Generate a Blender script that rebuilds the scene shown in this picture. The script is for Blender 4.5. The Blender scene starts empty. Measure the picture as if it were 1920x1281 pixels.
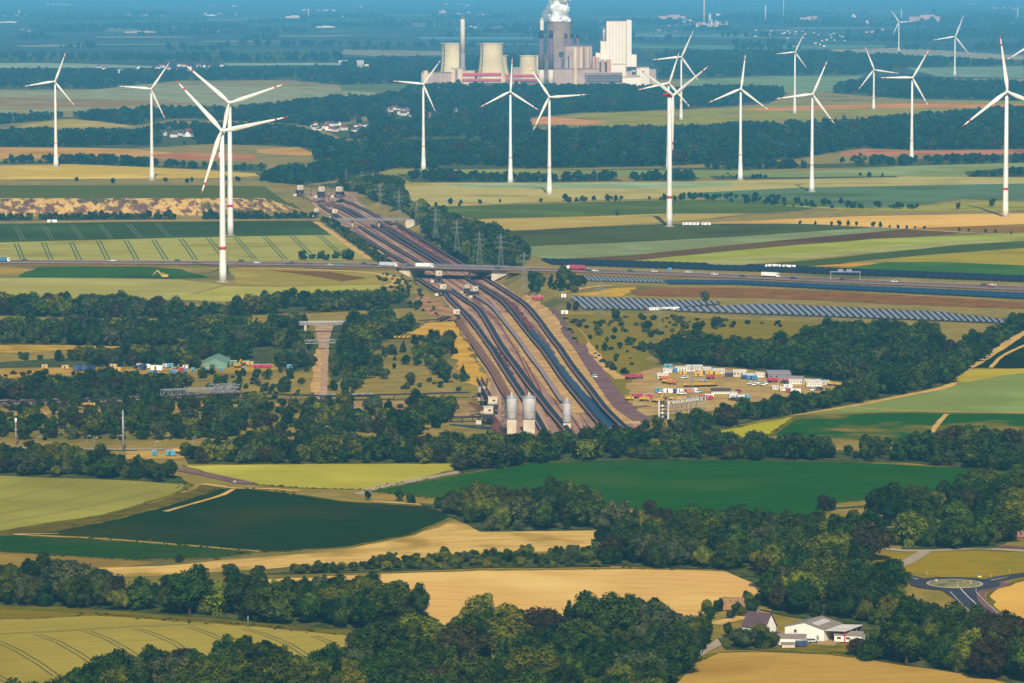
import bpy, math, random
import numpy as np
from mathutils import Vector, Matrix
R = math.radians
rnd = random.Random(7)
SC = bpy.context.scene
COL = SC.collection

# ------------------------------------------------------------------ camera
F_PX, CX, CY, CAM_H, Y_HOR = 7500.0, 960.0, 640.5, 250.0, -49.0   # lens in photo pixels
PITCH = math.atan((CY - Y_HOR) / F_PX)
cam = bpy.data.cameras.new('camera')
cam.sensor_fit = 'HORIZONTAL'; cam.sensor_width = 36.0; cam.lens = 36.0 * F_PX / 1920.0
cam.clip_start = 1.0; cam.clip_end = 120000.0
camo = bpy.data.objects.new('camera', cam); COL.objects.link(camo)
camo.location = (0, 0, CAM_H); camo.rotation_euler = (R(90) - PITCH, 0, 0)
SC.camera = camo
# ------------------------------------------------------------------ world, sun, exposure
SUN_EL, SUN_AZ = 37.0, -3.0        # light travels away from the camera, slightly to the left
w = bpy.data.worlds.new('World'); SC.world = w; w.use_nodes = True
nt = w.node_tree; nt.nodes.clear()
sky = nt.nodes.new('ShaderNodeTexSky'); sky.sky_type = 'NISHITA'; sky.sun_disc = False
sky.sun_elevation = R(SUN_EL); sky.sun_rotation = R(180 + SUN_AZ)
bg = nt.nodes.new('ShaderNodeBackground'); bg.inputs['Strength'].default_value = 0.06
ow = nt.nodes.new('ShaderNodeOutputWorld')
nt.links.new(sky.outputs[0], bg.inputs[0]); nt.links.new(bg.outputs[0], ow.inputs[0])
sl = bpy.data.lights.new('sun', 'SUN'); sl.energy = 4.5; sl.angle = R(0.5); sl.color = (1.0, 0.89, 0.73)
so = bpy.data.objects.new('sun', sl); COL.objects.link(so)
d = Vector((math.sin(R(SUN_AZ)) * math.cos(R(SUN_EL)), math.cos(R(SUN_AZ)) * math.cos(R(SUN_EL)), -math.sin(R(SUN_EL))))
so.rotation_euler = d.to_track_quat('-Z', 'Y').to_euler(); so.location = (0, -500, 900)
vs = SC.view_settings; vs.view_transform = 'Standard'; vs.look = 'None'; vs.gamma = 1.0; vs.exposure = 0.26
vs.use_curve_mapping = False
SC.cycles.max_bounces = 5; SC.cycles.diffuse_bounces = 2; SC.cycles.glossy_bounces = 2
SC.cycles.volume_bounces = 1; SC.cycles.transparent_max_bounces = 8
SC.cycles.use_denoising = True
HAZE_DENSITY, HAZE_COLOR = 4.5e-5, (0.125, 0.51, 0.90)

# ------------------------------------------------------------------ picture point -> place on the ground
CP, SP = math.cos(PITCH), math.sin(PITCH)
def G(px, py, z=0.0):
    a, b = (px - CX) / F_PX, -(py - CY) / F_PX
    dx, dy, dz = a, CP + b * SP, -SP + b * CP
    t = (z - CAM_H) / dz
    return Vector((t * dx, t * dy, z))
def PM(x, y, z=0.0):                       # photo pixels per metre at a place
    return F_PX / (y * CP - (z - CAM_H) * SP)
def PX(x, y, z=0.0):                       # place -> photo pixel
    dz = z - CAM_H; dep = y * CP - dz * SP; up = y * SP + dz * CP
    return CX + F_PX * x / dep, CY - F_PX * up / dep

# the conveyor cutting: floor lies up to 9 m under the fields
TR_D = 9.0
_L = [G(*p, -TR_D) for p in [(556, 366), (600, 396), (640, 425), (745, 502), (781, 527), (812, 552), (850, 600), (880, 660)]]
_Rr = [G(*p, -TR_D) for p in [(668, 366), (700, 388), (757, 424), (860, 490), (933, 529), (972, 556), (1030, 610), (1090, 660)]]
_Ly, _Lx = np.array([p.y for p in _L])[::-1], np.array([p.x for p in _L])[::-1]
_Ry, _Rx = np.array([p.y for p in _Rr])[::-1], np.array([p.x for p in _Rr])[::-1]
def tr_depth(y):
    return TR_D * float(np.interp(y, [2650, 3080, 4420, 4560], [0, 1, 1, 0]))
def tr_edges(y):
    return float(np.interp(y, _Ly, _Lx)), float(np.interp(y, _Ry, _Rx))
BANK = 17.0
def hgt(x, y):
    dd = tr_depth(y)
    if dd <= 0: return 0.0
    l, r = tr_edges(y); bw = BANK * dd / TR_D + 0.01
    if x <= l - bw or x >= r + bw: return 0.0
    if x < l: return -dd * (1 - (l - x) / bw)
    if x > r: return -dd * (1 - (x - r) / bw)
    return -dd
def GF(px, py):
    z = 0.0
    for _ in range(6):
        p = G(px, py, z); z = hgt(p.x, p.y)
    return G(px, py, z)

# ------------------------------------------------------------------ materials
def lin(c):
    c = c / 255.0
    return c / 12.92 if c <= 0.04045 else ((c + 0.055) / 1.055) ** 2.4
def C(r, g, b, k=1.0): return (lin(r) * k, lin(g) * k, lin(b) * k)
AIR, SUNLIT = (0.14, 0.49, 0.71), (1.10, 1.08, 1.05)     # colour of the far air and of light on level ground, both measured
def ALB(rgb, y):
    """base colour of level ground that reads as rgb when seen through y metres of this air"""
    T = math.exp(-HAZE_DENSITY * y); out = []
    for i in range(3): out.append(min(.75, max(.004, (lin(rgb[i]) - (1 - T) * AIR[i]) / (T * SUNLIT[i]))))
    return tuple(out)
MATS = {}
def mat(name, c1, c2=None, rough=0.85, scale=None, spec=0.2, metal=0.0, streak=None, c3=None, s3=None, bump=0.0, obj_rand=0.0, lo=0.38, hi=0.62):
    """c1/c2 mixed by noise in metres; streak=(angle, stretch) pulls the noise out along rows; c3 = patches of another tint"""
    if name in MATS: return MATS[name]
    m = bpy.data.materials.new(name); m.use_nodes = True; n = m.node_tree.nodes; k = m.node_tree.links
    b = n['Principled BSDF']; b.inputs['Roughness'].default_value = rough; b.inputs['Metallic'].default_value = metal
    b.inputs['Specular IOR Level'].default_value = spec
    b.inputs['Base Color'].default_value = (*c1, 1)
    if c2 is not None:
        geo = n.new('ShaderNodeNewGeometry'); mp = n.new('ShaderNodeMapping')
        k.new(geo.outputs['Position'], mp.inputs['Vector'])
        if streak:
            mp.vector_type = 'TEXTURE'
            mp.inputs['Rotation'].default_value = (0, 0, streak[0]); mp.inputs['Scale'].default_value = (streak[1], 1, 1)
        no = n.new('ShaderNodeTexNoise'); no.inputs['Scale'].default_value = scale; no.inputs['Detail'].default_value = 5
        no.inputs['Roughness'].default_value = 0.62
        k.new(mp.outputs[0], no.inputs['Vector'])
        rp = n.new('ShaderNodeMapRange'); rp.inputs['From Min'].default_value = lo; rp.inputs['From Max'].default_value = hi
        k.new(no.outputs['Fac'], rp.inputs['Value'])
        mx = n.new('ShaderNodeMix'); mx.data_type = 'RGBA'
        mx.inputs['A'].default_value = (*c1, 1); mx.inputs['B'].default_value = (*c2, 1)
        k.new(rp.outputs[0], mx.inputs['Factor']); out = mx.outputs['Result']
        if c3 is not None:
            n3 = n.new('ShaderNodeTexNoise'); n3.inputs['Scale'].default_value = s3; n3.inputs['Detail'].default_value = 3
            k.new(geo.outputs['Position'], n3.inputs['Vector'])
            r3 = n.new('ShaderNodeMapRange'); r3.inputs['From Min'].default_value = 0.5; r3.inputs['From Max'].default_value = 0.68
            k.new(n3.outputs['Fac'], r3.inputs['Value'])
            m3 = n.new('ShaderNodeMix'); m3.data_type = 'RGBA'; m3.inputs['B'].default_value = (*c3, 1)
            k.new(out, m3.inputs['A']); k.new(r3.outputs[0], m3.inputs['Factor']); out = m3.outputs['Result']
        if obj_rand:
            oi = n.new('ShaderNodeObjectInfo'); hs = n.new('ShaderNodeHueSaturation')
            mr = n.new('ShaderNodeMapRange'); mr.inputs['To Min'].default_value = 1 - obj_rand; mr.inputs['To Max'].default_value = 1 + obj_rand
            k.new(oi.outputs['Random'], mr.inputs['Value']); k.new(mr.outputs[0], hs.inputs['Value'])
            mh = n.new('ShaderNodeMath'); mh.operation = 'MULTIPLY_ADD'; mh.inputs[1].default_value = -0.05; mh.inputs[2].default_value = 0.525
            mm = n.new('ShaderNodeMath'); mm.operation = 'MULTIPLY'; mm.inputs[1].default_value = 7.31
            fr = n.new('ShaderNodeMath'); fr.operation = 'FRACT'
            k.new(oi.outputs['Random'], mm.inputs[0]); k.new(mm.outputs[0], fr.inputs[0]); k.new(fr.outputs[0], mh.inputs[0])
            k.new(mh.outputs[0], hs.inputs['Hue']); k.new(out, hs.inputs['Color']); out = hs.outputs['Color']
        k.new(out, b.inputs['Base Color'])
        if bump:
            bp = n.new('ShaderNodeBump'); bp.inputs['Strength'].default_value = bump; bp.inputs['Distance'].default_value = 0.5
            k.new(no.outputs['Fac'], bp.inputs['Height']); k.new(bp.outputs[0], b.inputs['Normal'])
    MATS[name] = m
    return m
def flat(name, r, g, b, rough=0.6, spec=0.3, metal=0.0, k=1.0, grime=0.16):
    c = C(r, g, b, k); c2 = tuple(v * (1 - grime * 1.6) for v in c)
    return mat(name, c, c2, rough, 0.35, spec, metal, lo=0.45, hi=0.75)

# ------------------------------------------------------------------ mesh builder
class MB:
    def __init__(s): s.v = []; s.f = []; s.m = []; s.mi = 0
    def face(s, idx): s.f.append(idx); s.m.append(s.mi)
    def quad(s, a, b, c, d_):
        n = len(s.v); s.v += [tuple(a), tuple(b), tuple(c), tuple(d_)]; s.face((n, n + 1, n + 2, n + 3))
    def hexa(s, p):                       # 8 points, bottom ring then top ring
        n = len(s.v); s.v += [tuple(q) for q in p]
        for q in ((3, 2, 1, 0), (4, 5, 6, 7), (0, 1, 5, 4), (1, 2, 6, 5), (2, 3, 7, 6), (3, 0, 4, 7)):
            s.face(tuple(n + i for i in q))
        return s
    def box(s, x0, x1, y0, y1, z0, z1):
        return s.hexa([(x0, y0, z0), (x1, y0, z0), (x1, y1, z0), (x0, y1, z0), (x0, y0, z1), (x1, y0, z1), (x1, y1, z1), (x0, y1, z1)])
    def bar(s, a, b, t, t2=None):          # square bar from a to b
        a, b = Vector(a), Vector(b); d_ = (b - a)
        if d_.length < 1e-6: return s
        d_.normalize(); u = d_.cross(Vector((0, 0, 1)))
        if u.length < 1e-3: u = Vector((1, 0, 0))
        u.normalize(); v_ = d_.cross(u); t2 = t2 or t
        P = []
        for q, h in ((a, t / 2), (b, t2 / 2)):
            P += [q - u * h - v_ * h, q + u * h - v_ * h, q + u * h + v_ * h, q - u * h + v_ * h]
        return s.hexa(P)
    def lathe(s, prof, seg=16, cx=0, cy=0, cap=True, cap_top=True):       # prof: (r, z) rising
        n = len(s.v); k = len(prof)
        for r, z in prof:
            for i in range(seg):
                a = 2 * math.pi * i / seg; s.v.append((cx + r * math.cos(a), cy + r * math.sin(a), z))
        for j in range(k - 1):
            for i in range(seg):
                i2 = (i + 1) % seg; s.face((n + j * seg + i, n + j * seg + i2, n + (j + 1) * seg + i2, n + (j + 1) * seg + i))
        if cap: s.face(tuple(n + i for i in range(seg))[::-1])
        if cap_top: s.face(tuple(n + (k - 1) * seg + i for i in range(seg)))
        return s
    def gable(s, x0, x1, y0, y1, z0, zr, over=0.3, th=0.25, axis='x'):      # roof slab pair over a box
        if axis == 'x':
            ym = (y0 + y1) / 2
            for ya in (y0 - over, y1 + over):
                s.hexa([(x0 - over, ya, z0), (x1 + over, ya, z0), (x1 + over, ym, zr), (x0 - over, ym, zr),
                        (x0 - over, ya, z0 + th), (x1 + over, ya, z0 + th), (x1 + over, ym, zr + th), (x0 - over, ym, zr + th)])
        else:
            xm = (x0 + x1) / 2
            for xa in (x0 - over, x1 + over):
                s.hexa([(xa, y0 - over, z0), (xa, y1 + over, z0), (xm, y1 + over, zr), (xm, y0 - over, zr),
                        (xa, y0 - over, z0 + th), (xa, y1 + over, z0 + th), (xm, y1 + over, zr + th), (xm, y0 - over, zr + th)])
        return s
    def mesh(s, name, mats, smooth=False):
        me = bpy.data.meshes.new(name); me.from_pydata(s.v, [], s.f)
        for m in (mats if isinstance(mats, (list, tuple)) else [mats]): me.materials.append(m)
        me.polygons.foreach_set('material_index', s.m)
        if smooth: me.polygons.foreach_set('use_smooth', [True] * len(s.f))
        me.update(); return me
    def build(s, name, mats, parent=None, smooth=False):
        return obj(name, s.mesh(name, mats, smooth), parent)
def obj(name, me, parent=None, loc=None):
    o = bpy.data.objects.new(name, me); COL.objects.link(o)
    if parent: o.parent = parent
    if loc is not None: o.location = loc
    return o
def tag(o, label=None, cat=None, group=None, kind=None):
    for k_, v_ in (('label', label), ('category', cat), ('group', group), ('kind', kind)):
        if v_: o[k_] = v_
    return o
def thing(name, label, cat, loc=(0, 0, 0), rz=0.0, group=None):
    o = bpy.data.objects.new(name, None); COL.objects.link(o); o.location = loc; o.rotation_euler = (0, 0, rz)
    o.empty_display_size = 1.0
    return tag(o, label, cat, group)
KIDS = {}
def copy_tree(o, parent=None):
    c = o.copy(); COL.objects.link(c); c.parent = parent
    for ch in o.children: copy_tree(ch, c)
    return c
def recolor(root, part, m):
    for ch in root.children:
        if ch.name.split('.')[0] == part and ch.material_slots:
            ch.material_slots[0].link = 'OBJECT'; ch.material_slots[0].material = m

# ------------------------------------------------------------------ ground sheets
EPS = [0.04]
def next_eps():
    EPS[0] += 0.0016; return EPS[0]
def jag(pts, step, amp, closed=True):
    out = []; n = len(pts)
    for i in range(n if closed else n - 1):
        a, b = pts[i], pts[(i + 1) % n]; L = math.hypot(b[0] - a[0], b[1] - a[1]); k = max(1, min(60, int(L / step)))
        nx, ny = (-(b[1] - a[1]) / (L + 1e-9), (b[0] - a[0]) / (L + 1e-9))
        for j in range(k):
            t = j / k; o = rnd.uniform(-amp, amp) if j else 0
            out.append((a[0] + (b[0] - a[0]) * t + nx * o, a[1] + (b[1] - a[1]) * t + ny * o))
    if not closed: out.append(pts[-1])
    return out
def sheet(name, px, m, label, jitter=1.2, step=14.0, cat=None, z=0.0, smooth=True):
    g = [G(*p, z) for p in px]; pts = [(p.x, p.y) for p in g]
    pts = jag(pts, step, jitter); e = next_eps() + z
    me = bpy.data.meshes.new(name); me.from_pydata([(x, y, e) for x, y in pts], [], [tuple(range(len(pts)))])
    me.materials.append(m); me.update()
    o = obj(name, me); tag(o, label, None, None, 'structure')
    if o.data.polygons[0].normal.z < 0: o.data.flip_normals()
    return o
def smooth_line(P, step=12.0):
    """Catmull-Rom through ground points, resampled"""
    P = [Vector(p) for p in P]
    if len(P) == 2: Q = P
    Q = [P[0] * 2 - P[1]] + P + [P[-1] * 2 - P[-2]]; out = []
    for i in range(1, len(Q) - 2):
        n = max(1, int((Q[i + 1] - Q[i]).length / step))
        for j in range(n):
            t = j / n; a, b, c, d_ = Q[i - 1], Q[i], Q[i + 1], Q[i + 2]
            out.append(0.5 * ((2 * b) + (c - a) * t + (2 * a - 5 * b + 4 * c - d_) * t * t + (3 * b - a - 3 * c + d_) * t ** 3))
    out.append(P[-1]); return out
def side(pts, i):
    a, b = pts[max(0, i - 1)], pts[min(len(pts) - 1, i + 1)]
    t = Vector((b.x - a.x, b.y - a.y, 0)).normalized(); return Vector((t.y, -t.x, 0))
def ribbon(name, px, width, m, label=None, follow=True, jitter=0.0, parent=None, kind='structure', step=12.0, z=0.0, sm=True):
    g = [GF(*p) if follow else G(*p, z) for p in px]
    g = [Vector((p.x, p.y, 0)) for p in g]
    pts = smooth_line(g, step) if sm else g
    e = next_eps(); V = []; Fs = []
    for i, p in enumerate(pts):
        wd = width if not isinstance(width, (list, tuple)) else float(np.interp(i / (len(pts) - 1), np.linspace(0, 1, len(width)), width))
        n = side(pts, i)
        for s_ in (-1, 1):
            q = p + n * (s_ * wd / 2 + rnd.uniform(-jitter, jitter)); zz = (hgt(q.x, q.y) if follow else z) + e
            V.append((q.x, q.y, zz))
        if i: Fs.append((2 * i - 2, 2 * i - 1, 2 * i + 1, 2 * i))
    me = bpy.data.meshes.new(name); me.from_pydata(V, [], Fs); me.materials.append(m); me.update()
    o = obj(name, me, parent)
    if parent is None: tag(o, label, None, None, kind)
    if me.polygons[0].normal.z < 0: me.flip_normals()
    return o

# base ground: one sheet to the horizon, with the cutting sunk into it
M_GROUND = mat('dry_grass_ground', ALB((128, 126, 78), 2800), ALB((158, 142, 94), 2800), scale=0.06, c3=ALB((96, 108, 66), 2800), s3=0.008)
M_FAR = mat('far_country', (.012, .030, .018), (.075, .10, .06), scale=0.0022, c3=(.010, .026, .018), s3=0.0012, streak=(0.0, 2.6), lo=.45, hi=.7)
ys = [-3000, 600] + list(np.arange(700, 2600, 120)) + list(np.arange(2600, 4640, 22)) + list(np.geomspace(4660, 9600, 14))
V, Fs = [], []
for y in ys:
    dd = tr_depth(y); l, r = tr_edges(y)
    bw = BANK * dd / TR_D + 0.3
    if y > 4600 or y < 2500: l, r, bw = (-40 + 0.0 * y, 40, 2)
    row = [(-16000, 0), (-3000, 0), (l - bw, 0), (l, -dd), (l + (r - l) * .5, -dd), (r, -dd), (r + bw, 0), (3000, 0), (16000, 0)]
    V += [(x, y, z) for x, z in row]
n = 9
for j in range(len(ys) - 1):
    for i in range(n - 1): Fs.append((j * n + i, j * n + i + 1, (j + 1) * n + i + 1, (j + 1) * n + i))
k = len(V)
V += [(-16000, 9600, 0), (16000, 9600, 0), (16000, 62000, 0), (-16000, 62000, 0)]
me = bpy.data.meshes.new('ground'); me.from_pydata(V, [], Fs + [(k, k + 1, k + 2, k + 3)])
me.materials.append(M_GROUND); me.materials.append(M_FAR); me.polygons[-1].material_index = 1; me.update()
tag(obj('ground', me), 'wide flat farming plain of dry grass running to the hazy distance', None, None, 'structure')
# ------------------------------------------------------------------ fields
K = 0.92
def fieldmat(name, rgb, var=0.13, scale=0.05, ang=0.3, stretch=9, rgb3=None, s3=0.01, y=4400):
    c = ALB(rgb, y); c1 = tuple(v * (1 + var * .5) for v in c); c2 = tuple(v * (1 - var * .5) for v in c)
    return mat(name, c1, c2, 1.0, scale, 0.0, streak=(ang, stretch), c3=ALB(rgb3, y) if rgb3 else None, s3=s3, lo=0.3, hi=0.7)
EDGE = []
M_MARG = mat('field_margin', ALB((128, 122, 66), 1900), ALB((84, 98, 46), 1900), 1.0, .15, 0.0)
FIELDS = [
 # far country, pale strips between woods
 ('field', 'thin pale grass strip in front of the far hazy woods', (130, 165, 165), [(-20, 118), (140, 119), (285, 124), (285, 127), (-20, 128)]),
 ('field', 'pinkish ploughed strip beside the far hazy woods', (160, 150, 155), [(440, 136), (560, 137), (700, 139), (700, 143), (450, 143)]),
 ('field', 'narrow bright strip of crop beyond the far houses', (130, 170, 170), [(410, 119), (640, 118), (640, 122), (430, 123)]),
 ('field', 'narrow tan strip of crop left of the cooling towers', (130, 160, 165), [(645, 93), (830, 96), (830, 104), (700, 105), (640, 102)]),
 ('field', 'pale green strip far behind the red galleries', (110, 165, 175), [(560, 100), (640, 98), (640, 107), (540, 108)]),
 ('field', 'thin pale strip behind the tall grey stack', (105, 165, 185), [(780, 69), (1000, 70), (1000, 74), (790, 74)]),
 ('field', 'thin pale strip behind the white boiler house', (105, 165, 185), [(1180, 64), (1300, 66), (1400, 64), (1400, 68), (1190, 69)]),
 ('field', 'broad thin pale strip behind the boiler houses', (100, 160, 170), [(1180, 82), (1420, 86), (1660, 84), (1660, 90), (1300, 93), (1180, 89)]),
 ('field', 'pale bean field below the two furthest turbines', (135, 160, 165), [(1555, 93), (1690, 90), (1860, 101), (1920, 104), (1920, 112), (1700, 110), (1560, 104)]),
 ('field', 'grey green field behind the slim far turbine', (120, 160, 150), [(1270, 150), (1440, 143), (1620, 142), (1600, 152), (1580, 162), (1590, 170), (1480, 174), (1300, 164)]),
 ('field', 'dull green field around the furthest turbine foot', (115, 155, 155), [(1700, 128), (1920, 124), (1920, 146), (1760, 144)]),
 ('field', 'pale wide field left of the power station', (140, 162, 152), [(150, 172), (185, 156), (330, 160), (640, 164), (705, 168), (700, 178), (430, 200), (180, 206), (-20, 213), (-20, 170)]),
 ('field', 'dull olive strip inside the pale wide field', (135, 140, 130), [(-20, 182), (200, 186), (400, 194), (180, 203), (-20, 206)]),
 ('field', 'green field left of the far woodland edge', (105, 145, 140), [(640, 158), (700, 154), (790, 156), (800, 164), (720, 174), (640, 170)]),
 ('field', 'low dune coloured field hidden between two woods', (160, 160, 125), [(20, 239), (80, 229), (130, 225), (200, 228), (255, 238), (180, 240)]),
 ('field', 'tan stubble strip behind the left turbines', (186, 160, 122), [(-20, 276), (160, 277), (260, 281), (345, 289), (250, 295), (-20, 298)]),
 ('field', 'reddish bare soil strip behind the twin turbines', (168, 130, 115), [(290, 290), (345, 286), (480, 291), (478, 302), (340, 300), (280, 296)]),
 ('field', 'light tan strip by the railway wood', (186, 160, 122), [(480, 280), (560, 277), (680, 279), (740, 278), (700, 286), (560, 292), (480, 287)]),
 ('field', 'pale barley field at the feet of the left turbines', (188, 172, 116), [(-20, 312), (130, 308), (240, 312), (350, 318), (525, 328), (400, 334), (-20, 337)]),
 ('field', 'long field with sandy edge below the forest crest', (142, 158, 128), [(985, 228), (1100, 213), (1290, 207), (1450, 197), (1600, 192), (1920, 189), (1920, 199), (1820, 204), (1560, 223), (1260, 235), (1090, 237)]),
 ('field', 'sandy pink soil patch in the long field', (190, 152, 128), [(985, 226), (1020, 219), (1140, 228), (1100, 234), (1000, 232)]),
 ('field', 'salmon soil strip across the far right field', (190, 155, 130), [(1380, 205), (1500, 199), (1700, 194), (1920, 196), (1920, 201), (1600, 204), (1450, 208)]),
 ('field', 'pinkish gravel pit before the far right forest', (180, 140, 130), [(1570, 287), (1620, 280), (1720, 283), (1920, 281), (1920, 289), (1700, 291), (1590, 292)]),
 ('field', 'pale green strip right of the railway wood', (140, 160, 122), [(720, 320), (790, 318), (1000, 318), (1180, 318), (1290, 317), (1290, 324), (1000, 324), (730, 327)]),
 ('field', 'dull green strip between hedge and forest', (125, 150, 122), [(1000, 319), (1340, 318), (1500, 322), (1690, 312), (1920, 306), (1920, 331), (1680, 331), (1340, 334), (1180, 330)]),
 # right hand fields
 ('field', 'broad pale green field below the hedge line', (176, 174, 130), [(745, 352), (762, 343), (960, 343), (1240, 342), (1500, 337), (1700, 331), (1925, 333), (1925, 352), (1700, 356), (1500, 365), (1290, 369), (1180, 374), (1000, 379), (870, 386), (800, 386), (752, 370)]),
 ('field', 'grey green strip at the top of the broad field', (140, 165, 138), [(830, 346), (1280, 344), (1370, 341), (1370, 349), (1280, 354), (1100, 354), (880, 352)]),
 ('field', 'blue green field beside the single white turbine', (98, 135, 122), [(1290, 362), (1500, 352), (1925, 344), (1925, 377), (1800, 374), (1700, 388), (1600, 391), (1500, 386), (1300, 368)]),
 ('field', 'dark green field behind the sand strip', (88, 118, 90), [(800, 390), (900, 386), (1180, 377), (1400, 374), (1560, 382), (1500, 396), (1400, 399), (1000, 408), (890, 411), (840, 398)]),
 ('field', 'pale strip of grass along the tree dotted lane', (152, 160, 108), [(1450, 384), (1640, 392), (1860, 378), (1925, 380), (1925, 394), (1800, 396), (1600, 396)]),
 ('field', 'olive stubble field at the bend of the tree belt', (172, 160, 112), [(880, 413), (1000, 409), (1250, 401), (1400, 401), (1330, 410), (1180, 421), (1000, 432), (935, 432)]),
 ('field', 'deep green crop field in front of the stubble', (84, 110, 84), [(935, 434), (1100, 426), (1250, 420), (1500, 420), (1640, 427), (1380, 444), (1150, 456), (975, 463)]),
 ('field', 'grey green field between dark crop and solar panels', (126, 146, 118), [(975, 463), (1150, 456), (1380, 444), (1640, 427), (1700, 430), (1420, 455), (1180, 479), (1030, 487), (1000, 480)]),
 ('field', 'brown fallow strip above the bright green one', (106, 104, 90), [(1030, 488), (1180, 479), (1420, 455), (1700, 430), (1810, 436), (1700, 446), (1400, 468), (1190, 489)]),
 ('field', 'bright green strip above the dark solar array', (148, 162, 100), [(1180, 490), (1390, 469), (1640, 448), (1925, 437), (1925, 446), (1700, 458), (1500, 478), (1300, 492)]),
 ('field', 'pale green strip under the bright green one', (160, 168, 118), [(1250, 492), (1500, 475), (1700, 457), (1925, 443), (1925, 453), (1640, 474), (1400, 496), (1330, 498)]),
 ('field', 'dark green strip before the construction huts', (78, 108, 86), [(1380, 500), (1560, 484), (1800, 459), (1925, 451), (1925, 465), (1720, 480), (1590, 492), (1540, 503)]),
 ('field', 'olive yellow field right of the construction huts', (160, 155, 92), [(1610, 493), (1720, 480), (1925, 465), (1925, 499), (1800, 497), (1660, 491)]),
 ('field', 'emerald field beside the motorway solar panels', (70, 116, 84), [(1560, 507), (1660, 492), (1760, 491), (1925, 498), (1925, 520), (1760, 511), (1640, 508)]),
 ('field', 'golden strip with small trees along its lane', (220, 184, 122), [(1300, 418), (1420, 414), (1600, 406), (1925, 400), (1925, 421), (1750, 427), (1690, 429), (1500, 420)]),
 ('field', 'brown fallow ground behind the lane with trees', (138, 122, 90), [(1690, 430), (1760, 427), (1925, 420), (1925, 436), (1820, 436)]),
 ('field', 'golden sand heap ground by the construction huts', (198, 162, 90), [(1490, 503), (1540, 498), (1600, 494), (1650, 494), (1600, 500), (1540, 504)]),
 # left of the cutting
 ('field', 'dark green field behind the tramlined wheat', (68, 102, 84), [(-20, 421), (200, 417), (440, 415), (592, 415), (626, 440), (440, 444), (300, 447), (-20, 455)]),
 ('field', 'pale green wheat field with dark tramlines behind the motorway', (162, 166, 112), [(-20, 456), (300, 447), (440, 444), (626, 441), (690, 486), (640, 488), (420, 489), (-20, 488)]),
 ('field', 'olive field inside the bend of the dirt track', (150, 145, 95), [(425, 503), (560, 505), (690, 512), (738, 522), (745, 532), (640, 538), (450, 535)]),
 ('field', 'brown tilled strip inside the dirt track bend', (118, 104, 74), [(500, 507), (620, 510), (690, 522), (640, 528), (560, 514)]),
 ('field', 'tan field edge at the motorway left of the green strip', (165, 148, 96), [(-20, 501), (60, 505), (40, 512), (-20, 514)]),
 ('field', 'emerald strip below the motorway with an excavator', (66, 112, 84), [(33, 521), (70, 501), (240, 499), (340, 505), (392, 521), (330, 523), (150, 521)]),
 ('field', 'pale olive meadow above the left forest', (158, 160, 108), [(-20, 521), (150, 522), (330, 524), (420, 535), (330, 562), (-20, 566)]),
 ('field', 'light green meadow right of the tall turbine', (168, 170, 108), [(320, 562), (420, 537), (560, 538), (735, 534), (700, 546), (560, 552), (420, 566)]),
 # right middle ground
 ('field', 'dark green corner field beyond the hedge end', (44, 78, 56), [(1822, 690), (1850, 668), (1925, 622), (1925, 692)]),
 ('field', 'yellow grass margin above the grey green field', (178, 168, 88), [(1778, 722), (1798, 694), (1925, 691), (1925, 699), (1840, 712)]),
 ('field', 'grey green field right of the long hedge', (126, 146, 96), [(1500, 776), (1600, 760), (1780, 724), (1840, 712), (1925, 699), (1925, 776), (1700, 773)]),
 ('field', 'yellow green wedge field beside the long hedge', (172, 170, 76), [(1305, 818), (1400, 797), (1498, 779), (1470, 798), (1445, 816), (1380, 822)]),
 ('field', 'green field with dry streaks right of the hedge', (48, 100, 66), [(1445, 817), (1498, 779), (1700, 774), (1925, 777), (1925, 850), (1850, 850), (1700, 828)]),
 # front
 ('field', 'large deep green beet field across the middle', (46, 98, 62), [(690, 922), (860, 890), (1000, 868), (1100, 865), (1400, 863), (1600, 867), (1800, 877), (1925, 892), (1870, 905), (1700, 930), (1560, 945), (1545, 968), (1440, 975), (1290, 976), (1180, 955), (1000, 940), (860, 938)]),
 ('field', 'pale yellow green field with lane along it', (170, 166, 84), [(342, 873), (600, 870), (851, 869), (855, 881), (780, 900), (696, 919), (570, 916), (440, 906)]),
 ('field', 'pale green wheat field with faint tracks left of ditch', (158, 158, 92), [(-20, 890), (150, 894), (358, 909), (330, 926), (200, 966), (-20, 998)]),
 ('field', 'very dark green triangular beet field', (44, 76, 58), [(22, 1002), (100, 996), (200, 977), (300, 952), (405, 918), (440, 914), (540, 925), (640, 940), (700, 944), (862, 953), (856, 968), (770, 1004), (640, 1028), (500, 1036), (300, 1018), (150, 1007)]),
 ('field', 'mid green wedge below the dark beet field', (46, 86, 54), [(-20, 1004), (22, 1004), (150, 1009), (300, 1020), (490, 1036), (400, 1048), (240, 1050), (100, 1042), (-20, 1034)]),
 ('field', 'dull brown strip left of the sandy scar', (136, 120, 76), [(-20, 1036), (100, 1043), (240, 1051), (300, 1056), (200, 1066), (60, 1064), (-20, 1064)]),
 ('field', 'sandy scraped scar between beet field and shrubs', (206, 174, 110), [(118, 1066), (300, 1062), (480, 1046), (640, 1034), (770, 1006), (840, 982), (905, 984), (930, 996), (1110, 996), (1235, 984), (1245, 992), (1130, 1016), (1060, 1034), (900, 1038), (760, 1052), (600, 1060), (400, 1074), (250, 1082), (150, 1078)]),
 ('field', 'golden ripe corn field behind the front wood', (215, 175, 110), [(480, 1087), (700, 1076), (900, 1070), (1200, 1067), (1446, 1073), (1442, 1108), (1400, 1124), (1330, 1150), (1230, 1180), (1000, 1190), (800, 1190), (600, 1140), (490, 1106)]),
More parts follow.
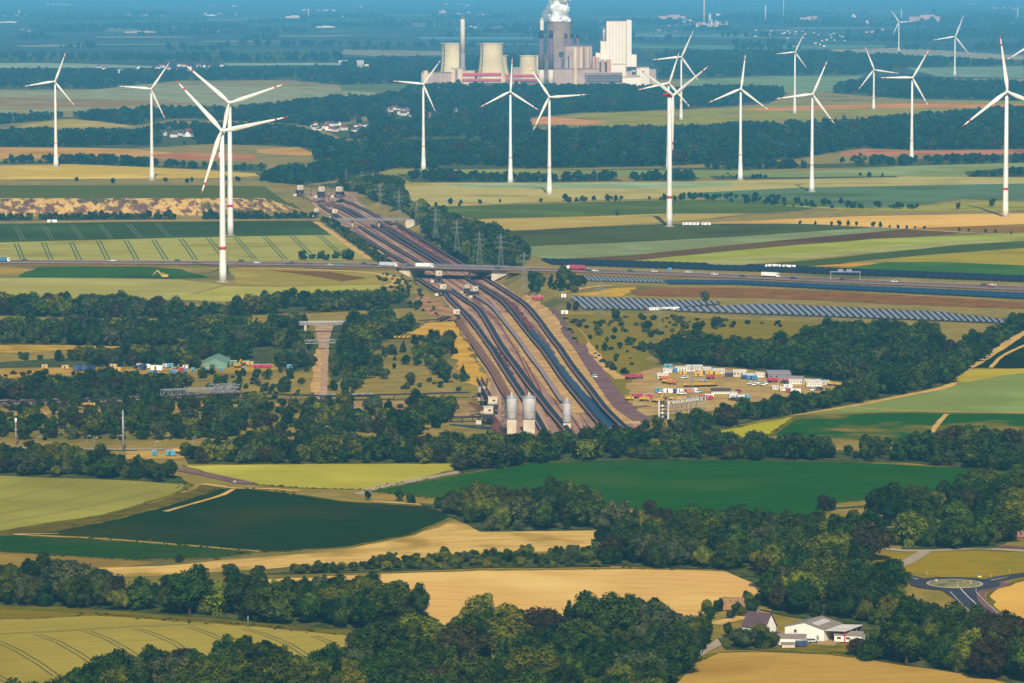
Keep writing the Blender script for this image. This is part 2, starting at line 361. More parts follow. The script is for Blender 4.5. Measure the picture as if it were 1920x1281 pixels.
 ('field', 'pale green wheat field with curved tramlines in the corner', (164, 152, 84), [(-20, 1164), (180, 1154), (340, 1165), (470, 1174), (560, 1182), (660, 1192), (690, 1200), (640, 1240), (560, 1310), (-20, 1310)]),
 ('field', 'bright olive wedge at the corner of the wheat', (120, 115, 20), [(-20, 1142), (60, 1144), (190, 1153), (-20, 1163)]),
 ('field', 'tan stubble field in front of the farmstead', (186, 152, 86), [(1240, 1305), (1300, 1242), (1345, 1224), (1430, 1222), (1560, 1228), (1700, 1245), (1830, 1266), (1960, 1296), (1960, 1305)]),
 ('field', 'golden corn field beside the roundabout', (212, 168, 94), [(1852, 1118), (1868, 1104), (1900, 1094), (1940, 1084), (1940, 1185), (1890, 1160), (1862, 1140)]),
 ('field', 'dry grass meadow behind the roundabout', (150, 134, 62), [(1640, 1038), (1700, 1036), (1800, 1034), (1940, 1040), (1940, 1073), (1860, 1082), (1790, 1086), (1690, 1074), (1640, 1062)]),
]
for i, (nm, lb, rgb, poly) in enumerate(FIELDS):
    jit = 2.5 if max(p[1] for p in poly) < 700 else 1.3
    rgb3 = None; s3 = 0.01; var = 0.26
    if 'scar' in lb: rgb3, s3, var = (160, 138, 84), 0.03, 0.5
    elif 'beet' in lb or 'wedge below' in lb: rgb3, s3, var = (rgb[0] + 16, rgb[1] + 4, rgb[2] + 4), .011, .5
    elif 'dry streaks' in lb: rgb3, s3 = (150, 132, 84), 0.018
    elif 'meadow behind the roundabout' in lb: rgb3, s3, var = (128, 130, 62), 0.03, 0.3
    elif 'gravel pit' in lb or 'sand heap' in lb: rgb3, s3 = (130, 110, 90), 0.01
    else: rgb3, s3 = tuple(min(255, int(v * (0.86 if i % 2 else 1.10) + 3)) for v in rgb), 0.007 + .004 * (i % 3)
    m = fieldmat('crop_%02d' % i, rgb, var=var, scale=0.22 if max(p[1] for p in poly) > 800 else 0.08, ang=(0.25 if i % 2 else -0.15), stretch=8, rgb3=rgb3, s3=s3, y=G(*poly[len(poly) // 2]).y)
    fo = sheet(nm, poly, m, lb, jitter=jit, step=12 if jit < 2 else 30)
    if max(q_[1] for q_ in poly) > 780 and 'meadow' not in lb and 'scar' not in lb:      # grassy margin round the near fields
        g = [G(*q_) for q_ in poly]; pts = jag([(v.x, v.y) for v in g], 7, .5); zz = fo.data.vertices[0].co.z + .006; V, Fs = [], []; n_ = len(pts)
        for k_ in range(n_):
            a_, b_ = pts[k_ - 1], pts[(k_ + 1) % n_]; tx, ty = b_[0] - a_[0], b_[1] - a_[1]; L_ = math.hypot(tx, ty) + 1e-6; w0, w1 = rnd.uniform(.6, 2.4), rnd.uniform(.6, 2.4)
            V += [(pts[k_][0] - ty / L_ * w0, pts[k_][1] + tx / L_ * w0, zz), (pts[k_][0] + ty / L_ * w1, pts[k_][1] - tx / L_ * w1, zz)]
            if not (40 < PX(*pts[k_])[0] < 1900 and PX(*pts[k_])[1] < 1290): continue
            if math.sin(pts[k_][0] * .045 + i) + math.sin(pts[k_][1] * .03) > .5:
                for _ in range(4): EDGE.append((pts[k_][0] + rnd.uniform(-4, 4), pts[k_][1] + rnd.uniform(-3, 3), rnd.uniform(.25, .9)))
            Fs.append((2 * k_, 2 * k_ + 1, (2 * k_ + 3) % (2 * n_), (2 * k_ + 2) % (2 * n_)))
        me = bpy.data.meshes.new('margin'); me.from_pydata(V, [], Fs); me.materials.append(M_MARG); me.update(); obj('margin', me, fo)

# thin far strips of crop and stubble, fading into the haze
for i in range(46):
    px, py, wd, th = rnd.uniform(-40, 1900), rnd.uniform(9, 92), rnd.uniform(50, 260), rnd.uniform(.5, 1.0)
    th *= .4 + py / 40.0
    m = mat('far_strip_%d' % (i % 5), *[[(.16, .20, .09), (.12, .16, .07)], [(.30, .24, .13), (.25, .2, .11)], [(.22, .24, .12), (.16, .18, .09)], [(.08, .14, .06), (.06, .10, .05)], [(.34, .28, .2), (.28, .22, .16)]][i % 5], 1.0, .004, 0.0)
    sheet('field', [(px, py), (px + wd * .4, py - th * .3), (px + wd, py), (px + wd * .8, py + th), (px + wd * .1, py + th)], m, ['thin green strip far out in the haze', 'thin tan strip far out in the haze', 'thin olive strip far out in the haze', 'thin dark green strip far out in the haze', 'thin pinkish strip far out in the haze'][i % 5], jitter=6, step=200)
# quarry-side and mining ground
def gsheet(name, lb, rgb, poly, rgb2=None, scale=0.05, jit=2.5, step=10):
    y = G(*poly[len(poly) // 2]).y; m = mat(name + '_%d' % len(MATS), ALB(rgb, y), ALB(rgb2 or tuple(int(v * .82) for v in rgb), y), 1.0, scale, 0.0)
    return sheet(name, poly, m, lb, jitter=jit, step=step)
gsheet('bare_soil', 'reddish brown bare bank between the solar arrays', (140, 116, 92), [(1185, 545), (1260, 540), (1400, 540), (1600, 549), (1800, 560), (1925, 568), (1925, 580), (1700, 572), (1500, 562), (1320, 557), (1190, 555)], (122, 98, 82))
gsheet('bare_soil', 'yellow sand slope beside the lattice mast', (206, 172, 92), [(1110, 548), (1150, 541), (1195, 538), (1170, 556), (1150, 558), (1090, 556), (1062, 552)], (168, 146, 86))
gsheet('meadow', 'olive meadow slope under the lower solar array', (138, 128, 80), [(1060, 590), (1200, 592), (1400, 600), (1650, 610), (1720, 612), (1560, 622), (1480, 645), (1300, 636), (1220, 640), (1215, 690), (1190, 760), (1150, 740), (1090, 660)], (120, 124, 72))
gsheet('bare_soil', 'golden sand bank left of the conveyors', (208, 170, 92), [(762, 625), (800, 606), (850, 603), (872, 640), (905, 700), (940, 742), (960, 765), (925, 745), (880, 720), (858, 690), (845, 650), (820, 632)], (184, 148, 84))
gsheet('bare_soil', 'sandy strip behind the left shrubs', (190, 164, 98), [(-20, 648), (120, 646), (260, 644), (330, 646), (320, 652), (170, 655), (60, 662), (-20, 662)])
gsheet('bare_soil', 'sandy yard with parked containers', (186, 158, 100), [(-20, 696), (120, 690), (250, 690), (380, 692), (500, 684), (600, 676), (598, 684), (560, 690), (470, 700), (300, 702), (150, 704), (-20, 712)])
gsheet('bare_soil', 'tan quarry face behind the lower shrubs', (200, 162, 92), [(120, 772), (200, 775), (280, 775), (340, 778), (440, 784), (430, 792), (300, 796), (240, 800), (200, 812), (180, 790)])
gsheet('bare_soil', 'pale haul ground left of the silos', (176, 152, 116), [(640, 754), (780, 752), (880, 752), (900, 775), (860, 786), (760, 776), (660, 770)])
gsheet('bare_soil', 'sandy building plot beside the tall mast', (196, 164, 104), [(235, 848), (300, 842), (350, 848), (366, 856), (330, 862), (240, 862)])
gsheet('bare_soil', 'sandy works yard with sheds and trucks', (188, 164, 116), [(1180, 705), (1230, 690), (1330, 690), (1460, 700), (1600, 716), (1590, 730), (1500, 748), (1430, 752), (1330, 772), (1200, 782), (1175, 750)], (160, 140, 104))
gsheet('bare_soil', 'pale farm yard between the white halls', (178, 156, 118), [(1448, 1210), (1480, 1202), (1545, 1196), (1580, 1202), (1560, 1214), (1500, 1214)])
gsheet('rough_grass', 'rough dry grass behind the stubble field', (132, 124, 64), [(1420, 1221), (1450, 1206), (1560, 1212), (1600, 1206), (1680, 1226), (1700, 1242), (1560, 1228)], (100, 104, 50), 0.1)
gsheet('rough_grass', 'rough olive verge between wood and wheat', (118, 116, 62), [(-20, 1126), (120, 1138), (260, 1146), (420, 1160), (600, 1176), (700, 1182), (820, 1172), (700, 1200), (560, 1180), (340, 1163), (180, 1152), (-20, 1141)], (96, 100, 52), 0.08)
gsheet('rough_grass', 'ditch bank of rough grass beside the wheat', (112, 108, 64), [(-20, 1000), (200, 968), (330, 928), (390, 908), (420, 914), (300, 950), (200, 977), (100, 996), (-20, 1008)], (86, 92, 52), 0.1)

gsheet('bare_soil', 'sandy clearing in the upper left wood', (186, 160, 110), [(200, 600), (260, 597), (300, 600), (255, 605), (215, 607)])
gsheet('bare_soil', 'reddish clearing beside the upper left wood', (170, 140, 112), [(350, 598), (375, 596), (380, 606), (360, 606)])
gsheet('bare_soil', 'pinkish clearing above the ramp', (176, 146, 118), [(520, 584), (570, 580), (575, 588), (530, 592)])
gsheet('bare_soil', 'tan clearing left of the ramp', (196, 164, 112), [(490, 640), (535, 638), (535, 646), (500, 648)])
gsheet('bare_soil', 'pale dirt apron under the long conveyor', (186, 158, 112), [(-20, 772), (150, 768), (300, 762), (450, 756), (590, 758), (600, 762), (400, 766), (150, 778), (-20, 782)])
gsheet('bare_soil', 'brown gravel patch at the cutting mouth', (176, 146, 122), [(775, 560), (800, 552), (850, 585), (858, 602), (830, 600), (800, 590)])
# ------------------------------------------------------------------ roads, tracks, tramlines
M_ASPH = mat('asphalt', ALB((130, 116, 122), 3300), ALB((114, 102, 110), 3300), 0.85, 0.08, 0.1)
M_ASPHD = mat('fresh_asphalt', C(66, 66, 74, .8), C(54, 54, 62, .8), 0.7, 0.1, 0.3)
M_TRACK = mat('dirt_track', ALB((214, 182, 124), 2600), ALB((184, 152, 100), 2600), 0.95, 0.1, 0.1)
M_PALE = mat('concrete_lane', C(182, 166, 138, K), C(160, 146, 122, K), 0.9, 0.1, 0.1)
M_LINE = mat('road_paint', C(225, 222, 214, .9), C(190, 188, 182, .9), 0.7, 0.3)
M_VERGE = mat('road_verge', ALB((150, 132, 96), 3300), ALB((122, 118, 80), 3300), 0.95, 0.06, 0.1)
ribbon('road_verge', [(-60, 493), (200, 495), (420, 496), (700, 500), (766, 502)], 64, M_VERGE, 'dry grass verge left of the motorway bridge', False, 2)
ribbon('road_verge', [(972, 507), (1100, 511), (1250, 517), (1400, 522), (1600, 531), (1960, 546)], 66, M_VERGE, 'dry grass verge right of the motorway bridge', False, 2)
HWY = [(-60, 492), (200, 493), (420, 494.5), (640, 497.5), (780, 501), (880, 503.5), (980, 506), (1100, 509), (1250, 514.5), (1400, 520), (1600, 529), (1960, 544)]
hw = ribbon('motorway', HWY, 34, M_ASPH, 'grey motorway crossing the whole plain', False, z=0.4)
def offset_ribbon(name, px, off, width, m, parent, z=0.45):
    g = smooth_line([Vector((G(*p).x, G(*p).y, 0)) for p in px], 14); V, Fs = [], []
    for i, p in enumerate(g):
        n_ = side(g, i)
        for s_ in (-1, 1): q = p + n_ * (off + s_ * width / 2); V.append((q.x, q.y, z))
        if i: Fs.append((2 * i - 2, 2 * i - 1, 2 * i + 1, 2 * i))
    me = bpy.data.meshes.new(name); me.from_pydata(V, [], Fs); me.materials.append(m); me.update()
    if me.polygons[0].normal.z < 0: me.flip_normals()
    return obj(name, me, parent)
E0 = EPS[0] + 0.42
offset_ribbon('median', HWY, 0, 3.2, M_VERGE, hw, E0 + 0.03)
for o_ in (-15.6, -2.4, 2.4, 15.6): offset_ribbon('edge_line', HWY, o_, 0.4, M_LINE, hw, E0 + 0.06)
M_STEEL = flat('galvanised_steel', 150, 152, 156, 0.5, 0.4, 0.3)
for o_ in (-17.2, 17.2):
    g = smooth_line([Vector((G(*p).x, G(*p).y, 0)) for p in HWY], 20); b = MB()
    for i in range(len(g) - 1):
        p, q = g[i] + side(g, i) * o_, g[i + 1] + side(g, i + 1) * o_
        b.bar((p.x, p.y, 1.15), (q.x, q.y, 1.15), 0.35); b.bar((p.x, p.y, 0.2), (p.x, p.y, 1.1), 0.2)
    b.build('guard_rail', M_STEEL, hw)
ribbon('track', [(-40, 419), (200, 415), (400, 413.5), (600, 412.5)], 9, M_TRACK, 'sandy farm track behind the dark green field', False, 1.0)
ribbon('track', [(780, 412.5), (800, 412), (840, 412)], 8, M_PALE, 'short lane end at the small bridge', False, 0.4)
ribbon('track', [(592, 416), (626, 440), (660, 464), (694, 487)], 6, M_TRACK, 'sandy track down the edge of the wheat', False, 0.8)
ribbon('track', [(440, 503), (560, 505), (680, 511), (728, 518), (747, 527), (738, 535), (716, 538)], 10, M_TRACK, 'sandy dirt track bending under the motorway', False, 0.8)
ribbon('track', [(1300, 420), (1500, 420), (1690, 429), (1820, 437), (1960, 442)], 6, M_TRACK, 'pale lane lined with small round trees', False, 0.5)
ribbon('track', [(1485, 780), (1600, 762), (1700, 742), (1775, 726), (1790, 706), (1830, 682), (1880, 650), (1930, 616)], [3, 7, 7, 7], M_TRACK, 'sandy track along the long hedge', True, 0.6)
ribbon('track', [(1598, 765), (1680, 770), (1800, 773), (1960, 775)], 2.5, M_TRACK, 'thin track between grey and green fields', False, 0.4)
ribbon('track', [(1858, 690), (1880, 668), (1930, 644)], 3, M_TRACK, 'pale wheel track in the dark corner field', False, 0.3)
ribbon('track', [(1745, 814), (1758, 795), (1775, 777)], 3, M_TRACK, 'pale wheel track through the streaked green field', False, 0.3)
ribbon('road', [(672, 928), (700, 917), (760, 905), (860, 886), (940, 873), (1012, 864)], 6, M_PALE, 'pale farm lane between two green fields', False, 0.4)
ribbon('road', [(330, 880), (380, 889), (430, 900), (470, 908)], 9, M_ASPH, 'grey road end beside the pale field', False)
ribbon('track', [(380, 908), (440, 916), (520, 918), (560, 922)], 4, M_TRACK, 'sandy path at the tip of the beet field', False, 0.6)
ribbon('track', [(438, 918), (420, 928), (380, 940), (310, 960)], 2.6, M_TRACK, 'dry wheel mark inside the dark beet field', False, 0.5)
ribbon('track', [(26, 1003), (110, 1001)], 2, M_TRACK, 'dry streak at the beet field corner', False, 0.4)
ribbon('track', [(30, 1003.5), (200, 1012), (490, 1035)], 1.6, M_TRACK, 'thin sandy line between beet and wedge', False, 0.3)
ribbon('track', [(700, 941), (780, 946), (860, 955)], 4, M_TRACK, 'sandy edge above the beet field corner', False, 0.6)
ribbon('track', [(1340, 1172), (1420, 1152), (1470, 1140), (1520, 1132)], 6, M_TRACK, 'dry grassy lane behind the farmhouse', False, 1)
ribbon('road', [(1262, 1262), (1290, 1240), (1320, 1222), (1344, 1208), (1360, 1196)], 4.5, M_PALE, 'pale gravel lane bending round the front wood', False, 0.3)
# roundabout and its roads
RC = G(1790, 1096)
def ringsheet(name, r0, r1, m, label, z=0.0, parent=None, h=None):
    e = next_eps(); b = MB(); N = 64
    for i in range(N):
        a0, a1 = 2 * math.pi * i / N, 2 * math.pi * (i + 1) / N
        if h:
            b.hexa([(RC.x + r_ * math.cos(a), RC.y + r_ * math.sin(a), zz) for zz in (0.0, e + h) for r_, a in ((r0, a0), (r1, a0), (r1, a1), (r0, a1))])
        else:
            b.quad(*[(RC.x + r_ * math.cos(a), RC.y + r_ * math.sin(a), e + z) for r_, a in ((r0, a0), (r1, a0), (r1, a1), (r0, a1))])
    o = b.build(name, m, parent)
    if parent is None: tag(o, label, None, None, 'structure')
    return o
ribbon('road', [(1640, 1072), (1690, 1079), (1725, 1089), (1750, 1096)], [7, 7, 8, 13], M_ASPHD, 'dark road arm leaving the roundabout towards the wood', False)
ribbon('road', [(1832, 1097), (1860, 1089), (1900, 1081), (1960, 1073)], [13, 8, 7.5, 7.5], M_ASPHD, 'dark road arm leaving the roundabout past the corn', False)
sroad = ribbon('road', [(1794, 1100), (1806, 1112), (1824, 1130), (1846, 1150), (1880, 1178)], [17, 11, 11, 11], M_ASPHD, 'dark road arm running from roundabout into trees', False)
ribbon('cycle_path', [(1872, 1092), (1888, 1096), (1868, 1104), (1842, 1109), (1838, 1118), (1850, 1138), (1886, 1162), (1920, 1185)], 3.2, M_ASPH, 'narrow grey path curling round the corn', False)
ribbon('road', [(1580, 1018), (1640, 1028), (1700, 1034), (1760, 1033), (1830, 1029), (1960, 1037)], 6, M_PALE, 'pale lane along the row of big trees', False)
ribbon('road', [(1640, 1074), (1690, 1060), (1720, 1044), (1735, 1035)], 6, M_PALE, 'pale gravel link between lane and roundabout', False)
ribbon('road', [(1860, 1024), (1940, 1029)], 7, M_ASPH, 'grey road piece behind the clipped lawn', False)
ribbon('road', [(1296, 1014), (1330, 1003), (1352, 999), (1380, 997)], 9, M_ASPHD, 'dark slip road bend by the blue board', False)
ribbon('road', [(1600, 972), (1650, 965), (1700, 957), (1760, 948), (1800, 944)], 10, M_PALE, 'pale concrete road through the tree belt', False)
SPL = [('west', [(1692, 1080), (1722, 1087.5), (1742, 1093)]), ('east', [(1842, 1094.5), (1862, 1088.5), (1890, 1083)])]
for nm_, pl_ in SPL: ribbon('traffic_island', pl_, [.4, 1.2, 2.6] if nm_ == 'west' else [2.6, 1.2, .4], M_PALE, 'pale paved splitter island on the %s road arm' % ('wood side' if nm_ == 'west' else 'corn side'), False)
rb = ringsheet('roundabout', 11.5, 18.6, M_ASPHD, 'dark asphalt ring of the roundabout')
ringsheet('kerb', 10.4, 11.7, M_PALE, '', parent=rb, h=0.14)
M_ISL = mat('island_grass', C(92, 104, 56, K), C(150, 138, 92, K), 0.95, 0.12, 0.1)
e = next_eps(); b = MB(); n0 = []
prof = [(10.35, e + .12), (8, e + .4), (5, e + .7), (2, e + .9), (0.01, e + .95)]
b.lathe(prof, 40, RC.x, RC.y, cap=False, cap_top=False); b.build('island', M_ISL, rb)
offset_ribbon('centre_line', [(1801, 1105), (1812, 1117), (1829, 1133), (1858, 1158)], 0, 0.5, M_LINE, sroad, EPS[0] + 0.02)
for o_ in (-5.2, 5.2): offset_ribbon('edge_line', [(1806, 1111), (1824, 1130), (1846, 1150)], o_, 0.3, M_LINE, sroad, EPS[0] + 0.02)
# tramlines: pairs of wheel tracks through the crop
M_TRAM = mat('tramline_green', C(98, 118, 70, .85), C(84, 104, 62, .85), 0.95, 0.1, 0.1)
M_TRAMD = mat('tramline_dark', C(112, 106, 56, .85), C(92, 92, 48, .85), 0.95, 0.1, 0.1)
M_TRAMP = mat('tramline_pale', C(112, 126, 92, .9), C(98, 112, 80, .9), 0.95, 0.1, 0.1)
def by_label(s_):
    return next(o for o in COL.objects if o.get('label') == s_)
def tram(field, lines, gap, wd, m):
    par = by_label(field)
    for ln in lines:
        for o_ in (-gap / 2, gap / 2):
            g = smooth_line([Vector((G(*p).x, G(*p).y, 0)) for p in ln], 15); V, Fs = [], []
            for i, p in enumerate(g):
                n_ = side(g, i)
                for s_ in (-1, 1): q = p + n_ * (o_ + s_ * wd / 2); V.append((q.x, q.y, 0.0))
                if i: Fs.append((2 * i - 2, 2 * i - 1, 2 * i + 1, 2 * i))
            V = [(x, y, par.data.vertices[0].co.z + 0.02) for x, y, _ in V]
            me = bpy.data.meshes.new('tramline'); me.from_pydata(V, [], Fs); me.materials.append(m); me.update()
            if me.polygons[0].normal.z < 0: me.flip_normals()
            obj('tramline', me, par)
E1 = EPS[0] + 0.03
tram('pale green wheat field with dark tramlines behind the motorway',
     [[(30 + 51.5 * i + (i > 8) * 2, 456 - 1.35 * i), (43 + 52.4 * i + i * i * .25, 488 - 0.1 * i)] for i in range(12)], 3.4, 1.5, M_TRAM)
tram('dark green field behind the tramlined wheat', [[(28 + 53 * i, 424 - i), (44 + 55 * i, 451 - 1.2 * i)] for i in range(6)], 3.0, 0.9, M_TRAMP)
tram('pale green wheat field with curved tramlines in the corner',
     [[(-5, 1203), (35, 1222), (75, 1246), (105, 1268)], [(70, 1190), (110, 1205), (150, 1228), (182, 1250)], [(163, 1184), (200, 1198), (240, 1220), (262, 1236)],
      [(255, 1179), (290, 1190), (330, 1208), (346, 1220)], [(355, 1176), (390, 1188), (430, 1206), (462, 1226)], [(458, 1179), (495, 1190), (540, 1208), (578, 1232)], [(588, 1193), (620, 1206)],
      [(-10, 1190), (100, 1185), (240, 1176), (400, 1171)], [(-10, 1266), (20, 1282)]], 2.4, 0.75, M_TRAMD)
tram('pale green wheat field with faint tracks left of ditch', [[(-5, 919), (50, 905)], [(-5, 940), (140, 907)], [(-5, 965), (120, 940), (228, 913)], [(-5, 982), (140, 955), (300, 920)]], 2.4, 0.5, M_TRAM)
# the scraped spoil bank with a field on its top
M_SPOIL = mat('spoil_earth', C(206, 168, 96, .9), C(112, 78, 66, .9), 0.95, 0.10, 0.0, c3=C(92, 84, 52, .9), s3=0.05, bump=0.8, lo=0.46, hi=0.54)
M_TOP = fieldmat('bank_top_crop', (92, 118, 74))
prof = [(-2, -0.3), (4, 3), (12, 8), (20, 12.5), (27, 15.2), (34, 16), (150, 16), (292, 16), (330, -0.3)]
b = MB(); cols = list(range(-60, 565, 4)); base = []
for cx_ in cols:
    q = G(cx_, 404 - max(0, cx_ - 380) * 0.06); tp = float(np.interp(cx_, [380, 500, 556], [1, .8, 0.02]))
    for j, (dy, z) in enumerate(prof):
        jx = rnd.uniform(-2.2, 2.2) if 0 < j < 5 else 0; jz = rnd.uniform(-1.5, 1.2) if 0 < j < 5 else 0
        b.v.append((q.x * (q.y + dy) / q.y + jx, q.y + dy * (0.4 + 0.6 * tp) + jx, (z + jz) * tp if z > 0 else z))
P_ = len(prof)
for i in range(len(cols) - 1):
    for j in range(P_ - 1):
        b.mi = 1 if j >= 5 else 0; b.face((i * P_ + j, (i + 1) * P_ + j, (i + 1) * P_ + j + 1, i * P_ + j + 1))
tag(b.build('spoil_bank', [M_SPOIL, M_TOP]), 'scraped ochre and brown earth bank with a green field on top', None, None, 'structure')
# ------------------------------------------------------------------ trees
def ico(sub):
    t = (1 + 5 ** .5) / 2
    v = [(-1, t, 0), (1, t, 0), (-1, -t, 0), (1, -t, 0), (0, -1, t), (0, 1, t), (0, -1, -t), (0, 1, -t), (t, 0, -1), (t, 0, 1), (-t, 0, -1), (-t, 0, 1)]
    f = [(0, 11, 5), (0, 5, 1), (0, 1, 7), (0, 7, 10), (0, 10, 11), (1, 5, 9), (5, 11, 4), (11, 10, 2), (10, 7, 6), (7, 1, 8), (3, 9, 4), (3, 4, 2), (3, 2, 6), (3, 6, 8), (3, 8, 9), (4, 9, 5), (2, 4, 11), (6, 2, 10), (8, 6, 7), (9, 8, 1)]
    v = [np.array(p) / np.linalg.norm(p) for p in v]
    for _ in range(sub):
        cache = {}; nf = []
        def mid(a, b):
            k_ = (min(a, b), max(a, b))
            if k_ not in cache:
                p = v[a] + v[b]; v.append(p / np.linalg.norm(p)); cache[k_] = len(v) - 1
            return cache[k_]
        for a, b, c in f:
            x, y, z = mid(a, b), mid(b, c), mid(c, a); nf += [(a, x, z), (b, y, x), (c, z, y), (x, y, z)]
        f = nf
    return np.array(v), f
ICO = {0: ico(0), 1: ico(1)}
def crown_mesh(name, seed, w_, h_, zb, nb, nl, ls, sub, shape, m):
    rg = np.random.default_rng(seed)
    cs, rs = [], []
    if shape == 'conifer':
        for i in range(nb):
            t = (i + .5) / nb; rr = w_ / 2 * (1 - t) ** .8 * .75 + .35
            for a in range(3 if t < .7 else 1):
                an = rg.uniform(0, 6.28); off = w_ / 2 * (1 - t) * .45
                cs.append((off * math.cos(an), off * math.sin(an), zb + (h_ - zb) * t)); rs.append(rr * rg.uniform(.6, .85))
    else:
        zc, rz_ = zb + (h_ - zb) * .5, (h_ - zb) * .5
        cs.append((0, 0, zc)); rs.append(min(w_ * .5, rz_) * .72)
        for i in range(nb):
            u = rg.normal(size=3); u /= np.linalg.norm(u); q = rg.uniform(.45, .92)
            if shape == 'oval': k_ = 0.8
            else: k_ = 1.0
            c_ = np.array([u[0] * w_ / 2 * q * k_, u[1] * w_ / 2 * q * k_, zc + u[2] * rz_ * q])
            if shape == 'round': c_[2] += .06 * h_
            cs.append(tuple(c_)); rs.append(rg.uniform(.16, .42) * w_ / 2 * (1.0 if u[2] > -.3 else .85))
    cs, rs = np.array(cs), np.array(rs)
    iv, jf = ICO[sub]; V = []; Fs = []
    for c_, r_ in zip(cs, rs):
        n_ = len(V); jit = 1 + rg.uniform(-.16, .12, size=(len(iv), 1))
        V += [tuple(p) for p in c_ + iv * r_ * .78 * jit]; Fs += [(n_ + a, n_ + b_, n_ + c2) for a, b_, c2 in jf]
    prob = rs ** 2 / (rs ** 2).sum(); pick = rg.choice(len(rs), size=nl * 3, p=prob)
    dr = rg.normal(size=(nl * 3, 3)); dr[:, 2] += .25; dr /= np.linalg.norm(dr, axis=1)[:, None]
    P = cs[pick] + dr * rs[pick][:, None] * rg.uniform(.72, 1.28, size=(nl * 3, 1))
    dist = np.linalg.norm(P[:, None, :] - cs[None], axis=2) / rs[None]; dist[np.arange(nl * 3), pick] = 9
    keep = np.where(dist.min(axis=1) > .74)[0][:nl]; P, dr = P[keep], dr[keep]
    nn = dr + rg.normal(size=dr.shape) * .42; nn /= np.linalg.norm(nn, axis=1)[:, None]
    a_ = np.cross(nn, rg.normal(size=nn.shape)); a_ /= np.linalg.norm(a_, axis=1)[:, None]; b_ = np.cross(nn, a_)
    s1 = ls * rg.uniform(.5, 1.3, size=(len(P), 1)); s2 = ls * rg.uniform(.4, 1.0, size=(len(P), 1))
    n_ = len(V); Q = np.stack([P - a_ * s1, P - b_ * s2 + nn * ls * .2, P + a_ * s1, P + b_ * s2 + nn * ls * .2], axis=1).reshape(-1, 3)
    V = np.vstack([np.array(V), Q]); V[:, 2] = np.maximum(V[:, 2], 0.05)
    Fs += [(n_ + 4 * i, n_ + 4 * i + 1, n_ + 4 * i + 2, n_ + 4 * i + 3) for i in range(len(P))]
    me = bpy.data.meshes.new(name); me.from_pydata([tuple(p) for p in V], [], Fs); me.materials.append(m); me.update()
    return me
def leafmat(name, c1, c2, rnd_amt=.35, scale=0.32):  # noise clumps put leaf shade and sunlit highlights into the colour
    return mat(name, c1, c2, 0.9, scale, 0.03, obj_rand=rnd_amt, lo=.38, hi=.64)
LOOK = {
 'dark':   leafmat('leaf_dark', (.0035, .014, .003), (.042, .072, .006)),
 'mid':    leafmat('leaf_mid', (.007, .019, .002), (.070, .100, .007)),
 'bright': leafmat('leaf_bright', (.024, .042, .003), (.165, .165, .009)),
 'copper': leafmat('leaf_copper', (.012, .012, .004), (.060, .044, .014), .2),
 'willow': leafmat('leaf_willow', (.018, .030, .009), (.090, .098, .034), .2),
 'conifer': leafmat('leaf_conifer', (.004, .012, .004), (.026, .046, .010), .2)}
LOOKF = {'dark': leafmat('leaf_hazed_dark', (.002, .016, .008), (.014, .058, .026), .3), 'mid': leafmat('leaf_hazed_mid', (.003, .020, .009), (.024, .074, .030), .3), 'bright': LOOK['bright'], 'copper': LOOK['copper'], 'willow': leafmat('leaf_hazed_willow', (.012, .030, .014), (.05, .08, .04), .2), 'conifer': LOOK['conifer']}  # far leaves bluer and less red: distance haze put into the colour
LOOK_W = {'dark': .36, 'mid': .33, 'bright': .16, 'copper': .05, 'willow': .06, 'conifer': .04}
WORDS = {'dark': 'dark green broadleaf tree', 'mid': 'mid green broadleaf tree', 'bright': 'yellow green broadleaf tree', 'copper': 'brownish leaved tree', 'willow': 'grey green willowy tree', 'conifer': 'dark pointed conifer'}
M_BARK = mat('bark', C(84, 70, 54, .8), C(60, 50, 40, .8), 0.95, 1.5, 0.1)
def trunk_mesh(h_, r_):
    b = MB(); b.lathe([(r_ * 1.5, 0), (r_, .8), (r_ * .8, h_ * .4), (r_ * .35, h_ * .75)], 7)
    for i in range(4):
        a = i * 1.6; b.bar((0, 0, h_ * (.35 + .06 * i)), (h_ * .22 * math.cos(a), h_ * .22 * math.sin(a), h_ * (.6 + .06 * i)), r_ * .7, r_ * .3)
    return b.mesh('trunk', M_BARK, True)
TRUNK = trunk_mesh(10.0, 0.35)
NEAR, MID, FAR = {}, {}, {}
sd = 100
for lk in LOOK:
    for v_ in range(3 if lk in ('dark', 'mid') else 2):
        sd += 1; shp = 'conifer' if lk == 'conifer' else ['round', 'bush', 'oval'][v_ % 3]
        ww = {'round': 10.5, 'bush': 10, 'oval': 7.5, 'conifer': 6.0}[shp]
        zb = {'round': 1.8, 'bush': .2, 'oval': 1.2, 'conifer': .8}[shp]
        NEAR.setdefault(lk, []).append(crown_mesh('crown', sd, ww, 10, zb, 9 if shp == 'conifer' else 19, 3000, .38, 1, shp, LOOK[lk]))
        MID.setdefault(lk, []).append(crown_mesh('crown', sd + 500, ww, 10, .1, 6 if shp == 'conifer' else 12, 700, .66, 1, shp, LOOK[lk]))
        FAR.setdefault(lk, []).append(crown_mesh('crown', sd + 900, ww * 1.1, 10, 0, 4 if shp == 'conifer' else 7, 150, 1.2, 0, shp, LOOKF[lk]))
def pip(poly, x, y):
    x, y = np.asarray(x), np.asarray(y); ins = np.zeros(len(x), bool); n_ = len(poly)
    for i in range(n_):
        (x0, y0), (x1, y1) = poly[i], poly[(i + 1) % n_]
        if y0 == y1: continue
        ins ^= ((y0 > y) != (y1 > y)) & (x < (x1 - x0) * (y - y0) / (y1 - y0) + x0)
    return ins
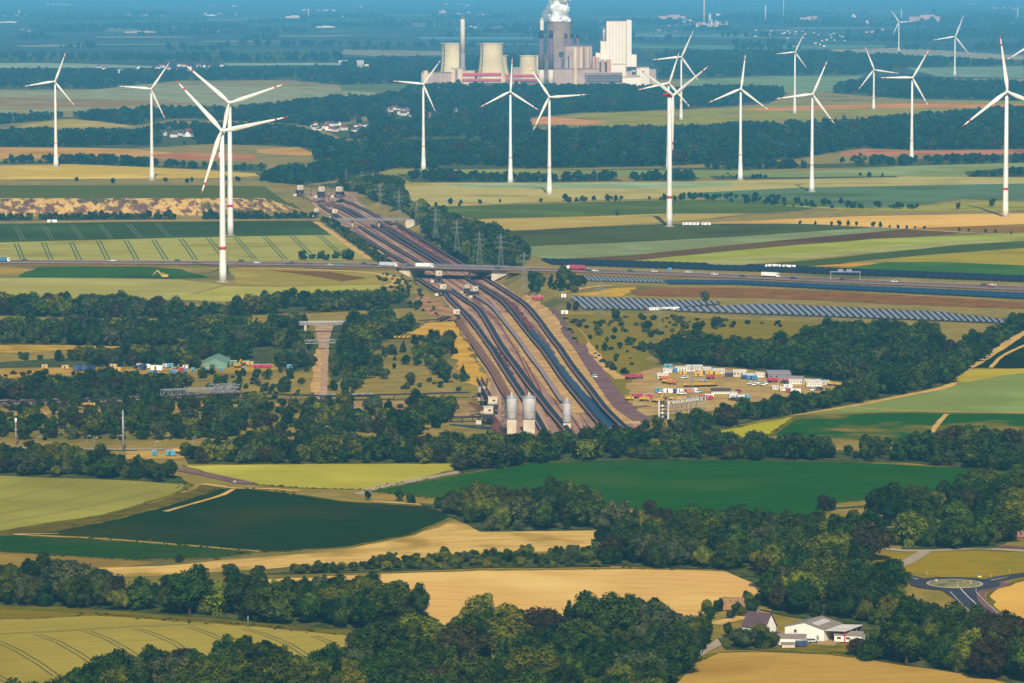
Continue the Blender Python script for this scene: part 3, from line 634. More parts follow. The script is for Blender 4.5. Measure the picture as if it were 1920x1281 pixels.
def sample(poly, sp, hmean, mode='vis', hj=.33, seed=1, excl=(), gap=0.0):
    """jittered grid of tree feet: foot and (mode vis) top both inside the outline given in photo pixels"""
    rg = np.random.default_rng(seed); g = [G(*p) for p in poly]
    x0, x1 = min(p.x for p in g), max(p.x for p in g); y0, y1 = min(p.y for p in g), max(p.y for p in g)
    xs, ys_ = np.arange(x0, x1 + sp, sp), np.arange(y0, y1 + sp, sp)
    X, Y = np.meshgrid(xs, ys_); X, Y = X.ravel(), Y.ravel()
    X = X + rg.uniform(-.48, .48, len(X)) * sp; Y = Y + rg.uniform(-.48, .48, len(Y)) * sp
    H_ = hmean * np.exp(rg.normal(0, hj, len(X))).clip(.45, 1.6)
    def pxl(z):
        dz = z - CAM_H; dep = Y * CP - dz * SP; up = Y * SP + dz * CP
        return CX + F_PX * X / dep, CY - F_PX * up / dep
    u, v_ = pxl(0.0); ok = pip(poly, u, v_)
    if mode == 'vis':
        u2, v2 = pxl(H_ * .8); ok &= pip(poly, u2, v2)
    for ex in excl: ok &= ~pip(ex, u, v_)
    if gap:                                   # loose spots and small clearings
        gs = sp * 4.2; nz = np.sin(X / gs + 1.7 * np.sin(Y / (gs * 1.9) + seed)) * np.sin(Y / (gs * 1.15) + 1.4 * np.sin(X / (gs * 1.6) + 2 * seed)) + .35 * np.sin(X / (gs * .45)) * np.sin(Y / (gs * .5))
        ok &= nz < np.quantile(nz, 1 - gap)
    ok &= (u > -70) & (u < 1990) & (v_ < 1420)
    return np.stack([X[ok], Y[ok], H_[ok]], 1)
def proto_collection(name, src, weights):
    c_ = bpy.data.collections.new(name); idx = {}; k_ = 0; seq = []
    for lk in src:
        for me in src[lk]: seq.append((lk, me))
    for i, (lk, me) in enumerate(seq):
        o = bpy.data.objects.new('%s_%02d' % (name, i), me); c_.objects.link(o); idx.setdefault(lk, []).append(i)
    return c_, idx
PC = {'near': proto_collection('foliage_near', NEAR, LOOK_W), 'mid': proto_collection('foliage_mid', MID, LOOK_W), 'far': proto_collection('foliage_far', FAR, LOOK_W)}
def gn_tree(coll):
    ng = bpy.data.node_groups.new('scatter_' + coll.name, 'GeometryNodeTree')
    ng.interface.new_socket('Geometry', in_out='INPUT', socket_type='NodeSocketGeometry')
    ng.interface.new_socket('Geometry', in_out='OUTPUT', socket_type='NodeSocketGeometry')
    n = ng.nodes; k_ = ng.links
    gi, go = n.new('NodeGroupInput'), n.new('NodeGroupOutput')
    ci = n.new('GeometryNodeCollectionInfo'); ci.inputs['Collection'].default_value = coll
    ci.inputs['Separate Children'].default_value = True; ci.inputs['Reset Children'].default_value = True
    ip = n.new('GeometryNodeInstanceOnPoints'); ip.inputs['Pick Instance'].default_value = True
    def attr(nm, tp):
        a = n.new('GeometryNodeInputNamedAttribute'); a.data_type = tp; a.inputs['Name'].default_value = nm; return a.outputs['Attribute']
    k_.new(gi.outputs[0], ip.inputs['Points']); k_.new(ci.outputs[0], ip.inputs['Instance'])
    k_.new(attr('variant', 'INT'), ip.inputs['Instance Index']); k_.new(attr('turn', 'FLOAT_VECTOR'), ip.inputs['Rotation'])
    k_.new(attr('size', 'FLOAT_VECTOR'), ip.inputs['Scale']); k_.new(ip.outputs[0], go.inputs[0])
    return ng
GN = {q: gn_tree(PC[q][0]) for q in PC}
def pick_look(rg, wts):
    ks = list(wts); p = np.array([wts[k_] for k_ in ks]); return ks[rg.choice(len(ks), p=p / p.sum())]
def scatter(name, label, pts, lod='mid', wts=LOOK_W, seed=3, wide=1.0):
    if len(pts) == 0: return None
    rg = np.random.default_rng(seed); n_ = len(pts); coll, idx = PC[lod]
    co = np.array([(x, y, hgt(x, y) - .1) for x, y, _ in pts])
    me = bpy.data.meshes.new(name); me.from_pydata([tuple(c_) for c_ in co], [], [])
    var = np.zeros(n_, np.int32); 
    for i in range(n_):
        lk = pick_look(rg, wts); var[i] = rg.choice(idx[lk])
    sz = pts[:, 2] / 10.0; wd = sz * rg.uniform(.85, 1.2, n_) * wide
    a = me.attributes.new('variant', 'INT', 'POINT'); a.data.foreach_set('value', var)
    a = me.attributes.new('turn', 'FLOAT_VECTOR', 'POINT'); t = np.zeros((n_, 3)); t[:, 2] = rg.uniform(0, 6.28, n_); a.data.foreach_set('vector', t.ravel())
    a = me.attributes.new('size', 'FLOAT_VECTOR', 'POINT'); a.data.foreach_set('vector', np.stack([wd, wd, sz], 1).ravel())
    o = obj(name, me); md = o.modifiers.new('scatter', 'NODES'); md.node_group = GN[lod]
    return tag(o, label, None, None, 'stuff')
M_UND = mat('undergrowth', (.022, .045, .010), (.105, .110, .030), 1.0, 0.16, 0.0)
RAMP = [[(572, 600), (644, 600), (640, 655), (626, 700), (624, 752), (574, 752), (582, 700), (584, 665), (572, 650)]]
NTREE = [0]; NEARLIST = []          # candidates for single trees: (size in photo, x, y, h, wood label)
def wood(label, poly, sp, h_, lod='mid', mode='vis', floor=True, wts=LOOK_W, single=None, hj=.33, excl=(), name='woodland', keep=1.0, wide=1.0, gap=None):
    NTREE[0] += 1
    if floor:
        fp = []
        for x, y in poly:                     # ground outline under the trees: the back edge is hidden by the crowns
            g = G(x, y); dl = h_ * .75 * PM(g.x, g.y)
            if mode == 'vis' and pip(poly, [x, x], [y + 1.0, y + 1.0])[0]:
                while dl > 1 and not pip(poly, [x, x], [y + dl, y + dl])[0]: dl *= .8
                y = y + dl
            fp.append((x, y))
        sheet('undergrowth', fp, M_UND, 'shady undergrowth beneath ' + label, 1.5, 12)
    p = sample(poly, sp, h_, mode, hj, seed=40 + NTREE[0], excl=excl, gap=gap if gap is not None else (.18 if lod == 'far' and mode == 'vis' else (.12 if mode == 'vis' and lod == 'mid' else 0)))
    if keep < 1: p = p[np.random.default_rng(NTREE[0]).uniform(size=len(p)) < keep]
    if single:
        for x, y, hh in p: NEARLIST.append((hh * PM(x, y), x, y, hh, single, wts, label, wide))
    else:
        scatter(name, label, p, lod, wts, seed=NTREE[0], wide=wide)
    return len(p)
DARKW = {'dark': .6, 'mid': .28, 'copper': .04, 'willow': .04, 'conifer': .04}
MIXW = {'dark': .34, 'mid': .30, 'bright': .10, 'copper': .07, 'willow': .12, 'conifer': .04}
# far woods
VCLR = [[(296, 272), (296, 248), (368, 248), (368, 272)], [(585, 234), (702, 236), (702, 261), (585, 259)], [(716, 205), (778, 207), (778, 234), (716, 232)], [(796, 212), (822, 212), (822, 238), (796, 238)], [(842, 203), (864, 203), (864, 236), (842, 236)], [(725, 240), (850, 240), (850, 247), (725, 247)], [(1035, 190), (1075, 190), (1075, 197), (1035, 197)]]
FW = dict(lod='far', wts=DARKW, excl=VCLR)
wood('far hazy belt of trees and gardens behind the left turbines', [(-20, 129), (180, 128), (300, 130), (430, 126), (640, 124), (800, 128), (822, 156), (640, 160), (540, 150), (330, 152), (180, 168), (-20, 168)], 30, 17, **FW, keep=.75)
wood('far hazy tree belts beyond the plain', [(-20, 98), (640, 96), (640, 117), (-20, 116)], 48, 20, **FW, keep=.8)
wood('far hazy tree belts right of the white boiler house', [(1200, 93), (1560, 95), (1920, 113), (1920, 124), (1700, 127), (1640, 141), (1440, 142), (1270, 149), (1235, 150), (1235, 110)], 36, 18, **FW, keep=.8)
wood('far hazy tree belts right of the pale cooling towers', [(640, 108), (830, 106), (960, 100), (1000, 100), (1000, 140), (820, 140), (700, 138), (640, 132)], 34, 18, **FW, keep=.7)
wood('far forest in front of the power station', [(790, 158), (870, 156), (1010, 158), (1180, 158), (1250, 166), (1330, 160), (1465, 163), (1478, 175), (1440, 195), (1270, 206), (1090, 212), (985, 222), (985, 264), (700, 264), (640, 260), (600, 240), (700, 215), (690, 180), (740, 168)], 19, 15, **FW)
wood('far forest left of the village roofs', [(-20, 214), (180, 207), (300, 198), (430, 201), (560, 186), (640, 178), (690, 180), (700, 215), (600, 240), (540, 232), (330, 222), (255, 236), (130, 222), (-20, 236)], 19, 14, **FW)
wood('far wood between the village and the tan strips', [(-20, 243), (30, 241), (250, 242), (330, 226), (540, 234), (640, 260), (985, 264), (985, 316), (860, 318), (740, 316), (650, 336), (560, 348), (500, 340), (480, 326), (540, 308), (640, 292), (560, 276), (400, 270), (250, 278), (-20, 276)], 18, 14, **FW)
wood('far forest behind the right turbines', [(985, 240), (1110, 238), (1290, 236), (1400, 230), (1560, 224), (1820, 205), (1925, 199), (1925, 280), (1720, 282), (1620, 278), (1560, 286), (1500, 298), (1240, 312), (985, 317)], 18, 15, **FW)
wood('dark front edge of the far right forest', [(1240, 306), (1500, 296), (1600, 293), (1925, 288), (1925, 305), (1700, 311), (1400, 319), (1000, 319)], 15, 13, **FW)
wood('dark wood around the far right turbine feet', [(1575, 152), (1650, 145), (1720, 142), (1800, 150), (1925, 152), (1925, 190), (1700, 186), (1560, 175)], 22, 15, **FW)
wood('far hedge behind the left turbine feet', [(-20, 292), (200, 289), (330, 300), (500, 308), (500, 322), (340, 316), (130, 308), (-20, 308)], 14, 12, **FW)
wood('loose row of trees on the far bank', [(-20, 329), (300, 334), (520, 328), (560, 346), (-20, 343)], 17, 11, **FW, keep=.6, floor=False)
wood('hedge of trees behind the broad pale field', [(745, 326), (790, 316), (990, 325), (1150, 320), (1170, 340), (960, 342), (770, 342)], 13, 12, **FW)
wood('clump of trees behind the red nacelle turbine', [(1188, 322), (1290, 318), (1312, 334), (1300, 340), (1188, 340)], 13, 11, **FW)
wood('row of trees behind the single white turbine', [(1330, 330), (1470, 324), (1680, 322), (1682, 333), (1340, 337)], 14, 8, **FW, keep=.7)
wood('clump of trees at the plain edge beside the last turbine', [(1810, 322), (1925, 313), (1925, 331), (1815, 332)], 13, 10, **FW)
wood('bushy hedge across the right hand fields', [(1260, 366), (1420, 370), (1520, 380), (1720, 388), (1720, 394), (1500, 390), (1270, 372)], 13, 5, **FW, mode='base', keep=.5, floor=False)
wood('low bushes along the pale field edge', [(790, 384), (1000, 378), (1220, 373), (1300, 371), (1300, 376), (1000, 383), (800, 390)], 16, 5, **FW, mode='base', keep=.45, floor=False)
belt = []
for i in range(80):
    px, py = rnd.uniform(-30, 1930), rnd.uniform(26, 97); wd = rnd.uniform(50, 260); hg_ = rnd.uniform(.6, 2.2)
    belt.append(sample([(px, py), (px + wd, py + rnd.uniform(-1, 1)), (px + wd, py + hg_), (px, py + hg_)], 46, 17, 'base', .3, 900 + i))
scatter('woodland', 'thin far belts of trees scattered over the hazy plain', np.vstack(belt), 'far', DARKW, 9)
MW = dict(lod='mid')
wood('tree belt right of the conveyor cutting', [(600, 346), (700, 326), (748, 334), (762, 368), (802, 386), (842, 398), (945, 432), (990, 470), (984, 500), (905, 500), (862, 474), (806, 434), (776, 406), (740, 384), (690, 366), (650, 360)], 11, 11, **MW)
wood('green shrub bank along the wheat track', [(600, 412), (622, 412), (742, 497), (716, 498)], 5.5, 3.6, **MW, mode='base')
wood('dark hedge in front of the spoil bank', [(-20, 408), (60, 408), (60, 413), (-20, 414)], 8, 5, **MW, mode='base', wts=DARKW)
wood('dark hedge below the ochre bank', [(74, 408), (330, 408), (330, 412), (74, 413)], 8, 5, **MW, mode='base', wts=DARKW)
wood('dark hedge beside the small bridge end', [(380, 407), (590, 405), (594, 410), (380, 412)], 8, 5, **MW, mode='base', wts=DARKW)
wood('upper dark wood above the left works', [(-20, 553), (200, 553), (320, 562), (420, 562), (500, 550), (560, 546), (640, 543), (742, 541), (788, 576), (700, 582), (600, 586), (420, 594), (330, 598), (200, 598), (-20, 592)], 9, 9.5, **MW, excl=RAMP + [[(515, 580), (580, 578), (580, 590), (515, 594)], [(200, 596), (300, 596), (300, 604), (200, 606)]], gap=.25, wts=MIXW)
wood('wide dark wood behind the left yard', [(-20, 590), (200, 600), (380, 594), (570, 588), (575, 612), (598, 640), (592, 688), (540, 700), (520, 684), (380, 676), (340, 652), (120, 648), (-20, 646)], 9.5, 9.5, **MW, excl=RAMP, gap=.3, wts=MIXW)
wood('dark wood right of the concrete ramp', [(616, 596), (720, 580), (786, 588), (788, 614), (742, 632), (702, 650), (694, 680), (622, 722), (614, 690)], 9.5, 9, **MW, excl=RAMP, gap=.25)
wood('wood between sandy strip and container yard', [(-20, 664), (90, 656), (250, 648), (350, 652), (385, 668), (372, 692), (250, 688), (-20, 690)], 9.5, 8.5, **MW, gap=.25)
wood('wood below the container yard', [(-20, 708), (120, 704), (215, 692), (330, 702), (352, 718), (384, 736), (300, 746), (120, 752), (-20, 752)], 9, 8.5, **MW, gap=.25, wts=MIXW)
wood('scattered shrubs around the purple bush', [(340, 704), (590, 694), (590, 738), (400, 736)], 13, 5, **MW, excl=RAMP, floor=False, wts=MIXW, mode='base', keep=.6)
wood('scattered shrubs beside the sand bank', [(622, 668), (690, 655), (850, 650), (862, 690), (890, 738), (622, 740)], 15, 6, **MW, floor=False, wts=MIXW, mode='base', keep=.5)
wood('low scrub across the left works', [(-20, 700), (300, 704), (590, 696), (600, 760), (860, 700), (880, 760), (860, 800), (600, 826), (300, 826), (-20, 826)], 9, 2.6, **MW, floor=False, wts={'mid': .3, 'dark': .3, 'willow': .25, 'copper': .15}, mode='base', keep=.42, wide=1.5, excl=RAMP, gap=.3)
wood('low scrub on the meadow slope', [(1050, 600), (1210, 592), (1400, 604), (1560, 612), (1300, 634), (1225, 640), (1200, 700), (1150, 720)], 11, 2.4, **MW, floor=False, wts={'mid': .3, 'dark': .3, 'willow': .3, 'copper': .1}, mode='base', keep=.35, wide=1.5, gap=.3)
wood('low scrub on the cutting sides', [(700, 512), (775, 520), (830, 590), (800, 600), (740, 560)], 9, 2.0, **MW, floor=False, wts={'mid': .4, 'willow': .4, 'copper': .2}, mode='base', keep=.4, wide=1.5)
wood('bush clump beside the sand bank', [(775, 650), (850, 640), (860, 665), (800, 670)], 8, 6, **MW, floor=False, wts=MIXW, mode='base')
wood('loose wood between the long conveyor and the belt', [(40, 775), (120, 768), (300, 764), (520, 764), (580, 760), (850, 766), (850, 800), (780, 822), (600, 826), (300, 826), (-20, 826), (-20, 806)], 11.5, 8, **MW, wts=MIXW, mode='base', keep=.6, floor=False)
wood('scattered bushes on the meadow slope', [(1085, 610), (1210, 596), (1400, 606), (1300, 632), (1225, 640), (1200, 690), (1140, 700)], 19, 5, **MW, floor=False, mode='base', wts=MIXW, keep=.5)
wood('shrubs at the motorway cutting edge', [(990, 525), (1060, 518), (1110, 535), (1080, 550), (1000, 548)], 11, 6, **MW, floor=False, mode='base', wts=MIXW, keep=.6)
wood('weedy bushes on the left cutting bank', [(735, 515), (775, 530), (800, 560), (790, 590), (745, 555)], 15, 4, **MW, floor=False, mode='base', wts=MIXW, keep=.5)
wood('bushes along the motorway verge', [(560, 484), (690, 484), (690, 488), (560, 488)], 10, 6, **MW, floor=False, mode='base', wts=DARKW, keep=.8)
wood('dark wood behind the works yard', [(1200, 650), (1240, 634), (1300, 628), (1400, 640), (1480, 630), (1560, 604), (1740, 606), (1780, 632), (1925, 598), (1925, 618), (1840, 648), (1700, 690), (1620, 712), (1580, 718), (1500, 708), (1450, 699), (1400, 692), (1300, 684), (1225, 684), (1240, 665)], 9.5, 10, **MW, wts=DARKW, gap=0)
wood('long dark hedge wood sloping to the right', [(1140, 812), (1200, 790), (1300, 770), (1400, 753), (1500, 739), (1560, 728), (1600, 712), (1700, 678), (1840, 640), (1925, 604), (1925, 618), (1850, 654), (1800, 694), (1782, 720), (1700, 738), (1560, 764), (1400, 794), (1300, 816)], 8.0, 9.0, **MW, wts=DARKW, gap=0)
wood('broad tree belt below the silos', [(-20, 826), (300, 834), (370, 826), (500, 812), (700, 812), (830, 820), (900, 808), (1000, 812), (1100, 808), (1150, 800), (1310, 808), (1440, 816), (1440, 864), (1040, 866), (862, 888), (848, 870), (352, 870), (330, 846), (-20, 846)], 8.5, 9.5, **MW, wts=MIXW, gap=0)
wood('tree belt behind the large beet field', [(1440, 816), (1700, 822), (1830, 800), (1925, 815), (1925, 892), (1840, 882), (1700, 868), (1440, 864)], 8.5, 10, **MW, wts=DARKW, gap=0)
wood('trees around the left building plot', [(-20, 842), (60, 838), (230, 852), (340, 872), (356, 908), (200, 900), (-20, 892)], 8, 8.5, 'near', wts=MIXW)
wood('far end of the long hedge wood', [(1782, 700), (1850, 650), (1925, 606), (1925, 614), (1860, 658), (1800, 704)], 7, 7.5, **MW, mode='base', wts=DARKW)
scatter('weeds', 'tall weeds and small bushes along the field edges', np.array(EDGE), 'mid', {'mid': .5, 'bright': .3, 'willow': .2}, 21, wide=2.0)
# the nearer trees
excl_farm = [[(1385, 1158), (1400, 1140), (1460, 1140), (1460, 1212), (1600, 1180), (1630, 1200), (1560, 1226), (1440, 1224), (1385, 1200)], [(1395, 1178), (1610, 1168), (1668, 1190), (1668, 1238), (1440, 1228)]]
wood('tree belt between the two beet fields', [(785, 945), (860, 920), (1000, 912), (1085, 916), (1130, 940), (1200, 938), (1285, 958), (1295, 984), (1180, 992), (1050, 996), (900, 998), (862, 978)], 9, 9.5, 'near', wts=MIXW, single='the tree belt between the two beet fields')
wood('tree belt beside the blue road board', [(1520, 958), (1550, 930), (1700, 922), (1850, 890), (1925, 872), (1925, 1005), (1860, 1030), (1690, 1030), (1690, 1000), (1640, 986), (1700, 968), (1750, 952), (1690, 946)], 9, 10, 'near', single='the belt by the pale concrete road')
wood('dense wood between corn and roundabout', [(1108, 1012), (1160, 984), (1250, 970), (1380, 962), (1560, 965), (1640, 975), (1688, 990), (1600, 1016), (1640, 1052), (1676, 1078), (1700, 1110), (1790, 1152), (1850, 1160), (1925, 1165), (1960, 1275), (1925, 1288), (1800, 1264), (1640, 1240), (1558, 1224), (1640, 1190), (1560, 1170), (1440, 1150), (1385, 1140), (1446, 1110), (1456, 1078), (1350, 1068), (1200, 1064), (1130, 1060)], 8.6, 10.5, 'near', single='the dense wood between corn and roundabout', excl=excl_farm)
wood('left wood behind the tramlined wheat', [(-20, 1058), (60, 1046), (160, 1070), (250, 1080), (400, 1082), (560, 1086), (700, 1090), (780, 1105), (826, 1165), (740, 1182), (600, 1180), (420, 1162), (240, 1148), (100, 1138), (-20, 1136)], 8.8, 10.5, 'near', single='the long wood behind the tramlined wheat')
wood('front wood along the picture foot', [(580, 1250), (680, 1190), (830, 1165), (980, 1150), (1090, 1132), (1230, 1130), (1320, 1160), (1335, 1202), (1285, 1240), (1245, 1310), (1220, 1400), (560, 1400)], 8.6, 11, 'near', single='the dense front wood beside the gravel lane')
wood('front trees at the foot of the wheat', [(40, 1300), (150, 1258), (290, 1225), (420, 1205), (560, 1215), (600, 1240), (600, 1400), (40, 1400)], 9.5, 10.5, 'near', wts=MIXW, single='the tree group at the foot of the wheat')
wood('shrub bank between scar and corn', [(490, 1078), (640, 1064), (800, 1046), (1000, 1042), (1130, 1040), (1146, 1064), (900, 1066), (700, 1074)], 5.5, 3.0, 'near', mode='base', wts={'mid': .5, 'bright': .3, 'willow': .2}, wide=1.3)
wood('shrubs at the farm lane', [(1290, 1150), (1400, 1132), (1440, 1118), (1430, 1150), (1340, 1172)], 6, 4.0, 'near', mode='base', keep=.7, floor=False)
wood('trees beside the farmhouse', [(1345, 1198), (1380, 1192), (1400, 1204), (1452, 1212), (1446, 1219), (1360, 1219)], 6.5, 4.8, 'near', mode='base', single='the clump beside the farmhouse')
wood('trees in front of the white sheds', [(1606, 1216), (1640, 1214), (1690, 1232), (1660, 1240), (1600, 1228)], 6, 4.2, 'near', mode='base', single='the clump in front of the white sheds')
NEARLIST.append((999, *G(897, 1178).xy, 13.5, 'the golden corn edge, standing clear of the wood', {'bright': 1}, 'x', 1.15))
NEARLIST.append((999, *G(1548, 958).xy, 7.5, 'the beet field corner, round and alone', {'copper': 1}, 'x', 1.1))
for px, py, hh, lk in [(434, 1080, 5.5, 'willow'), (484, 1082, 5, 'willow'), (336, 1054, 3.5, 'dark'), (1122, 1018, 6.5, 'dark'), (750, 940, 5, 'dark'), (770, 944, 5, 'dark'), (690, 938, 4.5, 'mid')]:
    NEARLIST.append((998, *G(px, py).xy, hh, 'the open ground by the sandy scar', {lk: 1}, 'x', 1.1))
NEARLIST.sort(key=lambda t: -t[0])
MARKS = [(G(*q_), ph) for q_, ph in [((1290, 1240), 'near the gravel lane'), ((1180, 1168), 'near the corn edge'), ((1000, 1172), 'behind the front corn edge'), ((860, 1190), 'near the lone corn tree'), ((640, 1220), 'near the wheat corner'), ((720, 1290), 'deep in the shade'), ((980, 1290), 'on the low front side'), ((300, 1240), 'near the wheat tramlines'), ((500, 1240), 'near the short tramlines'),
          ((1480, 1200), 'near the farmyard'), ((1750, 1130), 'near the roundabout'), ((1366, 1140), 'near the straw bales'), ((1340, 1000), 'near the slip road'), ((1650, 1240), 'near the stubble field'), ((1100, 1020), 'near the sandy scar'), ((465, 1165), 'near the white post'), ((1890, 1180), 'near the corn board'), ((1900, 1010), 'near the brick building'), ((1700, 960), 'near the concrete road'), ((80, 1140), 'near the olive wedge'), ((1450, 1080), 'near the golden corn'), ((1000, 940), 'near the beet field')]]
SHORT = {'the dense front wood beside the gravel lane': 'the front wood', 'the dense wood between corn and roundabout': 'the farm wood', 'the tree group at the foot of the wheat': 'the wheat foot trees', 'the long wood behind the tramlined wheat': 'the wheat wood', 'the tree belt between the two beet fields': 'the beet belt', 'the belt by the pale concrete road': 'the road belt'}
def tree_label(lk, wd, hh, x, y):
    sz = 'tall ' if hh > 12.5 else ('low ' if hh < 8.0 else 'middling ')
    ph = min(MARKS, key=lambda m_: (m_[0].x - x) ** 2 + (m_[0].y - y) ** 2)[1]
    return sz + WORDS[lk] + ' in ' + SHORT.get(wd, wd) + (', ' + ph if wd in SHORT else '')
rgn = np.random.default_rng(77)
SINGLE, REST = NEARLIST[:290], NEARLIST[290:]
for s_, x, y, hh, wd, wts, lb, wide in SINGLE:
    lk = pick_look(rgn, wts); me = NEAR[lk][rgn.integers(len(NEAR[lk]))]; sc = hh / 10.0; ws = sc * rgn.uniform(.9, 1.2) * wide
    t = thing('conifer_tree' if lk == 'conifer' else 'broadleaf_tree', tree_label(lk, wd, hh, x, y), 'tree', (x, y, hgt(x, y) - .05), rgn.uniform(0, 6.28), 'trees of ' + wd)
    t.scale = (ws, ws, sc)
    obj('trunk', TRUNK, t); obj('crown', me, t)
if REST:
    groups = {}
    for s_, x, y, hh, wd, wts, lb, wide in REST: groups.setdefault((lb, tuple(wts.items())), []).append((x, y, hh))
    for (lb, wts), p in groups.items(): scatter('woodland', 'further trees of the ' + lb, np.array(p), 'near', dict(wts), seed=len(p))
# small lane trees and lone trees further off
LANE = [(1500, 421), (1529, 422), (1559, 424), (1574, 424), (1590, 424), (1606, 424), (1637, 426), (1651, 427), (1668, 428), (1684, 429), (1700, 430), (1716, 430), (1733, 431), (1799, 434), (1816, 435), (1848, 437), (1866, 438), (1896, 440)]
for i, (px, py) in enumerate(LANE):
    p = G(px, py); hh = 5.5 if 2 <= i <= 7 else 3.8
    t = thing('broadleaf_tree', 'small round tree beside the pale lane along the golden strip', 'tree', p, i, 'small trees along the lane'); t.scale = (hh / 10 * .8, hh / 10 * .8, hh / 10)
    obj('trunk', TRUNK, t); obj('crown', MID['dark'][i % 3], t)
for px, py, hh, lk, lb in [(1323, 568, 9, 'willow', 'lone grey green tree on the bank between solar arrays'), (1154, 603, 9, 'dark', 'big dark bush on the meadow below the solar panels'), (1080, 583, 7, 'copper', 'brownish bush left of the solar panel rows'), (1066, 582, 6, 'copper', 'small brownish bush at the end of the solar rows'),
                           (1860, 388, 9, 'dark', 'dark lone tree beside the striped turbine foot'), (1797, 392, 7, 'copper', 'brown round tree between fields near the lone turbine'), (1157, 405, 6, 'willow', 'pale lone bush in the dark green field'), (560, 672, 11, 'willow', 'grey pointed tree at the sandy yard end'), (365, 690, 8, 'willow', 'grey poplar beside the green hall'), (778, 530, 4, 'mid', 'round bush on the left cutting bank')]:
    p = GF(px, py); t = thing('broadleaf_tree', lb, 'tree', p, px); t.scale = (hh / 10 * .75, hh / 10 * .75, hh / 10)
    obj('trunk', TRUNK, t); obj('crown', MID[lk][0], t)
print('TREES', len(NEARLIST))
# ------------------------------------------------------------------ wind turbines
M_TW = mat('turbine_white', C(238, 236, 230, .92), C(226, 222, 214, .92), 0.45, 0.08, 0.4)
M_RED = flat('signal_red', 200, 36, 44, 0.5, 0.4)
M_ORG = flat('faded_orange', 226, 186, 140, 0.6, 0.3)
M_DARK = flat('dark_steel', 58, 60, 66, 0.6, 0.3)
def blade_mesh(Rb):
    b = MB(); st = [0, .03, .06, .12, .2, .3, .45, .6, .74, .7401, .80, .8401, .88, .9301, .97, 1.0]
    N = 10; rings = []
    for t in st:
        ch = Rb * float(np.interp(t, [0, .04, .1, .2, .35, .6, .85, 1], [.040, .040, .060, .078, .062, .042, .026, .006]))
        th = Rb * float(np.interp(t, [0, .04, .2, .6, 1], [.040, .040, .024, .010, .002])); tw = R(float(np.interp(t, [0, .2, 1], [18, 14, 0])))
        ring = []
        for i in range(N):
            a = 2 * math.pi * i / N; x, y = ch / 2 * math.cos(a) + ch * .12 * (t > .05), th / 2 * math.sin(a)
            ring.append(len(b.v)); b.v.append((x * math.cos(tw) - y * math.sin(tw), x * math.sin(tw) + y * math.cos(tw), t * Rb))
        rings.append(ring)
    for j in range(len(st) - 1):
        mt = (st[j] + st[j + 1]) / 2; b.mi = 1 if (.775 < mt < .8401 or mt > .93) else 0
        for i in range(N): b.face((rings[j][i], rings[j][(i + 1) % N], rings[j + 1][(i + 1) % N], rings[j + 1][i]))
    b.mi = 1; b.face(tuple(rings[-1]))
    return b.mesh('blade', [M_TW, M_RED], True)
BLADES = {}
def turbine(px, pyb, pyh, ang, big=False, rpx=None, yaw=0.0, label='', red=False, base=None):
    p = base or G(px, pyb); s_ = PM(p.x, p.y, 60); H_ = (pyb - pyh) / PM(p.x, p.y, 30)
    Rb = (rpx or (.447 if big else .375) * (pyb - pyh)) / s_; Rb = round(Rb)
    t = thing('wind_turbine', label, 'wind turbine', p, R(yaw), 'wind turbines on the plain')
    b = MB()
    pr = [(3.3, 0), (3.0, H_ * .08), (2.7, H_ * .2), (2.35, H_ * .45), (1.7, H_ - 2)] if big else [(3.7, 0), (3.1, H_ * .06), (2.45, H_ * .16), (2.0, H_ * .3), (1.6, H_ * .55), (1.15, H_ - 1.6)]
    b.lathe(pr, 24, cap_top=True); tw = b.build('tower', M_TW, t, True)
    zb = .215 if big else .27
    def rr(z): return float(np.interp(z, [q[1] for q in pr], [q[0] for q in pr]))
    b = MB(); z0, z1 = H_ * zb, H_ * zb + (2.6 if big else 2.2)
    b.lathe([(rr(z0) + .06, z0), (rr(z1) + .06, z1)], 24); b.build('tower_band', M_RED if big else M_ORG, t, True)
    b = MB(); b.lathe([(5.0 if big else 5.2, 0.0), (4.8, .6)], 24); b.build('foundation', M_PALE, t)
    b = MB(); L = Rb * .20; hw_ = 2.0 if big else 1.7                       # nacelle along y, rotor towards the camera
    b.mi = 0
    sec = [(-L * .28, .75), (-L * .22, 1.0), (L * .55, 1.0), (L * .72, .75)]; rg_ = []
    for yy, k_ in sec:
        rg_.append([len(b.v) + i for i in range(8)])
        for i in range(8):
            a = R(22.5 + 45 * i); b.v.append((hw_ * 1.05 * k_ * math.cos(a), yy, H_ + hw_ * 1.05 * k_ * math.sin(a)))
    for j in range(3):
        for i in range(8): b.face((rg_[j][i], rg_[j][(i + 1) % 8], rg_[j + 1][(i + 1) % 8], rg_[j + 1][i]))
    b.face(tuple(rg_[0])); b.face(tuple(rg_[-1])[::-1])
    b.build('nacelle', M_RED if red else M_TW, t)
    hb = MB(); hb.lathe([(1.7, 0), (1.75, 1.2), (1.3, 2.4), (.5, 3.2), (.05, 3.4)], 14)
    hub = hb.build('hub', M_TW, t, True); hub.location = (0, -L * .28, H_); hub.rotation_euler = (R(90), 0, 0)
    if Rb not in BLADES: BLADES[Rb] = blade_mesh(Rb)
    for i in range(3):
        o = obj('blade', BLADES[Rb], t, (0, -L * .28 - 1.4, H_)); o.rotation_euler = (0, R(ang + 120 * i), 0)
    return t
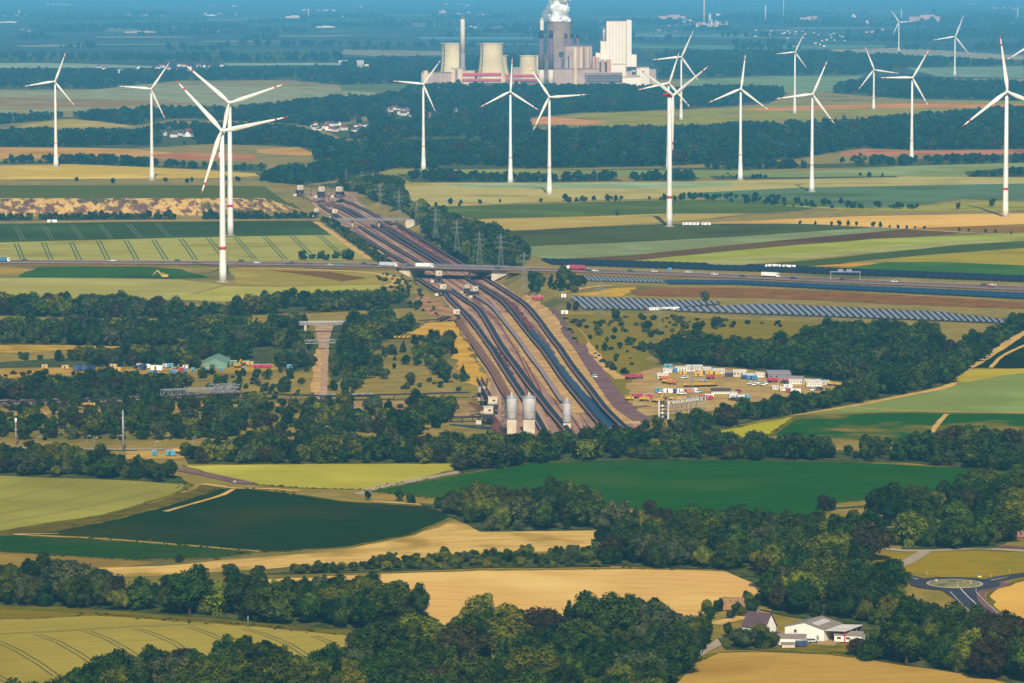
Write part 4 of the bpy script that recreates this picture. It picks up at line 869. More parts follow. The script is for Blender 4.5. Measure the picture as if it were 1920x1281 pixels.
TB = [(105, 313, 153, 21, 0, 61, 0, 'slim white turbine left of the pale barley field, nearest the left edge of the plain'),
      (285, 338, 167, 35, 0, 64, 0, 'slim white turbine standing on the far bank behind the ochre cutting'),
      (418, 529, 245, 78, 1, 127, 0, 'tall white turbine with red ring standing below the motorway'),
      (432, 442, 193, 71, 1, 112, 0, 'tall white turbine with red ring at the dark green field, behind its twin'),
      (794, 319, 158, 36, 0, 58, 0, 'slim white turbine before the low hall of the power station'),
      (957, 343, 172, 3, 0, 66, 0, 'slim white turbine with upright blade before the red galleries'),
      (1030, 365, 182, 86, 0, 73, 0, 'slim white turbine in the pale field with one level blade'),
      (1255, 425, 179, 60, 1, 110, 42, 'tall white turbine with red nacelle and red ring'),
      (1253, 318, 156, 18, 0, 63, 8, 'slim white turbine half hidden behind the red nacelle one'),
      (1388, 338, 167, 7, 0, 68, 0, 'slim white turbine before the far right forest with upright blade'),
      (1522, 360, 177, 23, 0, 72, 0, 'slim white turbine at the blue green field with dark bush'),
      (1709, 308, 146, 30, 0, 63, 0, 'slim white turbine at the dark forest edge'),
      (1885, 407, 172, -8, 1, 107, 0, 'tall white turbine with red ring on the golden strip'),
      (1638, 205, 131, -22, 0, 49, 0, 'small far turbine at the salmon soil strip'),
      (1490, 213, 98, 24, 0, 38, 0, 'far turbine with tan lower tower on the long field'),
      (1277, 225, 107, 24, 0, 57, 0, 'far turbine beside the white boiler house'),
      (1685, 101, 42, -34, 0, 28, 0, 'furthest thin turbine on the pale bean field'),
      (1790, 142, 69, 21, 0, 44, 0, 'far thin turbine on the dull green field'),
      (1940, 205, 80, -1, 0, 66, 0, 'turbine cut by the right edge, only a blade showing')]
for a in TB: turbine(a[0], a[1], a[2], a[3], bool(a[4]), a[5], a[6], a[7], red='red nacelle and' in a[7])

# ------------------------------------------------------------------ lattice pylons
def pylon_proto(H_=40.0):
    t = thing('lattice_pylon', '', 'pylon'); w0, w1 = 3.4, .8
    def wd(z): return float(np.interp(z, [0, H_ * .55, H_], [w0, 1.3, .45]))
    for sx in (-1, 1):
        for sy in (-1, 1):
            b = MB(); zs = [0, H_ * .55, H_]
            for z0, z1 in zip(zs, zs[1:]): b.bar((sx * wd(z0), sy * wd(z0), z0), (sx * wd(z1), sy * wd(z1), z1), .18, .13)
            b.build('leg', M_PYL, t)
    b = MB(); zs = [0, 4.5, 9, 13, 16.5, 19.5, 22, 25, 28, 31, 34, 37, 40]
    for z0, z1 in zip(zs, zs[1:]):
        for sx, sy, ex, ey in ((-1, -1, 1, -1), (1, -1, 1, 1), (1, 1, -1, 1), (-1, 1, -1, -1)):
            a0, a1 = wd(z0), wd(z1)
            b.bar((sx * a0, sy * a0, z0), (ex * a1, ey * a1, z1), .07); b.bar((ex * a0, ey * a0, z0), (sx * a1, sy * a1, z1), .07)
            b.bar((sx * a1, sy * a1, z1), (ex * a1, ey * a1, z1), .06)
    b.build('bracing', M_PYL, t)
    for z, L in ((24, 6.0), (30, 8.0), (36, 5.0)):
        b = MB()
        for s_ in (-1, 1):
            for yy in (-.7, .7):
                b.bar((0, yy, z), (s_ * L, 0, z + .2), .16); b.bar((0, yy, z + 1.8), (s_ * L, 0, z + .3), .13)
            for k_ in (.4, .75, 1): b.bar((s_ * L * k_, 0, z), (s_ * L * k_, 0, z - 1.6), .18)
        b.build('crossarm', M_PYL, t)
    return t
M_PYL = flat('pylon_steel', 138, 140, 132, 0.7, 0.2, 0.1)
PYL = [(649, 342, 24), (678, 353, 32), (713, 390, 46), (748, 408, 52), (781, 425, 50), (817, 447, 58), (857, 472, 60), (899, 496, 62), (939, 504, 66), (983, 546, 74), (1126, 592, 66), (1238, 626, 62), (1297, 752, 68)]
pp = pylon_proto()
for i, (px, py, hp) in enumerate(PYL):
    p = G(px, py); t = pp if i == 0 else copy_tree(pp); t.location = p; k_ = hp / PM(p.x, p.y, 15) / 40.0; t.scale = (k_, k_, k_)
    t.rotation_euler = (0, 0, R(12))
    tag(t, 'grey steel lattice pylon in the row beside the tree belt' if i < 10 else ['', 'grey lattice pylon in front of the solar rows', 'grey lattice pylon on the bushy meadow slope', 'thin lattice pylon in the works yard'][i - 9], 'pylon', 'lattice pylons of the power line')

# ------------------------------------------------------------------ conveyor lines
M_FLOOR = mat('cutting_floor', ALB((168, 144, 132), 2700), ALB((140, 118, 112), 2700), 0.95, 0.09, 0.1, c3=ALB((184, 156, 128), 2700), s3=0.015, streak=(1.68, 6))
M_TAN = mat('cutting_sand', ALB((206, 174, 122), 2600), ALB((172, 142, 106), 2600), 0.95, 0.08, 0.1)
M_COAL = mat('coal_dust', ALB((98, 84, 98), 3300), ALB((124, 104, 108), 3300), 0.9, 0.12, 0.05, streak=(1.68, 5))
M_COALW = mat('wet_coal', (.004, .022, .05), (.004, .04, .085), 0.45, 0.06, 0.4)
# floor of the cutting
V, Fs = [], []
yy = list(np.arange(2150, 4620, 24)); e = next_eps()
FL = [(562, 370), (640, 424), (748, 503), (785, 526), (820, 552), (866, 600), (895, 660), (918, 720), (935, 800), (940, 840)]
FR = [(668, 368), (757, 423), (862, 490), (935, 530), (985, 560), (1050, 620), (1110, 690), (1165, 760), (1205, 800), (1230, 830)]
fl, fr = [GF(*p) for p in FL], [GF(*p) for p in FR]
for i, y in enumerate(yy):
    l = float(np.interp(y, [p.y for p in fl][::-1], [p.x for p in fl][::-1])); r = float(np.interp(y, [p.y for p in fr][::-1], [p.x for p in fr][::-1]))
    l += rnd.uniform(-1, 1); r += rnd.uniform(-1, 1)
    V += [(l, y, -tr_depth(y) + e), (r, y, -tr_depth(y) + e)]
    if i: Fs.append((2 * i - 2, 2 * i - 1, 2 * i + 1, 2 * i))
me = bpy.data.meshes.new('cutting_floor'); me.from_pydata(V, [], Fs); me.materials.append(M_FLOOR); me.update()
tag(obj('cutting_floor', me), 'brown gravel floor of the conveyor cutting', None, None, 'structure')
M_TRD = mat('haul_dark', ALB((112, 92, 96), 2900), ALB((134, 108, 106), 2900), 1.0, .1, 0.0); M_TRP = mat('haul_pale', ALB((196, 168, 142), 2900), ALB((172, 144, 124), 2900), 1.0, .1, 0.0)
def edge_x(E, y): return float(np.interp(y, [p.y for p in E][::-1], [p.x for p in E][::-1]))
for i, f_ in enumerate([.05, .09, .15, .2, .235, .29, .33, .38, .41, .47, .50, .55, .585, .62, .66, .70, .74, .77, .82, .86, .9, .95]):
    y0_, y1_ = rnd.choice([2160, 2250, 2500]), rnd.choice([4560, 4500, 4200]); e = next_eps(); V, Fs = [], []; wd = rnd.choice([.6, .9, 1.3, 1.8]); ph = rnd.uniform(0, 6)
    for k_, y in enumerate(np.arange(y0_, y1_, 22)):
        ff = f_ + .006 * math.sin(y / 260 + ph); x = edge_x(fl, y) * (1 - ff) + edge_x(fr, y) * ff; j_ = rnd.uniform(-.15, .15)
        V += [(x - wd / 2 + j_, y, -tr_depth(y) + e), (x + wd / 2 + j_, y, -tr_depth(y) + e)]
        if k_: Fs.append((2 * k_ - 2, 2 * k_ - 1, 2 * k_ + 1, 2 * k_))
    me = bpy.data.meshes.new('wheel_track'); me.from_pydata(V, [], Fs); me.materials.append(M_TRD if i % 3 else M_TRP); me.update()
    tag(obj('wheel_track', me), 'dark wheel track along the cutting floor' if i % 3 else 'pale wheel track along the cutting floor', None, None, 'structure')
def c5(pts): return [(640 + x / 2.98, 400 + y / 2.98) for x, y in pts]
ribbon('sand_strip', c5([(900, 560), (1000, 690), (1080, 790), (1160, 900), (1250, 1010), (1340, 1120)]), [10, 17, 18, 18], M_TAN, 'sandy strip between middle conveyor and coal stains', True, 1)
ribbon('sand_strip', c5([(1010, 470), (1110, 560), (1200, 680), (1300, 830), (1400, 960), (1500, 1080), (1600, 1180)]), [8, 18, 20, 16], M_TAN, 'sandy strip right of the outer conveyor', True, 1)
ribbon('sand_strip', c5([(670, 620), (760, 720), (850, 850), (930, 960), (990, 1030)]), [8, 16, 16, 12], M_TAN, 'sandy strip beside the rusty conveyor', True, 1)
ribbon('road', c5([(1165, 545), (1200, 590), (1290, 700), (1400, 850), (1500, 990), (1580, 1090), (1690, 1165)]), [7, 9, 10, 12], M_ASPH, 'grey service road right of the conveyors', True)
ribbon('track', c5([(1300, 640), (1350, 700), (1420, 790), (1500, 880), (1570, 930)]), [4, 7], M_TRACK, 'sandy path on the meadow beside the service road', True, 1)
ribbon('track', c5([(1000, 470), (1100, 465), (1250, 440), (1400, 415), (1520, 405)]), [4, 7], M_TRACK, 'sandy path under the upper solar rows', True, 1)
ribbon('road', c5([(1560, 1080), (1640, 1085), (1720, 1080)]), 8, M_ASPH, 'grey turning off the service road', True)
ribbon('coal_stain', c5([(960, 540), (1040, 630), (1120, 730), (1200, 850), (1280, 960), (1370, 1060), (1450, 1140), (1520, 1200)]), [3, 5, 6, 9, 12], M_COALW, 'glossy black coal spill between two conveyors', True, .8)
ribbon('coal_stain', c5([(330, 85), (480, 180), (690, 297)]), 8, M_COAL, 'dark coal dust along the right conveyor behind the bridge', True, .8)
ribbon('coal_stain', c5([(240, 75), (430, 190), (600, 292)]), 12, M_COAL, 'dark coal dust lane between conveyors behind the bridge', True, .8)
ribbon('coal_stain', c5([(770, 405), (860, 460), (940, 520), (1000, 590), (1060, 660)]), [10, 12, 6], M_COAL, 'dark coal dust lane in front of the bridge', True, .8)
M_BELT = mat('conveyor_belt', (.020, .028, .040), (.012, .020, .030), 0.65, 0.2, 0.2)
M_FRAME = flat('conveyor_frame', 132, 104, 100, 0.9, 0.05)
M_RUST = flat('rusty_frame', 138, 98, 76, 0.8, 0.2)
M_HOOD = flat('pale_hood', 160, 140, 138, 0.7, 0.2)
def conveyor(label, px, width=3.2, hz=1.7, top=M_BELT, fr_=M_FRAME, posts=7.0, rail=True, pts=None):
    g = pts or [GF(*p) for p in px]; g = smooth_line([Vector((p.x, p.y, 0)) for p in g], 14)
    Z = [hgt(p.x, p.y) + EPS[0] for p in g]
    t = thing('belt_conveyor', label, 'conveyor', (g[0].x, g[0].y, Z[0]), 0, 'belt conveyors of the mine')
    o_ = t.location
    def P(i, off, z): q = g[i] + side(g, i) * off; return (q.x - o_.x, q.y - o_.y, Z[i] + z - o_.z)
    b = MB(); n_ = len(g)
    for i in range(n_ - 1):      # troughed belt
        b.quad(P(i, -width * .5, hz + .5), P(i, -width * .2, hz), P(i + 1, -width * .2, hz), P(i + 1, -width * .5, hz + .5))
        b.quad(P(i, -width * .2, hz), P(i, width * .2, hz), P(i + 1, width * .2, hz), P(i + 1, -width * .2, hz))
        b.quad(P(i, width * .2, hz), P(i, width * .5, hz + .5), P(i + 1, width * .5, hz + .5), P(i + 1, width * .2, hz))
    b.build('belt', top, t)
    for s_ in (-1, 1):
        b = MB()
        for i in range(n_ - 1): b.bar(P(i, s_ * width * .56, hz + .1), P(i + 1, s_ * width * .56, hz + .1), .32)
        b.build('side_frame', fr_, t)
    b = MB()
    for i in range(0, n_ - 1):
        m_ = max(1, int((g[i + 1] - g[i]).length / posts))
        for j in range(m_):
            f_ = j / m_; A = [Vector(P(i, o2, zz)).lerp(Vector(P(i + 1, o2, zz)), f_) for o2, zz in ((-width * .56, 0), (-width * .56, hz), (width * .56, 0), (width * .56, hz), (-width * .95, .15), (width * .95, .15))]
            b.bar(A[0], A[1], .4); b.bar(A[2], A[3], .4); b.bar(A[4], A[5], .5)
    tr_ = b.build('trestle', fr_, t); tr_['kind'] = 'stuff'
    if rail:
        b = MB()
        for i in range(n_ - 1): b.quad(P(i, width * .62, hz + .3), P(i, width * .62 + 1.0, hz + .3), P(i + 1, width * .62 + 1.0, hz + .3), P(i + 1, width * .62, hz + .3))
        b.build('walkway', fr_, t)
    return t
conveyor('dark belt conveyor bending from the first drive station to the silos', c5([(565, 400), (600, 480), (680, 560), (750, 640), (830, 750), (920, 890), (1000, 1010), (1075, 1130), (1140, 1240)]), 2.7)
conveyor('long dark belt conveyor with ladder sleepers in the middle of the cutting', c5([(610, 440), (700, 500), (770, 550), (830, 640), (900, 760), (980, 870), (1060, 980), (1110, 1040), (1180, 1130), (1240, 1200), (1310, 1290)]), 2.8, posts=4)
conveyor('thin pale hooded conveyor in the middle of the cutting', c5([(765, 480), (850, 540), (900, 600), (980, 700), (1050, 800), (1120, 890), (1200, 1010), (1240, 1070)]), 1.5, top=M_HOOD, fr_=M_HOOD)
conveyor('dark conveyor on the left edge of the coal spill', c5([(700, 370), (850, 465), (930, 530), (1000, 620), (1080, 720), (1160, 820), (1250, 950), (1330, 1050), (1430, 1170), (1500, 1250)]), 2.2, posts=5)
conveyor('dark outer conveyor right of the coal spill', c5([(780, 355), (830, 390), (950, 465), (1040, 530), (1100, 600), (1180, 710), (1280, 850), (1380, 980), (1480, 1110), (1570, 1200), (1640, 1270)]), 2.6)
conveyor('rusty brown conveyor beside the golden sand bank', c5([(640, 590), (700, 690), (780, 800), (850, 900), (910, 1010), (960, 1070)]), 2.4, top=M_RUST, fr_=M_RUST)
conveyor('second rusty conveyor beside the golden sand bank', c5([(652, 590), (716, 690), (796, 800), (866, 900), (926, 1010), (976, 1070)]), 2.0, top=M_RUST, fr_=M_RUST)
conveyor('short dark conveyor at the foot of the left bank', c5([(430, 375), (480, 410), (545, 450)]), 2.1)
conveyor('leftmost belt conveyor behind the motorway bridge', c5([(5, 80), (130, 152), (290, 247), (400, 312)]), 2.2)
conveyor('second belt conveyor behind the motorway bridge', c5([(100, 82), (250, 172), (420, 272), (500, 320)]), 2.2)
conveyor('third belt conveyor behind the motorway bridge', c5([(170, 72), (330, 165), (480, 254), (580, 315)]), 2.2)
conveyor('fourth belt conveyor behind the motorway bridge', c5([(205, 62), (400, 184), (600, 305)]), 2.5)
conveyor('rightmost belt conveyor behind the motorway bridge', c5([(300, 60), (480, 168), (680, 292), (760, 345)]), 2.2)
def f3(pts): return [(540 + x / 7.115, 340 + y / 7.115) for x, y in pts]
conveyor('leftmost belt conveyor behind the small bridge', f3([(200, 240), (420, 350), (560, 420), (720, 530)]), 2.2)
conveyor('second belt conveyor behind the small bridge', f3([(430, 240), (700, 380), (960, 520)]), 2.5)
conveyor('third belt conveyor behind the small bridge', f3([(520, 235), (780, 380), (1060, 530)]), 2.2)
conveyor('rightmost belt conveyor behind the small bridge', f3([(690, 210), (960, 370), (1180, 480), (1400, 600)]), 2.7)
# long conveyors of the left works
conveyor('long trestle conveyor crossing the left works', [(-30, 765), (150, 760), (300, 755), (450, 748), (590, 752), (740, 750), (880, 746)], 3.6, 2.6, posts=9)
conveyor('short dark conveyor near the lower drive stations', [(660, 799), (760, 796), (840, 792), (925, 791)], 3.4, 2.2)
conveyor('small conveyor joining the rusty line from the wood', [(785, 607), (820, 605), (856, 603)], 2.6, 1.6, fr_=M_RUST)
ribbon('gravel_bed', [(-30, 756), (150, 752), (300, 747), (330, 746)], 26, mat('pink_gravel', C(158, 130, 122, .9), C(136, 112, 106, .9), .95, .06, .1), 'pinkish gravel bed behind the long conveyor', True, 1.5)

# drive stations: steel frame, cream cabin, drums and a rising boom
M_CREAM = flat('cream_cladding', 206, 190, 164, 0.7, 0.2)
M_BLACK = flat('black_steel', 40, 42, 50, 0.6, 0.3)
def station_proto():
    t = thing('drive_station', '', 'drive station')
    for sx in (-3, 3):
        for sy in (-3, 3): MB().bar((sx, sy, 0), (sx, sy, 7.0), .6).build('leg', M_BLACK, t)
    b = MB(); b.box(-3.8, 3.8, -3.8, 3.8, 4.2, 7.0)
    for s_ in (-3, 3): b.bar((-3, s_, .3), (3, s_, 4.2), .4); b.bar((3, s_, .3), (-3, s_, 4.2), .4)
    b.build('machine_deck', M_BLACK, t)
    b = MB(); b.box(-3.2, 3.2, -3.0, 3.0, 7.0, 12.0); b.box(-3.4, 3.4, -3.2, 3.2, 12.0, 12.3); cab = b.build('cabin', M_CREAM, t)
    MB().box(-.2, 1.6, -3.06, -2.96, 9.2, 10.4).build('window', M_DARK, cab)
    b = MB(); n_ = len(b.v); b.lathe([(1.5, -3.5), (1.5, 3.5)], 14); o = b.build('drum', M_BLACK, t, True); o.location = (-5.2, -2.5, 2.2); o.rotation_euler = (0, R(90), 0); o.scale = (1, 1, .6)
    b = MB(); b.hexa([(-1.4, 2, 6.6), (1.4, 2, 6.6), (1.4, 16, .8), (-1.4, 16, .8), (-1.4, 2, 7.8), (1.4, 2, 7.8), (1.4, 16, 2), (-1.4, 16, 2)]); b.build('boom', M_FRAME, t)
    b = MB(); b.box(-8.5, -4.8, -5.5, -2.5, .4, 3.2); b.build('motor_housing', M_CREAM, t)
    b = MB()
    for s_ in (-1, 1): b.bar((s_ * 3.6, -3.6, 7), (s_ * 3.6, -3.6, 8.2), .15); 
    b.bar((-3.8, -3.7, 8.1), (3.8, -3.7, 8.1), .15); b.bar((-3.8, -3.7, 7.6), (3.8, -3.7, 7.6), .12); b.build('railing', M_STEEL, t)
    return t
sp_ = station_proto()
STN = [((823, 531), 1.0, 0, 'drive station with cream cabin under the motorway bridge edge'), ((831, 556), .95, 0, 'drive station with cream cabin beside the bending dark conveyor'), ((889, 560), .95, .5, 'drive station with cream cabin at the head of the hooded conveyor'),
       ((877, 551), .7, -.4, 'small open drive frame behind the hooded conveyor head'), ((856, 604), .9, 0, 'drive station at the head of the rusty conveyors'), ((924, 778), 1.0, 0, 'drive station at the end of the long trestle conveyor'), ((916, 797), 1.0, 0, 'drive station above the black coal pit'),
       ((562, 369), 1.25, .3, 'leftmost drive station at the far conveyor heads'), ((602, 372), 1.25, .2, 'middle drive station at the far conveyor heads'), ((637, 372), 1.25, -.3, 'rightmost drive station at the far conveyor heads'), ((592, 408), .9, .4, 'pale drive station left of the small bridge'), ((628, 411), 1.0, 0, 'pale drive station behind the small bridge'),
       ((906, 752), .8, .7, 'tangled transfer frame left of the drive station by the silos')]
for i, ((px, py), k_, rz, lb) in enumerate(STN):
    p = GF(px, py); t = sp_ if i == 0 else copy_tree(sp_); t.location = (p.x, p.y, p.z + EPS[0]); k_ *= .82; t.scale = (k_, k_, k_); t.rotation_euler = (0, 0, rz); tag(t, lb, 'drive station', 'conveyor drive stations')
def girder(label, a, b_, za, zb_, name='conveyor_bridge', h_=2.4, w_=2.6, m=None):
    A, B = G(*a), G(*b_); A = Vector((A.x, A.y, za)); B = Vector((B.x, B.y, zb_)); t = thing(name, label, 'gantry', (A.x, A.y, 0))
    O = Vector((A.x, A.y, 0)); A, B = A - O, B - O; dr = (B - A); n_ = max(2, int(dr.length / 5)); sd_ = Vector((dr.y, -dr.x, 0)).normalized() * (w_ / 2); up = Vector((0, 0, h_))
    for s_ in (-1, 1):
        q = MB(); q.bar(A + sd_ * s_, B + sd_ * s_, .35); q.bar(A + sd_ * s_ + up, B + sd_ * s_ + up, .35)
        for i in range(n_):
            p0, p1 = A + dr * (i / n_) + sd_ * s_, A + dr * ((i + 1) / n_) + sd_ * s_
            q.bar(p0, p0 + up, .25); q.bar(p0, p1 + up, .22)
        q.build('truss', m or M_STEEL, t)
    q = MB(); q.hexa([A - sd_, A + sd_, B + sd_, B - sd_, A - sd_ + Vector((0, 0, .3)), A + sd_ + Vector((0, 0, .3)), B + sd_ + Vector((0, 0, .3)), B - sd_ + Vector((0, 0, .3))]); q.build('deck', M_FRAME, t)
    for f_ in (0.02, .5, .98):
        p = A + dr * f_; q = MB(); q.bar((p.x, p.y, 0), (p.x, p.y, p.z), .6); q.build('pier', m or M_STEEL, t)
    return t
girder('dark lattice boom linking the far drive stations', (566, 364), (602, 368), 9, 9, m=M_DARK)
girder('second dark lattice boom at the far drive stations', (604, 366), (640, 369), 9, 9, m=M_DARK)
girder('white steel truss gantry beside the long conveyor', (304, 752), (446, 746), 3, 3, h_=3.6, w_=5)
girder('second white truss gantry above the long conveyor', (396, 744), (446, 742), 3, 3, h_=4, w_=8)
girder('thin pipe bridge over the concrete ramp', (572, 657), (652, 655), 4.6, 4.6, h_=2.2)
girder('low pipe truss right of the concrete ramp', (600, 752), (700, 750), 2.2, 2.2, h_=1.6)

girder('dark lattice boom above the transfer frames', (898, 742), (922, 772), 9, 4, m=M_DARK)
girder('second dark boom beside the transfer frames', (910, 738), (905, 762), 7, 3, m=M_DARK)
girder('low dark boom at the coal pit drive station', (886, 792), (914, 796), 4, 6, m=M_DARK)
ribbon('coal_stain', [(845, 797), (880, 800), (925, 804)], [3, 7, 9], M_COALW, 'black coal pit below the drive station', True, .8)
ribbon('coal_stain', [(880, 756), (905, 768), (925, 790), (940, 812)], [3, 6, 6, 8], M_COAL, 'dusty lane between the lower drive stations', True, .8)
ribbon('coal_stain', c5([(800, 700), (880, 800), (960, 930)]), [2, 5, 5], M_COAL, 'dusty grey patch left of the bending conveyor', True, 1)
# ------------------------------------------------------------------ bridges
M_CONC = mat('concrete', C(214, 202, 176, .9), C(190, 178, 154, .9), 0.85, 0.2, 0.2)
M_CONCD = mat('weathered_concrete', C(150, 142, 136, .85), C(124, 118, 114, .85), 0.85, 0.2, 0.2)
def bridge(label, a, b_, width, piers, zt=0.3, rail=M_STEEL, th=1.4, zfloor=None, wings=True):
    A, B = G(*a), G(*b_); mid = (A + B) / 2; t = thing('road_bridge', label, 'bridge', (mid.x, mid.y, 0), math.atan2(B.y - A.y, B.x - A.x))
    L = (B - A).length / 2; hw_ = width / 2
    MB().box(-L - 4, L + 4, -hw_, hw_, zt - th, zt).build('deck', M_CONCD, t)
    for s_ in (-1, 1):
        MB().box(-L - 4, L + 4, s_ * (hw_ + .3) - .3, s_ * (hw_ + .3) + .3, zt - .8, zt + .5).build('parapet', M_CONCD, t)
        q = MB()
        q.bar((-L - 4, s_ * (hw_ + .3), zt + 1.6), (L + 4, s_ * (hw_ + .3), zt + 1.6), .14); q.bar((-L - 4, s_ * (hw_ + .3), zt + 1.1), (L + 4, s_ * (hw_ + .3), zt + 1.1), .1)
        for i in range(int(2 * L / 3)): q.bar((-L + 3 * i, s_ * (hw_ + .3), zt + .4), (-L + 3 * i, s_ * (hw_ + .3), zt + 1.6), .12)
        q.build('railing', rail, t)
    zf = zfloor if zfloor is not None else -tr_depth(mid.y)
    for s_ in (-1, 1):
        x0 = s_ * L; q = MB()                      # abutment wall with sloping wing
        q.hexa([(x0 - .8, -hw_ - .5, zf), (x0 + .8, -hw_ - .5, zf), (x0 + .8, hw_ + .5, zf), (x0 - .8, hw_ + .5, zf), (x0 - .8, -hw_ - .5, zt - th + .01), (x0 + .8, -hw_ - .5, zt - th + .01), (x0 + .8, hw_ + .5, zt - th + .01), (x0 - .8, hw_ + .5, zt - th + .01)])
        for ys_ in ((-hw_ - .9, hw_ + .1) if wings else ()):
            q.hexa([(x0, ys_, zf), (x0 + s_ * .5, ys_, zf), (x0 + s_ * .5, ys_ + .8, zf), (x0, ys_ + .8, zf), (x0, ys_, zt - .2), (x0 + s_ * 20, ys_, zt - .2), (x0 + s_ * 20, ys_ + .8, zt - .2), (x0, ys_ + .8, zt - .2)])
        q.build('abutment', M_CONC, t)
    for px_ in piers:
        for yy_ in ((-hw_ * .55, hw_ * .55) if width > 15 else (0,)):
            MB().lathe([(1.0, zf), (1.0, zt - th)], 12, px_ * L, yy_).build('pier', M_CONC, t, True)
    return t
bridge('motorway bridge with pale abutments over the conveyors', (781, 501), (936, 504.8), 36, [.38], zt=0.42, th=2.0)
bridge('small field road bridge over the conveyors', (625, 412.5), (762, 412.5), 8, [-.48, .25], zt=0.3)
bridge('short white footbridge above the concrete ramp', (572, 625), (644, 624), 4, [], zt=6.6, rail=flat('white_rail', 220, 218, 214), th=.9, zfloor=0, wings=False)
ribbon('ramp', [(609, 609), (607, 622), (607, 650), (605, 690), (601, 752)], [14, 7.5, 6.5, 7, 8], mat('ramp_concrete', ALB((190, 164, 138), 2500), ALB((164, 138, 118), 2500), 1.0, .12, 0.0), 'cracked concrete ramp rising to the footbridge', False, .4)
ribbon('sand_strip', [(598, 655), (595, 690), (591, 738)], [3, 5, 6], M_TAN, 'sandy edge left of the concrete ramp', False, .8)
ribbon('track', [(530, 682), (560, 678), (585, 674), (600, 664)], [4, 6], M_TAN, 'sandy path joining the concrete ramp', False, .8)

# ------------------------------------------------------------------ solar rows
M_PAN_G = mat('solar_glass_grey_sheen', C(158, 162, 170, .8), C(140, 145, 154, .8), 0.6, 0.15, 0.2)  # sky reflection on the panel faces, put into the colour as grey
M_PAN_D = mat('solar_glass_navy_unlit', (.002, .008, .022), (.002, .005, .015), 0.6, 0.15, 0.15)  # same glass on faces turned away, their shade put into the navy
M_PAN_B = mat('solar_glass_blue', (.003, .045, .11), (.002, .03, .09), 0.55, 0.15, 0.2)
def solar(a, b_, wd, m, label, group, tilt=12, hz=1.0, m2=None):
    A, B = G(*a), G(*b_); L = (B - A).length; t = thing('solar_panel_row', label, 'solar panels', A, math.atan2(B.y - A.y, B.x - A.x), group)
    n_ = max(3, int(L / 14)); wl, wr = wd * .58, wd * .42; dz = math.tan(R(tilt)) * wl; tl = math.tan(R(tilt * .6)) * wr
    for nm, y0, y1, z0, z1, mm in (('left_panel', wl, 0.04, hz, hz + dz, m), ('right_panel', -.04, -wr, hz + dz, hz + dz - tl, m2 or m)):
        q = MB()
        for i in range(n_):
            x0, x1 = L * i / n_ + .15, L * (i + 1) / n_ - .15
            q.hexa([(x0, y0, z0), (x0, y1, z1), (x1, y1, z1), (x1, y0, z0), (x0, y0, z0 + .12), (x0, y1, z1 + .12), (x1, y1, z1 + .12), (x1, y0, z0 + .12)])
        q.build(nm, mm, t)
    q = MB()
    for i in range(n_ + 1):
        x = min(L - .3, L * i / n_ + .2); q.bar((x, wl - .3, 0), (x, wl - .3, hz + .1), .14); q.bar((x, .3 - wr, 0), (x, .3 - wr, hz + dz - tl), .14); q.bar((x, 0, 0), (x, 0, hz + dz), .14)
    q.build('support', M_STEEL, t)
# lower array: long rows running away from the camera
for i in range(23):
    x = 1076 + 12.05 * i; top = 559 + .42 * i; bl = 581.5 + .14 * i if i < 14 else 581.5 - (i - 13) * 1.0
    dx = 26 * (bl - top) / 22
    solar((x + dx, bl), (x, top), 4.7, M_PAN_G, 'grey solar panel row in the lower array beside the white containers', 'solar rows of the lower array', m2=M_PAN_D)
for i in range(48):
    x = 1270 + 12.9 * i; top = max(572, 580 - i * .55) + .62 * max(0, i - 12); bl = 586 + .47 * i
    if i > 38: top += (i - 38) * .9
    dx = 25 * (bl - top) / 22
    if x > 1905: break
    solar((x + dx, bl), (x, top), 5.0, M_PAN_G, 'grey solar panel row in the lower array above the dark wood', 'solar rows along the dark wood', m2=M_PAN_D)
for i in range(22):
    x = 1066 + 8.1 * i; solar((x + 10, 527.5 + .22 * i), (x, 519 + .3 * i), 3.4, M_PAN_G, 'grey solar panel row of the small upper array by the motorway', 'solar rows of the small upper array', m2=M_PAN_D)
for i in range(44):
    x = 1255 + 15.4 * i; yt = 528.2 + max(0, i - 8) * .68; solar((x + 9, yt + 6 + .1 * i), (x, yt), 7.0, M_PAN_B, 'blue solar panel row in the strip below the motorway', 'blue solar rows below the motorway', 8)
for i in range(62):
    x = 1022 + 14.8 * i; yt = 487.5 + i * (.42 if i < 25 else .62) - (0 if i < 25 else 5); yb = 497.5 + i * .5 + max(0, i - 30) * .10
    if 20 < i < 26: yt += 3
    solar((x + 22, yb), (x, yt), 7.0, M_PAN_D, 'dark navy solar panel row behind the motorway', 'dark solar rows behind the motorway', 10)
